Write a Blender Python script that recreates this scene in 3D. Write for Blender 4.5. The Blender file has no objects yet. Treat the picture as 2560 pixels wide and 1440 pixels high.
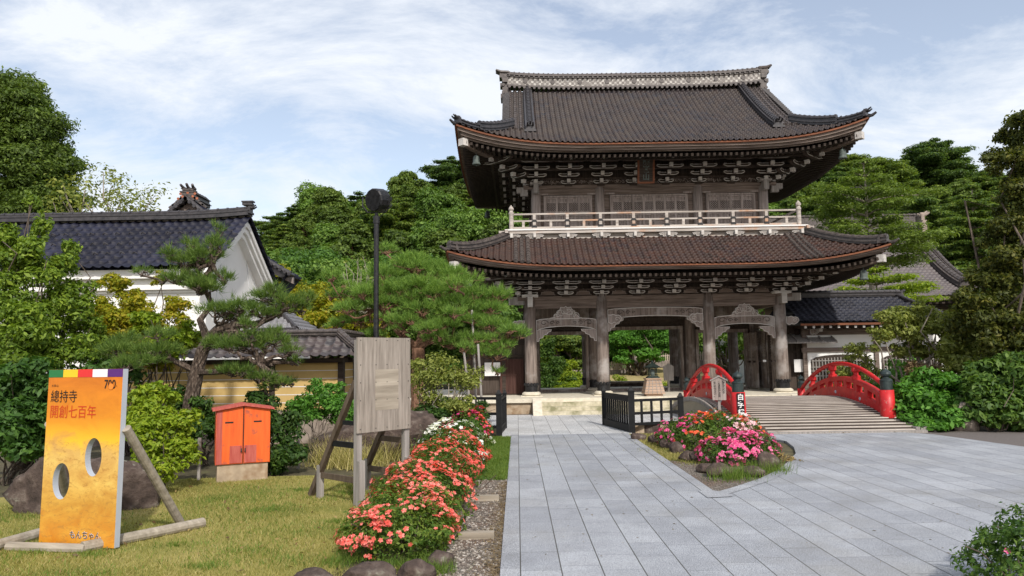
import bpy, math, random
import numpy as np
from mathutils import Vector, Matrix
from mathutils.geometry import tessellate_polygon

PI = math.pi
R = math.radians
scene = bpy.context.scene
COL = scene.collection

# ------------------------------------------------------------------ camera
F = 1850.0
CAM = np.array([0.0, 0.0, 2.0])
cam_data = bpy.data.cameras.new("camera")
cam = bpy.data.objects.new("camera", cam_data)
COL.objects.link(cam)
scene.camera = cam
cam_data.sensor_width = 36.0
cam_data.lens = 36.0 * F / 2560.0
cam_data.clip_start = 0.1
cam_data.clip_end = 2000
CM = Matrix.Rotation(R(.315), 4, 'Z') @ Matrix.Rotation(PI / 2 + R(5.49), 4, 'X') @ Matrix.Rotation(-math.atan(.0155), 4, 'Z')
cam.matrix_world = Matrix.Translation(CAM) @ CM

# ------------------------------------------------------------------ sky and sun
SUN_EL = R(41)
SUN_DIR = Vector((0.30, -1.0, 0)).normalized() * math.cos(SUN_EL) + Vector((0, 0, math.sin(SUN_EL)))
world = bpy.data.worlds.new("World")
scene.world = world
world.use_nodes = True
wn, wl = world.node_tree.nodes, world.node_tree.links
wn.clear()
w_out = wn.new("ShaderNodeOutputWorld")
w_bg = wn.new("ShaderNodeBackground")
w_sky = wn.new("ShaderNodeTexSky")
w_sky.sky_type = 'NISHITA'
w_sky.sun_disc = False
w_sky.sun_elevation = SUN_EL
w_sky.sun_rotation = math.atan2(SUN_DIR.x, SUN_DIR.y)
w_sky.air_density = 1.0
w_sky.dust_density = 1.2
w_tc = wn.new("ShaderNodeTexCoord")
w_sep = wn.new("ShaderNodeSeparateXYZ")
wl.new(w_tc.outputs['Generated'], w_sep.inputs[0])
w_add = wn.new("ShaderNodeMath"); w_add.operation = 'ADD'; w_add.inputs[1].default_value = .22
wl.new(w_sep.outputs['Z'], w_add.inputs[0])
w_max = wn.new("ShaderNodeMath"); w_max.operation = 'MAXIMUM'; w_max.inputs[1].default_value = .05
wl.new(w_add.outputs[0], w_max.inputs[0])
w_dx = wn.new("ShaderNodeMath"); w_dx.operation = 'DIVIDE'
w_dy = wn.new("ShaderNodeMath"); w_dy.operation = 'DIVIDE'
wl.new(w_sep.outputs['X'], w_dx.inputs[0]); wl.new(w_max.outputs[0], w_dx.inputs[1])
wl.new(w_sep.outputs['Y'], w_dy.inputs[0]); wl.new(w_max.outputs[0], w_dy.inputs[1])
w_cmb = wn.new("ShaderNodeCombineXYZ")
wl.new(w_dx.outputs[0], w_cmb.inputs[0]); wl.new(w_dy.outputs[0], w_cmb.inputs[1])
w_map = wn.new("ShaderNodeMapping")
w_map.inputs['Rotation'].default_value = (0, 0, R(24))
w_map.inputs['Scale'].default_value = (1.0, 1.45, 1)
w_map.inputs['Location'].default_value = (1.2, 3.1, 0)
wl.new(w_cmb.outputs[0], w_map.inputs[0])
w_n1 = wn.new("ShaderNodeTexNoise")
w_n1.inputs['Scale'].default_value = 1.5; w_n1.inputs['Detail'].default_value = 9
w_n1.inputs['Roughness'].default_value = .66; w_n1.inputs['Distortion'].default_value = .45
wl.new(w_map.outputs[0], w_n1.inputs['Vector'])
w_r1 = wn.new("ShaderNodeValToRGB")
w_r1.color_ramp.elements[0].position = .40; w_r1.color_ramp.elements[0].color = (.20, .20, .20, 1)
w_r1.color_ramp.elements[1].position = .62; w_r1.color_ramp.elements[1].color = (1, 1, 1, 1)
wl.new(w_n1.outputs[0], w_r1.inputs[0])
# thin cloud is brighter than the blue behind it: a tint of the sky's own light
w_cl = wn.new("ShaderNodeMix"); w_cl.data_type = 'RGBA'
w_cl.inputs['B'].default_value = (5.2, 5.45, 5.85, 1)
wl.new(w_r1.outputs[0], w_cl.inputs['Factor'])
w_tint = wn.new("ShaderNodeMix"); w_tint.data_type = 'RGBA'; w_tint.blend_type = 'MULTIPLY'
w_tint.inputs['Factor'].default_value = 1; w_tint.inputs['B'].default_value = (1.30, 1.12, 1.0, 1)
wl.new(w_sky.outputs[0], w_tint.inputs['A'])
wl.new(w_tint.outputs['Result'], w_cl.inputs['A'])
wl.new(w_cl.outputs['Result'], w_bg.inputs[0])
w_bg.inputs[1].default_value = .15
wl.new(w_bg.outputs[0], w_out.inputs[0])

sun_data = bpy.data.lights.new("sun", 'SUN')
sun_data.energy = 3.05
sun_data.angle = R(2.0)
sun_data.color = (1, .95, .87)
sun = bpy.data.objects.new("sun", sun_data)
COL.objects.link(sun)
sun.rotation_euler = SUN_DIR.to_track_quat('Z', 'Y').to_euler()
scene.view_settings.view_transform = 'Standard'
scene.view_settings.look = 'None'
scene.view_settings.gamma = 1
scene.view_settings.exposure = 0.27
scene.cycles.max_bounces = 6
scene.cycles.transparent_max_bounces = 4
scene.cycles.use_denoising = True

# ------------------------------------------------------------------ layout helpers
CMn = np.array(CM.to_3x3())
def _ray(px, py):
    return CMn @ np.array([(px - 1280) / F, -(py - 720) / F, -1.0])
def U(px, py, Y):
    d = _ray(px, py); return CAM + d * (Y / d[1])
def G(px, py, z=0.0):
    d = _ray(px, py); return CAM + d * ((z - 2.0) / d[2])

# ------------------------------------------------------------------ materials
MATS = {}
def new_mat(name):
    m = bpy.data.materials.new(name); m.use_nodes = True
    nt = m.node_tree; nt.nodes.clear()
    out = nt.nodes.new("ShaderNodeOutputMaterial")
    b = nt.nodes.new("ShaderNodeBsdfPrincipled")
    nt.links.new(b.outputs[0], out.inputs[0])
    MATS[name] = m
    return m, nt, b, out
def nd(nt, t, **kw):
    n = nt.nodes.new(t)
    for k, v in kw.items():
        if k in n.inputs: n.inputs[k].default_value = v
        else: setattr(n, k, v)
    return n
def ramp(nt, src, stops):
    r = nt.nodes.new("ShaderNodeValToRGB"); e = r.color_ramp.elements
    e[0].position, e[0].color = stops[0][0], (*stops[0][1], 1)
    e[1].position, e[1].color = stops[-1][0], (*stops[-1][1], 1)
    for p, c in stops[1:-1]:
        q = e.new(p); q.color = (*c, 1)
    nt.links.new(src, r.inputs[0]); return r.outputs[0]
def mixc(nt, fac, a, b, blend='MIX'):
    m = nt.nodes.new("ShaderNodeMix"); m.data_type = 'RGBA'; m.blend_type = blend
    for s, v in (('Factor', fac), ('A', a), ('B', b)):
        if isinstance(v, (int, float)): m.inputs[s].default_value = v
        elif isinstance(v, tuple): m.inputs[s].default_value = (*v, 1)
        else: nt.links.new(v, m.inputs[s])
    return m.outputs['Result']
def math_(nt, op, a, b=None, c=None):
    m = nt.nodes.new("ShaderNodeMath"); m.operation = op
    for i, v in enumerate((a, b, c)):
        if v is None: continue
        if isinstance(v, (int, float)): m.inputs[i].default_value = v
        else: nt.links.new(v, m.inputs[i])
    return m.outputs[0]
def coords(nt, scale=(1, 1, 1), kind='Object'):
    t = nt.nodes.new("ShaderNodeTexCoord"); mp = nt.nodes.new("ShaderNodeMapping")
    mp.inputs['Scale'].default_value = scale
    nt.links.new(t.outputs[kind], mp.inputs[0]); return mp.outputs[0]
def noise(nt, vec, scale, detail=5, rough=.6, dist=0):
    n = nd(nt, "ShaderNodeTexNoise", Scale=scale, Detail=detail, Roughness=rough, Distortion=dist)
    nt.links.new(vec, n.inputs['Vector']); return n.outputs[0]
def bump(nt, b, h, strength=.3, dist=.02):
    n = nd(nt, "ShaderNodeBump", Strength=strength, Distance=dist)
    nt.links.new(h, n.inputs['Height']); nt.links.new(n.outputs[0], b.inputs['Normal'])

def mat_noise(name, stops, scale=(1, 1, 1), s=4, rough=.7, bs=.3, bd=.01, spec=.4, metallic=0, detail=6, blotch=None, kind='Object'):
    m, nt, b, o = new_mat(name)
    v = coords(nt, scale, kind)
    n = noise(nt, v, s, detail)
    c = ramp(nt, n, stops)
    if blotch:
        n2 = noise(nt, coords(nt), blotch[0], 3)
        f = ramp(nt, n2, [(blotch[1], (0, 0, 0)), (blotch[2], (1, 1, 1))])
        c = mixc(nt, f, c, blotch[3])
    nt.links.new(c, b.inputs['Base Color'])
    b.inputs['Roughness'].default_value = rough
    b.inputs['Specular IOR Level'].default_value = spec
    b.inputs['Metallic'].default_value = metallic
    if bs: bump(nt, b, n, bs, bd)
    return m
def wood(name, dark, lite, axis, rough=.8, s=3, blotch=None):
    sc = {'x': (.35, 5, 5), 'y': (5, .35, 5), 'z': (5, 5, .35)}[axis]
    return mat_noise(name, [(.28, dark), (.5, tuple((a + b) / 2 for a, b in zip(dark, lite))), (.72, lite)], sc, s, rough, .35, .006, .25, blotch=blotch)

wood('wood_x', (.075, .055, .044), (.265, .21, .178), 'x')
wood('wood_z', (.088, .067, .055), (.30, .245, .215), 'z', blotch=(1.6, .5, .68, (.35, .32, .30)))
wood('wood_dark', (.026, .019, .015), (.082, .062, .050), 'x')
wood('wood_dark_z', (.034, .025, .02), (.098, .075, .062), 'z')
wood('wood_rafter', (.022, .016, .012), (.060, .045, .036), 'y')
wood('wood_door', (.045, .02, .016), (.11, .055, .045), 'z')
wood('wood_wall', (.16, .13, .115), (.42, .36, .33), 'z')
wood('wood_pale', (.27, .235, .205), (.56, .51, .465), 'x', blotch=(1.2, .55, .7, (.45, .26, .16)))
wood('wood_end', (.42, .39, .365), (.66, .635, .60), 'x')
wood('wood_edge', (.12, .046, .026), (.25, .10, .052), 'x')
wood('wood_silver', (.16, .145, .13), (.40, .37, .345), 'z')
wood('wood_ply', (.17, .145, .12), (.38, .335, .29), 'z', s=5)
wood('wood_brown', (.055, .04, .028), (.14, .105, .075), 'z')
wood('wood_log', (.20, .17, .13), (.42, .37, .30), 'x')
wood('wood_slats', (.33, .22, .15), (.52, .38, .28), 'x')
wood('wood_picket', (.42, .34, .27), (.62, .53, .45), 'z')
wood('wood_deck', (.27, .235, .20), (.62, .56, .50), 'x', s=4)
mat_noise('black_paint', [(.3, (.005, .0055, .006)), (.7, (.013, .0135, .015))], s=9, rough=.6, bs=.2, spec=.22)
mat_noise('black_metal', [(.3, (.012, .012, .013)), (.7, (.035, .035, .037))], s=12, rough=.4, bs=.1, metallic=.3)
mat_noise('bronze', [(.3, (.015, .022, .02)), (.7, (.05, .075, .065))], s=8, rough=.45, bs=.2, metallic=.5)
mat_noise('bell_green', [(.3, (.06, .075, .068)), (.7, (.12, .15, .135))], s=8, rough=.6)
mat_noise('cap_metal', [(.3, (.018, .028, .028)), (.7, (.06, .08, .078))], s=6, rough=.35, metallic=.4, bs=.1)
mat_noise('red_paint', [(.3, (.40, .012, .015)), (.62, (.57, .022, .024)), (.8, (.48, .045, .038))], s=5, rough=.45, bs=.15,
          blotch=(11, .63, .67, (.36, .16, .13)), detail=9)
mat_noise('orange_paint', [(.25, (.50, .060, .012)), (.42, (.70, .105, .015)), (.75, (.82, .15, .022))], (5, 5, .5), 3, .6, .3, detail=10, blotch=(6, .60, .70, (.40, .085, .045)))
mat_noise('faded_red', [(.3, (.36, .05, .035)), (.7, (.50, .13, .10))], (8, 8, .8), 3, .7, .2)
mat_noise('concrete', [(.3, (.30, .23, .16)), (.7, (.50, .40, .29))], s=4, rough=.9, blotch=(3, .5, .7, (.25, .16, .09)))
mat_noise('stone_step', [(.3, (.40, .36, .25)), (.7, (.66, .61, .47))], s=5, rough=.9, blotch=(2.2, .45, .62, (.25, .24, .14)))
mat_noise('stone_white', [(.3, (.55, .50, .40)), (.7, (.74, .69, .57))], s=5, rough=.85)
mat_noise('plaster', [(.3, (.80, .79, .765)), (.7, (.87, .86, .835))], s=1.2, rough=.9, bs=.05)
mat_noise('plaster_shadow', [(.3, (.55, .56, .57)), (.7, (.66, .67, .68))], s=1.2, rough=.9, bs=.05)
mat_noise('ochre', [(.3, (.50, .34, .125)), (.7, (.62, .44, .18))], s=2, rough=.9, bs=.1)
mat_noise('white_paint', [(.3, (.72, .71, .70)), (.7, (.80, .79, .78))], s=2, rough=.6, bs=0)
mat_noise('rock', [(.25, (.030, .023, .020)), (.5, (.085, .062, .052)), (.75, (.19, .155, .13))], s=5.5, rough=.95, bs=1.0, bd=.07, detail=10, spec=.2, blotch=(5, .62, .7, (.25, .24, .19)))
mat_noise('rock_pale', [(.25, (.14, .11, .09)), (.75, (.42, .35, .29))], s=2.6, rough=.9, bs=.9, bd=.05)
mat_noise('bark', [(.3, (.045, .033, .025)), (.7, (.17, .135, .105))], (6, 6, 1), 4, .95, .9, .03)
mat_noise('bark_pine', [(.35, (.02, .014, .011)), (.55, (.10, .072, .055)), (.7, (.26, .22, .18))], (5, 5, 2), 6, .95, .9, .03)
mat_noise('bark_pale', [(.3, (.18, .15, .12)), (.7, (.38, .34, .28))], (6, 6, 1), 4, .95, .6, .02)
mat_noise('bark_red', [(.3, (.12, .06, .035)), (.7, (.30, .17, .11))], (4, 4, 2), 5, .95, .7, .03)
mat_noise('asphalt', [(.3, (.10, .085, .08)), (.7, (.16, .14, .13))], s=30, rough=.95)
mat_noise('soil', [(.3, (.045, .04, .02)), (.55, (.10, .085, .045)), (.75, (.13, .13, .05))], s=3, rough=1, bs=.8, bd=.03)
mat_noise('hill_floor', [(.3, (.016, .026, .008)), (.7, (.04, .065, .018))], s=.7, rough=1, bs=0)
mat_noise('bank_grass', [(.3, (.30, .24, .10)), (.7, (.42, .35, .16))], s=2, rough=1)
mat_noise('gable_orange', [(.3, (.28, .09, .045)), (.7, (.42, .15, .08))], s=6)
for n_, c_ in (('flag_green', (.02, .16, .05)), ('flag_yellow', (.80, .48, .02)), ('flag_red', (.62, .03, .03)), ('flag_white', (.75, .74, .78)),
               ('flag_purple', (.085, .018, .16)), ('ink', (.012, .010, .010)), ('ink_red', (.50, .045, .008)), ('board_side', (.42, .45, .50)), ('orange_dot', (.75, .22, .03))):
    mat_noise(n_, [(.3, c_), (.7, tuple(min(1, v * 1.08) for v in c_))], s=3, rough=.5, bs=0)

def mat_tile(name, cols, rough, spec=.5, spots=None):
    m, nt, b, o = new_mat(name)
    uv = nt.nodes.new("ShaderNodeUVMap")
    fl = nd(nt, "ShaderNodeVectorMath", operation='FLOOR'); nt.links.new(uv.outputs[0], fl.inputs[0])
    wn_ = nd(nt, "ShaderNodeTexWhiteNoise", noise_dimensions='2D'); nt.links.new(fl.outputs[0], wn_.inputs['Vector'])
    c = ramp(nt, wn_.outputs['Value'], [(i / (len(cols) - 1), q) for i, q in enumerate(cols)])
    n = noise(nt, coords(nt), .5, 4)
    c = mixc(nt, ramp(nt, n, [(.42, (0, 0, 0)), (.62, (.6, .6, .6))]), c, cols[-1])
    n2 = noise(nt, coords(nt), 9, 5)
    c = mixc(nt, .35, c, ramp(nt, n2, [(.3, (.0, .0, .0)), (.7, (.5, .5, .5))]), 'OVERLAY')
    nt.links.new(c, b.inputs['Base Color'])
    b.inputs['Roughness'].default_value = rough
    b.inputs['Specular IOR Level'].default_value = spec
    bump(nt, b, n2, .2, .01)
    return m
mat_tile('tile_upper', [(.018, .014, .017), (.034, .024, .025), (.048, .032, .028), (.027, .026, .036), (.058, .043, .035)], .55, .35)
mat_tile('tile_lower', [(.020, .011, .009), (.038, .018, .014), (.062, .025, .016), (.028, .015, .017), (.054, .027, .018)], .55, .3)
mat_tile('tile_blue', [(.010, .011, .022), (.020, .022, .042), (.030, .032, .058), (.011, .011, .020)], .55, .22)
mat_tile('tile_blue_matte', [(.016, .018, .028), (.030, .033, .048), (.040, .042, .060), (.018, .018, .026)], .55, .25)
mat_tile('tile_grey', [(.085, .070, .072), (.115, .095, .095), (.10, .085, .09), (.13, .105, .10)], .55)
mat_tile('tile_wall', [(.050, .040, .042), (.085, .066, .064), (.10, .08, .078), (.06, .055, .058)], .5, .35)
mat_tile('tile_pale', [(.20, .20, .21), (.26, .26, .28), (.23, .23, .25)], .6)
mat_noise('ridge_dark', [(.3, (.018, .017, .020)), (.7, (.062, .056, .058))], s=8, rough=.4, bs=.3, spec=.5)
mat_noise('ridge_brown', [(.3, (.035, .028, .027)), (.7, (.12, .10, .09))], s=8, rough=.45, bs=.3, spec=.5)

# patterned band of the big ridge: small squares and lozenges pressed in the tiles
m, nt, b, o = new_mat('ridge_band')
v = coords(nt, (1, 1, 1))
ck = nd(nt, "ShaderNodeTexChecker", Scale=9.0, Color1=(.52, .50, .46, 1), Color2=(.16, .14, .13, 1)); nt.links.new(v, ck.inputs['Vector'])
nn = noise(nt, v, 6, 5)
nt.links.new(mixc(nt, ramp(nt, nn, [(.4, (0, 0, 0)), (.6, (1, 1, 1))]), ck.outputs[0], (.20, .18, .165)), b.inputs['Base Color'])
b.inputs['Roughness'].default_value = .6
bump(nt, b, ck.outputs[1], .6, .03)

# granite paving: strips along the path, cross joints staggered strip by strip
def mat_pave(name, c0, c1, w=.383):
    m, nt, b, o = new_mat(name)
    t = nt.nodes.new("ShaderNodeTexCoord"); sp = nt.nodes.new("ShaderNodeSeparateXYZ"); nt.links.new(t.outputs['Object'], sp.inputs[0])
    xs = math_(nt, 'DIVIDE', sp.outputs[0], w)
    ix = math_(nt, 'FLOOR', xs); fx = math_(nt, 'FRACT', xs)
    wn1 = nd(nt, "ShaderNodeTexWhiteNoise", noise_dimensions='1D'); nt.links.new(ix, wn1.inputs['W'])
    ys = math_(nt, 'ADD', math_(nt, 'DIVIDE', sp.outputs[1], .72), math_(nt, 'MULTIPLY', wn1.outputs['Value'], 7.0))
    wob = math_(nt, 'MULTIPLY', math_(nt, 'SINE', math_(nt, 'MULTIPLY', ys, 2.7)), .16)
    ys = math_(nt, 'ADD', ys, wob)
    iy = math_(nt, 'FLOOR', ys); fy = math_(nt, 'FRACT', ys)
    ex = math_(nt, 'ABSOLUTE', math_(nt, 'SUBTRACT', fx, .5))
    ey = math_(nt, 'ABSOLUTE', math_(nt, 'SUBTRACT', fy, .5))
    jx = math_(nt, 'GREATER_THAN', ex, .5 - .0055 / w)
    jy = math_(nt, 'MULTIPLY', math_(nt, 'GREATER_THAN', ey, .5 - .0042 / .72), .62)
    j = math_(nt, 'MAXIMUM', jx, jy)
    cb = nt.nodes.new("ShaderNodeCombineXYZ"); nt.links.new(ix, cb.inputs[0]); nt.links.new(iy, cb.inputs[1])
    wn2 = nd(nt, "ShaderNodeTexWhiteNoise", noise_dimensions='2D'); nt.links.new(cb.outputs[0], wn2.inputs['Vector'])
    slab = mixc(nt, wn2.outputs['Value'], c0, c1)
    sp1 = noise(nt, t.outputs['Object'], 95, 3, .7)
    sp2 = noise(nt, t.outputs['Object'], 1.1, 6, .65)
    slab = mixc(nt, .75, slab, ramp(nt, sp1, [(.34, (.05, .05, .05)), (.5, (.5, .5, .5)), (.66, (.95, .95, .95))]), 'OVERLAY')
    slab = mixc(nt, .35, slab, ramp(nt, sp2, [(.3, (.25, .25, .25)), (.7, (.75, .75, .75))]), 'OVERLAY')
    sp3 = noise(nt, t.outputs['Object'], .45, 7, .7)
    slab = mixc(nt, ramp(nt, sp3, [(.50, (0, 0, 0)), (.72, (.55, .55, .55))]), slab, (.235, .225, .20))
    slab = mixc(nt, ramp(nt, noise(nt, t.outputs['Object'], 5.5, 8, .75), [(.60, (0, 0, 0)), (.72, (.5, .5, .5))]), slab, (.19, .19, .185))
    c = mixc(nt, j, slab, (.06, .057, .05))
    nt.links.new(c, b.inputs['Base Color']); b.inputs['Roughness'].default_value = .75
    bump(nt, b, math_(nt, 'SUBTRACT', math_(nt, 'MULTIPLY', sp1, .1), j), .4, .006)
    return m
mat_pave('granite', (.262, .275, .30), (.34, .355, .38))
mat_pave('granite_pale', (.43, .44, .45), (.52, .52, .52), .46)
mat_pave('granite_kerb', (.25, .26, .28), (.32, .33, .35), 7.3)

m, nt, b, o = new_mat('gravel')
v = coords(nt)
vo = nd(nt, "ShaderNodeTexVoronoi", Scale=42.0); nt.links.new(v, vo.inputs['Vector'])
c = ramp(nt, vo.outputs['Color'], [(.1, (.10, .080, .062)), (.45, (.22, .185, .15)), (.7, (.32, .275, .225)), (.95, (.50, .46, .40))])
n1 = noise(nt, v, 2.2, 5)
sx = nt.nodes.new("ShaderNodeSeparateXYZ"); nt.links.new(v, sx.inputs[0])
rust = math_(nt, 'MULTIPLY', ramp(nt, n1, [(.45, (0, 0, 0)), (.6, (1, 1, 1))]), .6)
c = mixc(nt, rust, c, (.20, .10, .055))
c = mixc(nt, ramp(nt, vo.outputs['Distance'], [(.25, (0, 0, 0)), (.75, (1, 1, 1))]), c, (.06, .05, .04))
nt.links.new(c, b.inputs['Base Color']); b.inputs['Roughness'].default_value = .9
bump(nt, b, math_(nt, 'SUBTRACT', 1.0, vo.outputs['Distance']), .9, .02)

m, nt, b, o = new_mat('lawn')
v = coords(nt)
n1 = noise(nt, v, .8, 6); n2 = noise(nt, coords(nt, (1, 1, 1)), 45, 4, .7)
c = ramp(nt, n1, [(.3, (.145, .175, .04)), (.5, (.27, .245, .075)), (.68, (.36, .30, .12))])
c = mixc(nt, .6, c, ramp(nt, n2, [(.3, (.15, .15, .15)), (.7, (.85, .85, .8))]), 'OVERLAY')
nt.links.new(c, b.inputs['Base Color']); b.inputs['Roughness'].default_value = 1; b.inputs['Specular IOR Level'].default_value = .1
bump(nt, b, n2, .8, .02)

# board face: a warm painted hill-and-cloud ground, blotches of yellow, orange and brown
m, nt, b, o = new_mat('board_art')
v = coords(nt, (1, 1, 1.6))
n1 = noise(nt, v, 2.6, 8, .66, .8); n2 = noise(nt, coords(nt, (1, 1, 6)), 7, 8, .65, 2.0); n3 = noise(nt, coords(nt, (1.5, 1, 3)), 9, 8, .7, 1.0)
sz = nt.nodes.new("ShaderNodeSeparateXYZ"); nt.links.new(coords(nt), sz.inputs[0])
hz = math_(nt, 'ADD', math_(nt, 'MULTIPLY', sz.outputs[2], .5), math_(nt, 'MULTIPLY', math_(nt, 'SUBTRACT', n1, .5), .35))
c = ramp(nt, hz, [(.0, (.66, .26, .02)), (.22, (.60, .32, .05)), (.50, (.66, .42, .12)), (.60, (.78, .44, .025)), (.70, (.68, .25, .012)), (1.0, (.58, .15, .008))])
c = mixc(nt, .5, c, ramp(nt, n1, [(.3, (.2, .2, .2)), (.7, (.8, .8, .75))]), 'OVERLAY')
low = math_(nt, 'LESS_THAN', sz.outputs[2], 1.16)
ink = math_(nt, 'MULTIPLY', ramp(nt, n3, [(.52, (0, 0, 0)), (.66, (.8, .8, .8))]), low)
c = mixc(nt, ink, c, (.40, .19, .04))
c = mixc(nt, ramp(nt, n2, [(.60, (0, 0, 0)), (.72, (.35, .35, .35))]), c, (.50, .20, .03))
nt.links.new(c, b.inputs['Base Color']); b.inputs['Roughness'].default_value = .4

def mat_leaf(name, cols, trans=.35, rough=.55, spec=.3, tcol=None):
    m, nt, b, out = new_mat(name)
    g = nt.nodes.new("ShaderNodeNewGeometry")
    oi = nt.nodes.new("ShaderNodeObjectInfo")
    n = noise(nt, coords(nt), .8, 3)
    f = math_(nt, 'ADD', math_(nt, 'MULTIPLY', g.outputs['Random Per Island'], .55), math_(nt, 'MULTIPLY', n, .45))
    f = math_(nt, 'ADD', f, math_(nt, 'MULTIPLY', math_(nt, 'SUBTRACT', oi.outputs['Random'], .5), .34))
    c = ramp(nt, f, [(.15 + .7 * i / (len(cols) - 1), q) for i, q in enumerate(cols)])
    nt.links.new(c, b.inputs['Base Color'])
    b.inputs['Roughness'].default_value = rough; b.inputs['Specular IOR Level'].default_value = spec
    if trans:
        tr = nt.nodes.new("ShaderNodeBsdfTranslucent")
        nt.links.new(mixc(nt, 1.0, c, (1.25, 1.3, .6), 'MULTIPLY'), tr.inputs[0])
        mx = nt.nodes.new("ShaderNodeMixShader"); mx.inputs[0].default_value = trans
        nt.links.new(b.outputs[0], mx.inputs[1]); nt.links.new(tr.outputs[0], mx.inputs[2]); nt.links.new(mx.outputs[0], out.inputs[0])
    return m
mat_leaf('leaf_cedar', [(0.046, 0.081, 0.015), (0.104, 0.164, 0.028), (0.195, 0.269, 0.049)])
mat_leaf('leaf_broad', [(0.055, 0.111, 0.019), (0.116, 0.210, 0.037), (0.220, 0.342, 0.065)])
mat_leaf('leaf_fir', [(0.045, 0.090, 0.028), (0.107, 0.178, 0.039), (0.229, 0.293, 0.049)])
mat_leaf('leaf_deep', [(0.032, 0.081, 0.015), (0.070, 0.157, 0.028), (0.141, 0.263, 0.045)])
mat_leaf('leaf_dark', [(0.025, 0.062, 0.013), (0.057, 0.121, 0.020), (0.136, 0.225, 0.038)])
mat_leaf('leaf_lime', [(0.126, 0.205, 0.012), (0.224, 0.318, 0.020), (0.364, 0.425, 0.030)])
mat_leaf('leaf_maple', [(0.166, 0.219, 0.011), (0.306, 0.309, 0.014), (0.459, 0.335, 0.027)])
mat_leaf('leaf_bamboo', [(0.087, 0.154, 0.016), (0.192, 0.284, 0.028), (0.361, 0.445, 0.054)])
mat_leaf('leaf_olive', [(0.133, 0.169, 0.035), (0.229, 0.267, 0.056), (0.370, 0.391, 0.093)])
mat_leaf('leaf_fern', [(0.054, 0.147, 0.019), (0.099, 0.255, 0.032), (0.184, 0.386, 0.054)])
mat_leaf('leaf_rust', [(0.045, 0.062, 0.013), (0.099, 0.116, 0.019), (0.229, 0.201, 0.030)])
mat_leaf('leaf_dead', [(0.127, 0.083, 0.041), (0.217, 0.154, 0.077), (0.306, 0.232, 0.117)], .2)
mat_leaf('leaf_azalea', [(0.035, 0.084, 0.013), (0.082, 0.161, 0.022), (0.176, 0.238, 0.038)])
mat_leaf('needle', [(0.047, 0.093, 0.019), (0.099, 0.173, 0.032), (0.210, 0.297, 0.059)], .3)
mat_leaf('needle_bright', [(0.055, 0.116, 0.024), (0.124, 0.232, 0.041), (0.247, 0.386, 0.068)], .3)
mat_leaf('blade', [(.12, .15, .03), (.30, .28, .075), (.48, .41, .17)], .3)
mat_leaf('blade_green', [(.06, .12, .015), (.11, .19, .025), (.20, .26, .05)], .3)
mat_leaf('petal_coral', [(.70, .075, .06), (.84, .15, .12), (.92, .32, .27)], .25)
mat_leaf('petal_pink', [(.58, .030, .19), (.74, .075, .27), (.85, .24, .42)], .25)
mat_leaf('petal_white', [(.78, .78, .66), (.85, .85, .78), (.88, .88, .84)], .25)
mat_leaf('petal_pale', [(.80, .35, .45), (.85, .55, .62), (.88, .72, .75)], .25)
mat_leaf('petal_red', [(.78, .07, .025), (.88, .12, .045), (.92, .20, .09)], .25)
mat_leaf('litter', [(.10, .055, .02), (.28, .19, .07), (.45, .36, .16)], .1)

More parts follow.
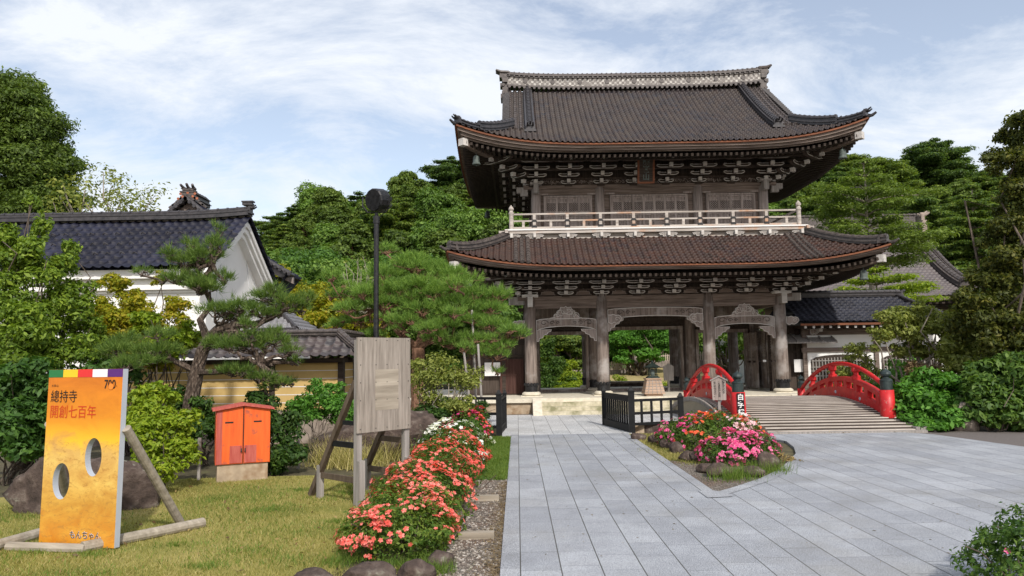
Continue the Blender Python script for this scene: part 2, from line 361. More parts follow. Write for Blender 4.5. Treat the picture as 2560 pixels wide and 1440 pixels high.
# ------------------------------------------------------------------ mesh helpers
class MB:
    def __init__(s): s.v, s.f, s.m = [], [], []
    def add(s, vs, fs, mi=0):
        o = len(s.v); s.v.extend([tuple(map(float, p)) for p in vs]); s.f.extend([tuple(i + o for i in q) for q in fs]); s.m.extend([mi] * len(fs)); return s
    def box(s, c, d, rz=0, mi=0, ry=0, rx=0, taper=1):
        h = [x / 2 for x in d]; M = Matrix.Rotation(rz, 3, 'Z') @ Matrix.Rotation(ry, 3, 'Y') @ Matrix.Rotation(rx, 3, 'X')
        vs = []
        for z in (-1, 1):
            k = taper if z > 0 else 1
            for x, y in ((-1, -1), (1, -1), (1, 1), (-1, 1)):
                vs.append(M @ Vector((x * h[0] * k, y * h[1] * k, z * h[2])) + Vector(c))
        return s.add(vs, [(3, 2, 1, 0), (4, 5, 6, 7), (0, 1, 5, 4), (1, 2, 6, 5), (2, 3, 7, 6), (3, 0, 4, 7)], mi)
    def b2(s, x0, x1, y0, y1, z0, z1, mi=0):
        return s.box(((x0 + x1) / 2, (y0 + y1) / 2, (z0 + z1) / 2), (x1 - x0, y1 - y0, z1 - z0), mi=mi)
    def bar(s, p, q, w, h, mi=0, up=(0, 0, 1)):
        p, q = Vector(p), Vector(q); d = (q - p).normalized(); u = Vector(up)
        sd = d.cross(u)
        if sd.length < 1e-4: sd = d.cross(Vector((0, 1, 0)))
        sd.normalize(); u = sd.cross(d).normalized()
        vs = []
        for e in (p, q):
            for a, b_ in ((-1, -1), (1, -1), (1, 1), (-1, 1)): vs.append(e + sd * a * w / 2 + u * b_ * h / 2)
        return s.add(vs, [(0, 1, 2, 3), (7, 6, 5, 4), (4, 5, 1, 0), (5, 6, 2, 1), (6, 7, 3, 2), (7, 4, 0, 3)], mi)
    def tube(s, pts, rs, n=8, mi=0, cap=True):
        pts = [Vector(p) for p in pts]; vs = []; ref = Vector((.3, .2, 1)).normalized()
        for i, p in enumerate(pts):
            d = (pts[min(i + 1, len(pts) - 1)] - pts[max(i - 1, 0)]).normalized()
            a = d.cross(ref)
            if a.length < .05: a = d.cross(Vector((1, 0, 0)))
            a.normalize(); b_ = d.cross(a)
            r = rs[i] if hasattr(rs, '__len__') else rs
            for k in range(n):
                t = 2 * PI * k / n; vs.append(p + (a * math.cos(t) + b_ * math.sin(t)) * r)
        fs = []
        for i in range(len(pts) - 1):
            for k in range(n):
                k2 = (k + 1) % n; fs.append((i * n + k, i * n + k2, (i + 1) * n + k2, (i + 1) * n + k))
        if cap: fs += [tuple(range(n))[::-1], tuple(range((len(pts) - 1) * n, len(pts) * n))]
        return s.add(vs, fs, mi)
    def lathe(s, c, prof, n=16, mi=0):
        vs, fs = [], []
        for r, z in prof:
            for k in range(n):
                t = 2 * PI * k / n; vs.append((c[0] + r * math.cos(t), c[1] + r * math.sin(t), c[2] + z))
        for i in range(len(prof) - 1):
            for k in range(n):
                k2 = (k + 1) % n; fs.append((i * n + k, i * n + k2, (i + 1) * n + k2, (i + 1) * n + k))
        fs += [tuple(range(n))[::-1], tuple(range((len(prof) - 1) * n, len(prof) * n))]
        return s.add(vs, fs, mi)
    def sweep(s, pts, w, h, mi=0, off=0, w2=None):
        """upright rectangular section carried along a path; off = bottom height above the path, w2 = top width"""
        pts = [Vector(p) for p in pts]; vs = []; w2 = w if w2 is None else w2
        for i, p in enumerate(pts):
            d = pts[min(i + 1, len(pts) - 1)] - pts[max(i - 1, 0)]; d.z = 0; d.normalize(); sd = Vector((d.y, -d.x, 0))
            z0 = Vector((0, 0, off)); z1 = Vector((0, 0, off + (h[i] if hasattr(h, '__len__') else h)))
            vs += [p - sd * w / 2 + z0, p + sd * w / 2 + z0, p + sd * w2 / 2 + z1, p - sd * w2 / 2 + z1]
        fs = []
        for i in range(len(pts) - 1):
            for k in range(4):
                k2 = (k + 1) % 4; fs.append((i * 4 + k2, i * 4 + k, (i + 1) * 4 + k, (i + 1) * 4 + k2))
        n = len(pts) - 1
        fs += [(0, 1, 2, 3), (n * 4 + 3, n * 4 + 2, n * 4 + 1, n * 4)]
        return s.add(vs, fs, mi)
    def plate(s, pts, origin, ax, ay, th, mi=0, rim=0, rmi=1):
        """outline (2D) extruded by th along ax x ay; a raised rim of width rim runs along its edge on the front face"""
        o, ax, ay = Vector(origin), Vector(ax), Vector(ay); nz = ax.cross(ay).normalized()
        n = len(pts); P2 = [Vector((p[0], p[1], 0)) for p in pts]
        fr = [o + ax * p.x + ay * p.y + nz * th / 2 for p in P2]; bk = [o + ax * p.x + ay * p.y - nz * th / 2 for p in P2]
        tris = tessellate_polygon([P2])
        fs = [tuple(t) for t in tris] + [tuple(i + n for i in reversed(t)) for t in tris]
        fs += [(i, i + n, (i + 1) % n + n, (i + 1) % n) for i in range(n)]
        s.add(fr + bk, fs, mi)
        if rim:
            vs = []
            for i in range(n):
                a, b_, c_ = P2[i - 1], P2[i], P2[(i + 1) % n]
                d1 = (b_ - a).normalized(); d2 = (c_ - b_).normalized()
                nn_ = Vector((-(d1.y + d2.y), d1.x + d2.x, 0))
                if nn_.length < 1e-3: nn_ = Vector((-d1.y, d1.x, 0))
                nn_.normalize(); q = b_ + nn_ * rim
                vs += [o + ax * b_.x + ay * b_.y + nz * (th / 2 + .006), o + ax * q.x + ay * q.y + nz * (th / 2 + .006)]
            s.add(vs, [(2 * i, 2 * ((i + 1) % n), 2 * ((i + 1) % n) + 1, 2 * i + 1) for i in range(n)], rmi)
        return s
    def build(s, name, mats, parent=None, smooth=False, loc=(0, 0, 0)):
        me = bpy.data.meshes.new(name); me.from_pydata(s.v, [], s.f)
        if isinstance(mats, str): mats = [mats]
        for q in mats: me.materials.append(MATS[q])
        me.polygons.foreach_set('material_index', s.m)
        if smooth: me.polygons.foreach_set('use_smooth', [True] * len(s.f))
        me.update()
        ob = bpy.data.objects.new(name, me); COL.objects.link(ob); ob.location = loc
        if parent: ob.parent = parent
        return ob

def tag(o, label=None, cat=None, group=None, kind=None):
    if label: o['label'] = label
    if cat: o['category'] = cat
    if group: o['group'] = group
    if kind: o['kind'] = kind
    return o
def thing(name, label, cat, loc=(0, 0, 0), rz=0, group=None):
    o = bpy.data.objects.new(name, None); COL.objects.link(o); o.empty_display_size = .3
    o.location = [float(q) for q in loc]; o.rotation_euler = (0, 0, rz); return tag(o, label, cat, group)
def copy_tree(o, parent=None):
    c = o.copy(); COL.objects.link(c)
    if parent: c.parent = parent
    for ch in list(o.children): copy_tree(ch, c)
    return c
def npmesh(name, V, Q, mat, parent=None, uv=None, smooth=False, k=4, mi=None, loc=(0, 0, 0)):
    me = bpy.data.meshes.new(name); V = np.asarray(V, dtype=np.float32); Q = np.asarray(Q, dtype=np.int32)
    me.vertices.add(len(V)); me.vertices.foreach_set('co', V.ravel())
    me.loops.add(Q.size); me.loops.foreach_set('vertex_index', Q.ravel())
    me.polygons.add(len(Q)); me.polygons.foreach_set('loop_start', np.arange(0, Q.size, Q.shape[1], dtype=np.int32))
    me.polygons.foreach_set('loop_total', np.full(len(Q), Q.shape[1], dtype=np.int32))
    if uv is not None:
        l = me.uv_layers.new(name='UVMap'); l.data.foreach_set('uv', np.asarray(uv, dtype=np.float32)[Q.ravel()].ravel())
    for q in ([mat] if isinstance(mat, str) else mat): me.materials.append(MATS[q])
    if mi is not None: me.polygons.foreach_set('material_index', np.asarray(mi, dtype=np.int32))
    if smooth: me.polygons.foreach_set('use_smooth', np.ones(len(Q), dtype=bool))
    me.update(calc_edges=True); me.validate()
    ob = bpy.data.objects.new(name, me); COL.objects.link(ob); ob.location = loc
    if parent: ob.parent = parent
    return ob
def sheet(name, poly, z, mat, kind='structure', parent=None, thick=0):
    P = [Vector((p[0], p[1], 0)) for p in poly]; n = len(P); mb = MB()
    vs = [(p.x, p.y, z) for p in P]; fs = []
    for t in tessellate_polygon([P]):
        a, b_, c_ = (P[i] for i in t)
        fs.append(tuple(t) if (b_ - a).cross(c_ - a).z > 0 else tuple(reversed(t)))
    if thick:
        vs += [(p.x, p.y, z - thick) for p in P]; fs += [(i, (i + 1) % n, (i + 1) % n + n, i + n) for i in range(n)]
    mb.add(vs, fs); o = mb.build(name, mat, parent)
    if kind: o['kind'] = kind
    return o
def rock(name, c, d, seed, mat='rock', label=None, cat='rock', group=None, rz=0, parent=None, sub=3):
    rng = np.random.RandomState(seed); n = 8 * sub; V = []
    ph = rng.rand(6) * 6.28; am = rng.rand(6) * .07 + .02
    cuts = rng.randn(9, 3); cuts /= np.linalg.norm(cuts, axis=1)[:, None]; cd = .60 + rng.rand(9) * .30
    for i in range(n + 1):
        th = PI * i / n
        for j in range(2 * n):
            p = 2 * PI * j / (2 * n); u = np.array([math.sin(th) * math.cos(p), math.sin(th) * math.sin(p), math.cos(th)])
            r = 1 + am[0] * math.sin(3 * u[0] + ph[0]) + am[1] * math.sin(4 * u[1] + ph[1]) + am[2] * math.sin(5 * u[2] + ph[2]) + .03 * math.sin(11 * u[0] + 9 * u[1] + ph[3]) + .018 * math.sin(23 * u[2] + 17 * u[1] + ph[4])
            dots = cuts @ u
            for k in range(9):
                if dots[k] > 0: r = min(r, (cd[k] + .012 * math.sin(19 * u[0] + 15 * u[2] + k)) / max(dots[k], 1e-3))
            V.append(u * r)
    V = np.array(V) * np.array(d) / 2
    V = V * (1 + rng.randn(len(V), 1) * .012)
    c_, s_ = math.cos(rz), math.sin(rz); V = V @ np.array([[c_, s_, 0], [-s_, c_, 0], [0, 0, 1]])
    m2 = 2 * n; Q = [(i * m2 + j, (i + 1) * m2 + j, (i + 1) * m2 + (j + 1) % m2, i * m2 + (j + 1) % m2) for i in range(n) for j in range(m2)]
    o = npmesh(name, V, Q, mat, parent, smooth=True, loc=c); return tag(o, label, cat, group) if label else o

# text as flat mesh lettering (Blender's own fonts)
def text(name, s, size, mat, parent, loc, rot=(PI / 2, 0, 0), off=0.0, sx=1.0, spacing=1.0, align='LEFT', extr=.0):
    cu = bpy.data.curves.new(name, 'FONT'); cu.body = s; cu.size = size; cu.offset = off; cu.space_line = spacing; cu.align_x = align; cu.extrude = extr
    to = bpy.data.objects.new(name, cu); COL.objects.link(to)
    bpy.context.view_layer.update()
    me = bpy.data.meshes.new_from_object(to.evaluated_get(bpy.context.evaluated_depsgraph_get()))
    bpy.data.objects.remove(to)
    me.materials.clear(); me.materials.append(MATS[mat])
    ob = bpy.data.objects.new(name, me); COL.objects.link(ob); ob.location = loc; ob.rotation_euler = rot; ob.scale = (sx, 1, 1)
    if parent: ob.parent = parent
    return ob

# ------------------------------------------------------------------ tiled roofs
def wave(u):
    return .62 * np.cos(2 * PI * u) + .24 * np.cos(4 * PI * u + .5)
def tiled(name, Xs, Ss, surf, lim, parent, mat, tile=.22, course=.22, amp=.046, step=.058, seg=6, both=None):
    """surf(x, s) -> (N,3) points; lim(s) = (xmin, xmax); x runs along the eave, s up the slope"""
    nt_ = int(round((Xs[1] - Xs[0]) / tile)); x = np.linspace(Xs[0], Xs[1], nt_ * seg + 1)
    nc = int(round((Ss[1] - Ss[0]) / course)); ss, hv, cv = [], [], []
    for k in range(nc):
        for fr, h in ((0.0, 1.0), (.5, .5), (.98, .05)):
            ss.append(Ss[0] + (k + fr) * (Ss[1] - Ss[0]) / nc); hv.append(h); cv.append(k + fr * .99)
    ss, hv, cv = np.array(ss), np.array(hv), np.array(cv)
    X, S_ = np.meshgrid(x, ss); H = np.repeat(hv[:, None], len(x), 1); Cv = np.repeat(cv[:, None], len(x), 1)
    lo, hi = lim(ss); Xc = np.clip(X, lo[:, None], hi[:, None])
    P = surf(Xc, S_); e = .02
    dx = surf(Xc + e, S_) - surf(Xc - e, S_); ds = surf(Xc, S_ + e) - surf(Xc, S_ - e)
    N = np.cross(dx, ds); N /= np.linalg.norm(N, axis=-1, keepdims=True); N *= np.sign(N[..., 2:3])
    u = (Xc - Xs[0]) / tile
    # the arc of each tile swells towards its lower edge
    off = amp * wave(u) * (.75 + .35 * H) + step * H
    P = P + N * off[..., None]
    V = P.reshape(-1, 3); uv = np.stack([u, Cv], -1).reshape(-1, 2); w = len(x)
    i, j = np.meshgrid(np.arange(len(ss) - 1), np.arange(w - 1), indexing='ij'); a = i * w + j
    Q = np.stack([a, a + 1, a + w + 1, a + w], -1).reshape(-1, 4)
    Xf = Xc.reshape(-1); keep = ~((np.abs(Xf[Q[:, 0]] - Xf[Q[:, 1]]) < 1e-5) & (np.abs(Xf[Q[:, 2]] - Xf[Q[:, 3]]) < 1e-5)); Q = Q[keep]
    # skip faces whose upper and lower ends were both clamped together
    if (surf(np.array([[.1]]), np.array([[1.]]))[0, 0, 2] is not None):
        a0, a1, a2 = V[Q[:, 0]], V[Q[:, 1]], V[Q[:, 3]]
        up = np.cross(a1 - a0, a2 - a0)[:, 2]
        if np.median(up) < 0: Q = Q[:, ::-1]
    return npmesh(name, V, Q, mat, parent, uv, smooth=False)

class Hip:
    """hipped roof geometry in building coordinates: A, B = half size at the eaves"""
    def __init__(s, A, B, z0, a, b, lift, reach=6.0): s.A, s.B, s.z0, s.a, s.b, s.lift, s.reach = A, B, z0, a, b, lift, reach
    def z(s, x, y):
        x, y = np.abs(x), np.abs(y)
        d = np.minimum(s.A - x, s.B - y)
        t = np.clip((s.A - x) + (s.B - y), 0, None)
        return s.z0 + s.a * d + s.b * d * d + s.lift * np.clip(1 - t / s.reach, 0, 1) ** 3
    def front(s, sgn=-1):
        return lambda x, q: np.stack([x + 0 * q, sgn * (s.B - q), s.zs(x, q, 0)], -1)
    def zs(s, x, q, side):
        L = s.A if not side else s.B
        t = np.clip((L - np.abs(x)) + q, 0, None)
        return s.z0 + s.a * q + s.b * q * q + s.lift * np.clip(1 - t / s.reach, 0, 1) ** 3
    def side(s, sgn):
        return lambda y, q: np.stack([sgn * (s.A - q), y + 0 * q, s.zs(y, q, 1)], -1)
    def eave(s, side, sgn, off=0, n=40, q=0.0):
        L = (s.B if side else s.A) - q; out = []
        for t in np.linspace(-L, L, n):
            z = float(s.zs(t, q, side)) + off
            out.append((sgn * (s.A - q), t, z) if side else (t, sgn * (s.B - q), z))
        return out

def ribbed_ridge(mb, pts, w, h, off=0, mi=0, capmi=0, r=None, pitch=.24):
    """stacked ridge: stepped body, overhanging courses, a half-round cap with collar ribs"""
    mb.sweep(pts, w, h * .55, mi, off); mb.sweep(pts, w * 1.35, h * .07, mi, off + h * .3)
    mb.sweep(pts, w * .82, h * .3, mi, off + h * .55); mb.sweep(pts, w * 1.2, h * .08, mi, off + h * .85)
    r = r or w * .36
    P = [Vector(p) + Vector((0, 0, off + h * .95)) for p in pts]
    mb.tube(P, r, 8, capmi)
    L = 0
    for a, b_ in zip(P[:-1], P[1:]):
        d = (b_ - a).length; k = math.ceil(L / pitch) * pitch
        while k < L + d:
            c = a.lerp(b_, (k - L) / d); dr = (b_ - a).normalized(); mb.tube([c - dr * .03, c + dr * .03], r * 1.18, 8, capmi); k += pitch
        L += d
def horn_end(mb, p, d, s=1.0, mi=0):
    """ogre-tile end block with three horn tubes curling outward"""
    p = Vector(p); d = Vector((d[0], d[1], 0)).normalized(); sd = Vector((-d.y, d.x, 0)); rz = math.atan2(d.y, d.x)
    mb.box(p + Vector((0, 0, .16 * s)), (.12 * s, .42 * s, .34 * s), rz, mi); mb.box(p + d * .03 * s + Vector((0, 0, .34 * s)), (.16 * s, .30 * s, .12 * s), rz, mi)
    mb.box(p + d * .02 * s + Vector((0, 0, .05 * s)), (.15 * s, .56 * s, .1 * s), rz, mi)
    for k in (-1, 0, 1):
        b0 = p + sd * k * .13 * s + Vector((0, 0, (.34 if k == 0 else .28) * s))
        mb.tube([b0 - d * .1 * s, b0 + d * .14 * s + Vector((0, 0, .03 * s)), b0 + d * .28 * s + Vector((0, 0, .12 * s))], [.05 * s, .05 * s, .035 * s], 7, mi)

def under_eave(parent, H, body, zin, s0=.12, s1=1.3, s2=3.0, drop=.30, slope=.13, sides=('f', 'l', 'r', 'b'), gap=.20, mats=('wood_rafter', 'wood_edge', 'wood_x')):
    """edge board, fascia boards and two tiers of close-set rafters under a boarded soffit"""
    names = {'f': (0, -1), 'b': (0, 1), 'l': (1, -1), 'r': (1, 1)}
    e, fb = MB(), MB()
    for k in sides:
        side, sg = names[k]
        e.sweep(H.eave(side, sg, -.07, q=.07), .10, .06)
        fb.sweep(H.eave(side, sg, -.075 - drop * .34, q=.14), .08, drop * .33)
        fb.sweep(H.eave(side, sg, -.075 - drop * .72, q=.24), .09, drop * .37)
        fb.sweep(H.eave(side, sg, -.075 - drop, q=.36), .09, drop * .27)
    e.build('eave_edge_board', mats[1], parent); fb.build('eave_fascia', mats[2], parent)
    sf, rf = MB(), MB()
    def zz(side, t, q):
        L = (H.B if side else H.A)
        tt = max(0, L - abs(t) + q)
        lift = H.lift * max(0, 1 - tt / H.reach) ** 3
        base = H.z0 - .06 - drop + slope * q
        return base + lift
    for k in sides:
        side, sg = names[k]; L = (H.B if side else H.A)
        def pt(t, q, dz=0):
            z = zz(side, t, q) + dz; o = (H.A if side else H.B) - q
            return (sg * o, t, z) if side else (t, sg * o, z)
        # soffit boards
        n = 36; rows = [s0 + .2, s1, s2]
        for r0, r1 in zip(rows[:-1], rows[1:]):
            vs, fs = [], []
            for i in range(n + 1):
                for q in (r0, r1):
                    t = (L - q) * (2 * i / n - 1); vs.append(pt(t, q, .03 if r0 < s1 else -.02))
            fs = [(2 * i, 2 * i + 1, 2 * i + 3, 2 * i + 2) for i in range(n)]
            sf.add(vs, fs)
        t = -L + .2
        while t < L - .15:
            lim_ = L - abs(t)
            a, b_ = s0 + .12, min(s1, lim_)
            if b_ > a + .1: rf.bar(pt(t, a, -.035), pt(t, b_, -.035), .085, .10)
            a, b_ = s1 - .08, min(s2, lim_)
            if b_ > a + .1: rf.bar(pt(t, a, -.10), pt(t, b_, -.10), .085, .11)
            t += gap
        # purlin boards that part the two rafter tiers
        rf.sweep([pt((L - s1) * (2 * i / 24 - 1), s1, -.16) for i in range(25)], .10, .13)
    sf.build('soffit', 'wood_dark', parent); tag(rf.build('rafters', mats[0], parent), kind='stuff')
    # hip rafters with pale ends
    for sx in (-1, 1):
        for sy in (-1, 1):
            if sy > 0 and 'b' not in sides: continue
            mb = MB(); P = []
            for q in np.linspace(.35, s2, 8): P.append((sx * (H.A - q), sy * (H.B - q), zz(0, H.A - q, q) - .16))
            mb.sweep(P, .2, .24)
            mb.box((sx * (H.A - .30), sy * (H.B - .30), P[0][2] + .12), (.24, .26, .26), math.atan2(sy, sx), mi=1)
            mb.build('hip_rafter', ['wood_x', 'wood_end'], parent)
            bl = MB(); q = .75; px_, py_, pz = sx * (H.A - q), sy * (H.B - q), zz(0, H.A - q, q) - .2
            bl.lathe((px_, py_, pz - .42), [(.15, 0), (.155, .03), (.13, .08), (.115, .28), (.08, .34), (.02, .36)], 12)
            bl.tube([(px_, py_, pz - .08), (px_, py_, pz + .06)], .012, 5)
            bl.tube([(px_, py_, pz - .40), (px_, py_, pz - .47)], .02, 5)
            bl.build('wind_bell', 'bell_green', parent)
    return zz

# bracket cluster (one complex of the eaves): origin on the wall plane, out = -Y, z up; total height h, reach d
def arm_profile(L, h):
    out = [(-L, h), (-L, h * .55)]
    out += [(-L + L * .35 * t, h * (.55 - .55 * math.sin(t * PI / 2))) for t in (.25, .5, .75, 1)]
    out += [(L - L * .35 * t, h * (.55 - .55 * math.sin(t * PI / 2))) for t in (1, .75, .5, .25)]
    out += [(L, h * .55), (L, h)]
    return out
def bracket_mesh(h, d, w=.50, tiers=4):
    mb = MB(); th = h / tiers
    mb.box((0, 0, -.02), (.30, .30, .12), taper=1.0)
    for k in range(tiers):
        y = -d * (k + .35) / tiers; z = th * k
        L = w * (.42 + .155 * k)
        mb.plate(arm_profile(L, th * .62), (0, y, z + .01), (1, 0, 0), (0, 0, 1), .11, 0, .030, 1)
        mb.b2(-.07, .07, y - .22, .30, z + .02, z + th * .60, 0)
        # pale nose of the arm that points outward
        mb.box((0, y - .27, z + th * .42), (.135, .12, th * .72), mi=1)
        for sx in (-1, 0, 1):
            x = sx * (L - .07); mb.b2(x - .075, x + .075, y - .075, y + .075, z + th * .62, z + th * .80, 0)
            mb.b2(x - .055, x + .055, y - .085, y - .075, z + th * .63, z + th * .73, 1)
        if k == tiers - 1:
            for sx in (-1, 1):
                S = [(sx * (L - .03), th * .30), (sx * (L + .08), th * .34), (sx * (L + .17), th * .60), (sx * (L + .24), th * .86), (sx * (L + .38), th * .98),
                     (sx * (L + .38), th * 1.10), (sx * (L + .18), th * 1.02), (sx * (L + .06), th * .74), (sx * (L - .03), th * .62)]
                if sx < 0: S = S[::-1]
                mb.plate(S, (0, y - .02, z), (1, 0, 0), (0, 0, 1), .10, 0, .028, 1)
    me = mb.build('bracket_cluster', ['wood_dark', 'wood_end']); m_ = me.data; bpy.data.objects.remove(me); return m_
def place(mesh, name, parent, loc, rz=0, scale=1):
    o = bpy.data.objects.new(name, mesh); COL.objects.link(o); o.parent = parent; o.location = loc; o.rotation_euler = (0, 0, rz)
    o.scale = (scale,) * 3 if not hasattr(scale, '__len__') else scale
    return o

def swirl_beam(mb, x0, x1, y, z0, z1, th, mi=0, pm=1):
    """rainbow beam: arched underside, scroll cuts near both ends, pale-edged"""
    L = x1 - x0; hgt = z1 - z0; up = []
    for t in np.linspace(0, 1, 15): up.append((x0 + L * t, z0 + hgt * .34 * math.sin(PI * min(1, max(0, t))) ** .55))
    for t in np.linspace(1, 0, 15): up.append((x0 + L * t, z1 - hgt * .16 + hgt * .16 * math.sin(PI * t) ** .4))
    mb.plate(up, (0, y, 0), (1, 0, 0), (0, 0, 1), th, mi, .022, pm)
    for sx, cx in ((1, x0 + L * .13), (-1, x1 - L * .13)):
        for k, (r0, dx) in enumerate(((.16, 0), (.10, .30), (.07, .52))):
            pts = [(cx + sx * dx + sx * (r0 * hgt * 2) * (1 - a / 9) * math.cos(a), y - th / 2 - .008, (z0 + z1) / 2 + hgt * .12 + r0 * hgt * 1.5 * (1 - a / 9) * math.sin(a)) for a in np.linspace(0, 6.3, 14)]
            mb.tube(pts, .011, 4, 2)
def scroll_bracket(mb, x, y, z, sx, s=1.0, mi=0, pm=1):
    S = [(0, 0), (.10, -.02), (.16, -.10), (.26, -.12), (.30, -.20), (.40, -.22), (.46, -.30), (.52, -.34), (.52, -.42), (.40, -.42), (.34, -.50), (.0, -.52)]
    S = [(sx * a * s, b_ * s) for a, b_ in S]
    S = [(q[0], q[1]) for q in S]
    S2 = [(sx * 0, 0), (sx * .62 * s, 0), (sx * .60 * s, -.08 * s), (sx * .48 * s, -.12 * s), (sx * .44 * s, -.20 * s), (sx * .30 * s, -.24 * s), (sx * .26 * s, -.34 * s), (sx * .12 * s, -.38 * s), (sx * .10 * s, -.48 * s), (0, -.50 * s)]
    if sx > 0: S2 = S2[::-1]
    mb.plate(S2, (x, y, z), (1, 0, 0), (0, 0, 1), .14, mi, .022, pm)
def nose_scroll(mb, x, y, z, sx, s=1.0):
    S = [(0, -.13), (.12, -.20), (.22, -.14), (.30, -.18), (.42, -.12), (.50, -.02), (.46, .08), (.38, .13), (.28, .12), (.20, .16), (.10, .13), (0, .14)]
    S = [(sx * a * s, b_ * s) for a, b_ in S]
    if sx < 0: S = S[::-1]
    mb.plate(S, (x, y, z), (1, 0, 0), (0, 0, 1), .16, 0, .025, 1)
    c = (x + sx * .33 * s, z); mb.tube([(c[0] + .09 * s * (1 - a / 8) * math.cos(a), y - .09, c[1] - .02 + .08 * s * (1 - a / 8) * math.sin(a)) for a in np.linspace(0, 5.6, 10)], .012, 4, 1)
def carved(mb, x0, x1, y, z0, z1, seed, mi=0, hi=1, n=40, r=.028):
    """relief of leaves and waves: small curled ridges standing off a board"""
    mb.b2(x0, x1, y - .02, y + .02, z0, z1, mi); rng = random.Random(seed)
    for k in range(n):
        cx, cz = rng.uniform(x0 + .06, x1 - .06), rng.uniform(z0 + .05, z1 - .05); a0 = rng.uniform(0, 6.3); q = rng.uniform(.05, .09); sgn = rng.choice((-1, 1))
        pts = []
        for a in np.linspace(0, 4, 6):
            pts.append((min(x1 - .02, max(x0 + .02, cx + q * (1 - a / 6) * math.cos(a0 + sgn * a))), y - .03, min(z1 - .02, max(z0 + .02, cz + q * (1 - a / 6) * math.sin(a0 + sgn * a)))))
        mb.tube(pts, [r * .5, r * .5, r * .45, r * .4, r * .3, r * .2], 4, hi, cap=False)

# ================================================================== SETTING
hillS = [(-.9, .10), (-.62, .10), (-.46, .115), (-.40, .15), (-.35, .185), (-.30, .22), (-.27, .255), (-.21, .235), (-.16, .25), (-.10, .27), (0, .27), (.2, .26), (.38, .262), (.45, .275), (.52, .285), (.58, .28), (.63, .255), (.72, .25), (.9, .25)]
def hill_z(X, Y):
    X, Y = np.asarray(X, float), np.asarray(Y, float); a = X / np.maximum(Y, 1)
    S_ = np.interp(a, [p[0] for p in hillS], [p[1] for p in hillS])
    t = np.clip((Y - 66) / 52, 0, 1); t = t * t * (3 - 2 * t)
    return (S_ * 118 - 10) * t - np.clip(Y - 118, 0, 60) * .12 - .12
gx, gy = np.meshgrid(np.linspace(-90, 120, 80), np.linspace(66, 178, 50))
gz = hill_z(gx, gy); V = np.stack([gx, gy, gz], -1).reshape(-1, 3)
ii, jj = np.meshgrid(np.arange(49), np.arange(79), indexing='ij'); a = ii * 80 + jj
o = npmesh('hill', V, np.stack([a, a + 1, a + 81, a + 80], -1).reshape(-1, 4), 'hill_floor', smooth=True); tag(o, kind='structure')
sheet('ground', [(-400, -60), (400, -60), (400, 900), (-400, 900)], -.02, 'soil')
sheet('lawn', [(-22, -3), (-.72, -3), (-.72, 6.5), (-1.8, 7.2), (-1.75, 10.5), (-2.2, 12.2), (-3.5, 13.4), (-6, 13.2), (-8, 11.6), (-12, 11), (-22, 11)], .0, 'lawn')
sheet('grass_verge', [(-.75, 12.3), (-.2, 12.3), (-.2, 19.4), (-1.6, 19.4), (-1.2, 14.5)], .004, 'lawn')
sheet('gravel_strip', [(-.85, 2), (-.19, 2), (-.19, 12.8), (-.85, 12.8)], .006, 'gravel')
isl = [G(*p)[:2] for p in ((1775, 1241), (1840, 1222), (1900, 1202), (1945, 1180), (1972, 1158), (1990, 1138), (1985, 1122), (1965, 1106), (1930, 1092))]
isl = [tuple(map(float, p)) for p in isl]
sheet('paving', [(-.19, 2), (12, 2), (11.6, 8), (11.0, 12), (10.5, 15.5), (10.05, 18.3), (9.5, 18.93), (5.7, 18.95)] + isl[::-1][1:] + [(2.83, 19.6), (-.19, 19.6)], .03, 'granite', thick=.05)
sheet('paving_before_gate', [(-.55, 19.6), (3.0, 19.6), (2.6, 22.2), (5.55, 22.2), (5.55, 26.6), (-6, 26.6), (-6, 22.2), (-.55, 22.2)], .026, 'granite_pale', thick=.05)
sheet('asphalt_yard', [(9.5, 19.4), (10.1, 18.3), (10.55, 15.5), (11.05, 12), (11.65, 8), (12.05, 2), (40, 2), (40, 19.4)], .008, 'asphalt')
kb = MB()
kp = isl[:-1]; off = []
for i, p in enumerate(kp):
    q0, q1 = Vector(kp[max(i - 1, 0)]), Vector(kp[min(i + 1, len(kp) - 1)]); d = (q1 - q0).normalized(); off.append((p[0] + d.y * .20, p[1] - d.x * .20))
kb.add([(*p, .034) for p in kp] + [(*p, .034) for p in off], [(i, i + len(kp), i + 1 + len(kp), i + 1) for i in range(len(kp) - 1)])
kb.v = [(a_, b_, .037) for a_, b_, c_ in kb.v]
tag(kb.build('island_border', 'granite_kerb'), kind='structure')
kb = MB(); kb.add([(2.68, 10.9, .034), (2.85, 10.7, .034), (2.85, 19.6, .034), (2.70, 19.6, .034)], [(0, 1, 2, 3)]); kb.add([(-.19, 2, .034), (-.006, 2, .034), (-.006, 19.6, .034), (-.19, 19.6, .034)], [(0, 1, 2, 3)])
tag(kb.build('path_border', 'granite_kerb'), kind='structure')
sheet('island_tip', [(2.62, 10.55), (3.0, 10.62), (3.0, 10.98), (2.84, 11.1), (2.62, 11.1)], .040, 'granite_kerb')
sheet('island_gravel', [isl[0], isl[1], isl[2], isl[3], isl[4], (4.4, 13.6), (3.4, 13.9), (2.83, 14.6)], .012, 'gravel')

# ================================================================== TEMPLE GATE
GX, GY = 5.36, 31.9
gate = thing('temple_gate', 'two-storey weathered timber temple gate with dark tiled hipped roofs, pale balcony and rows of brackets', 'temple gate', (GX, GY, 0))
HL = Hip(7.83, 6.25, 5.20, .55, .027, .65, 6.0)
HU = Hip(7.50, 5.90, 9.67, .543, .028, .85, 6.0)
CXs = (-4.83, -2.06, 2.06, 4.83)

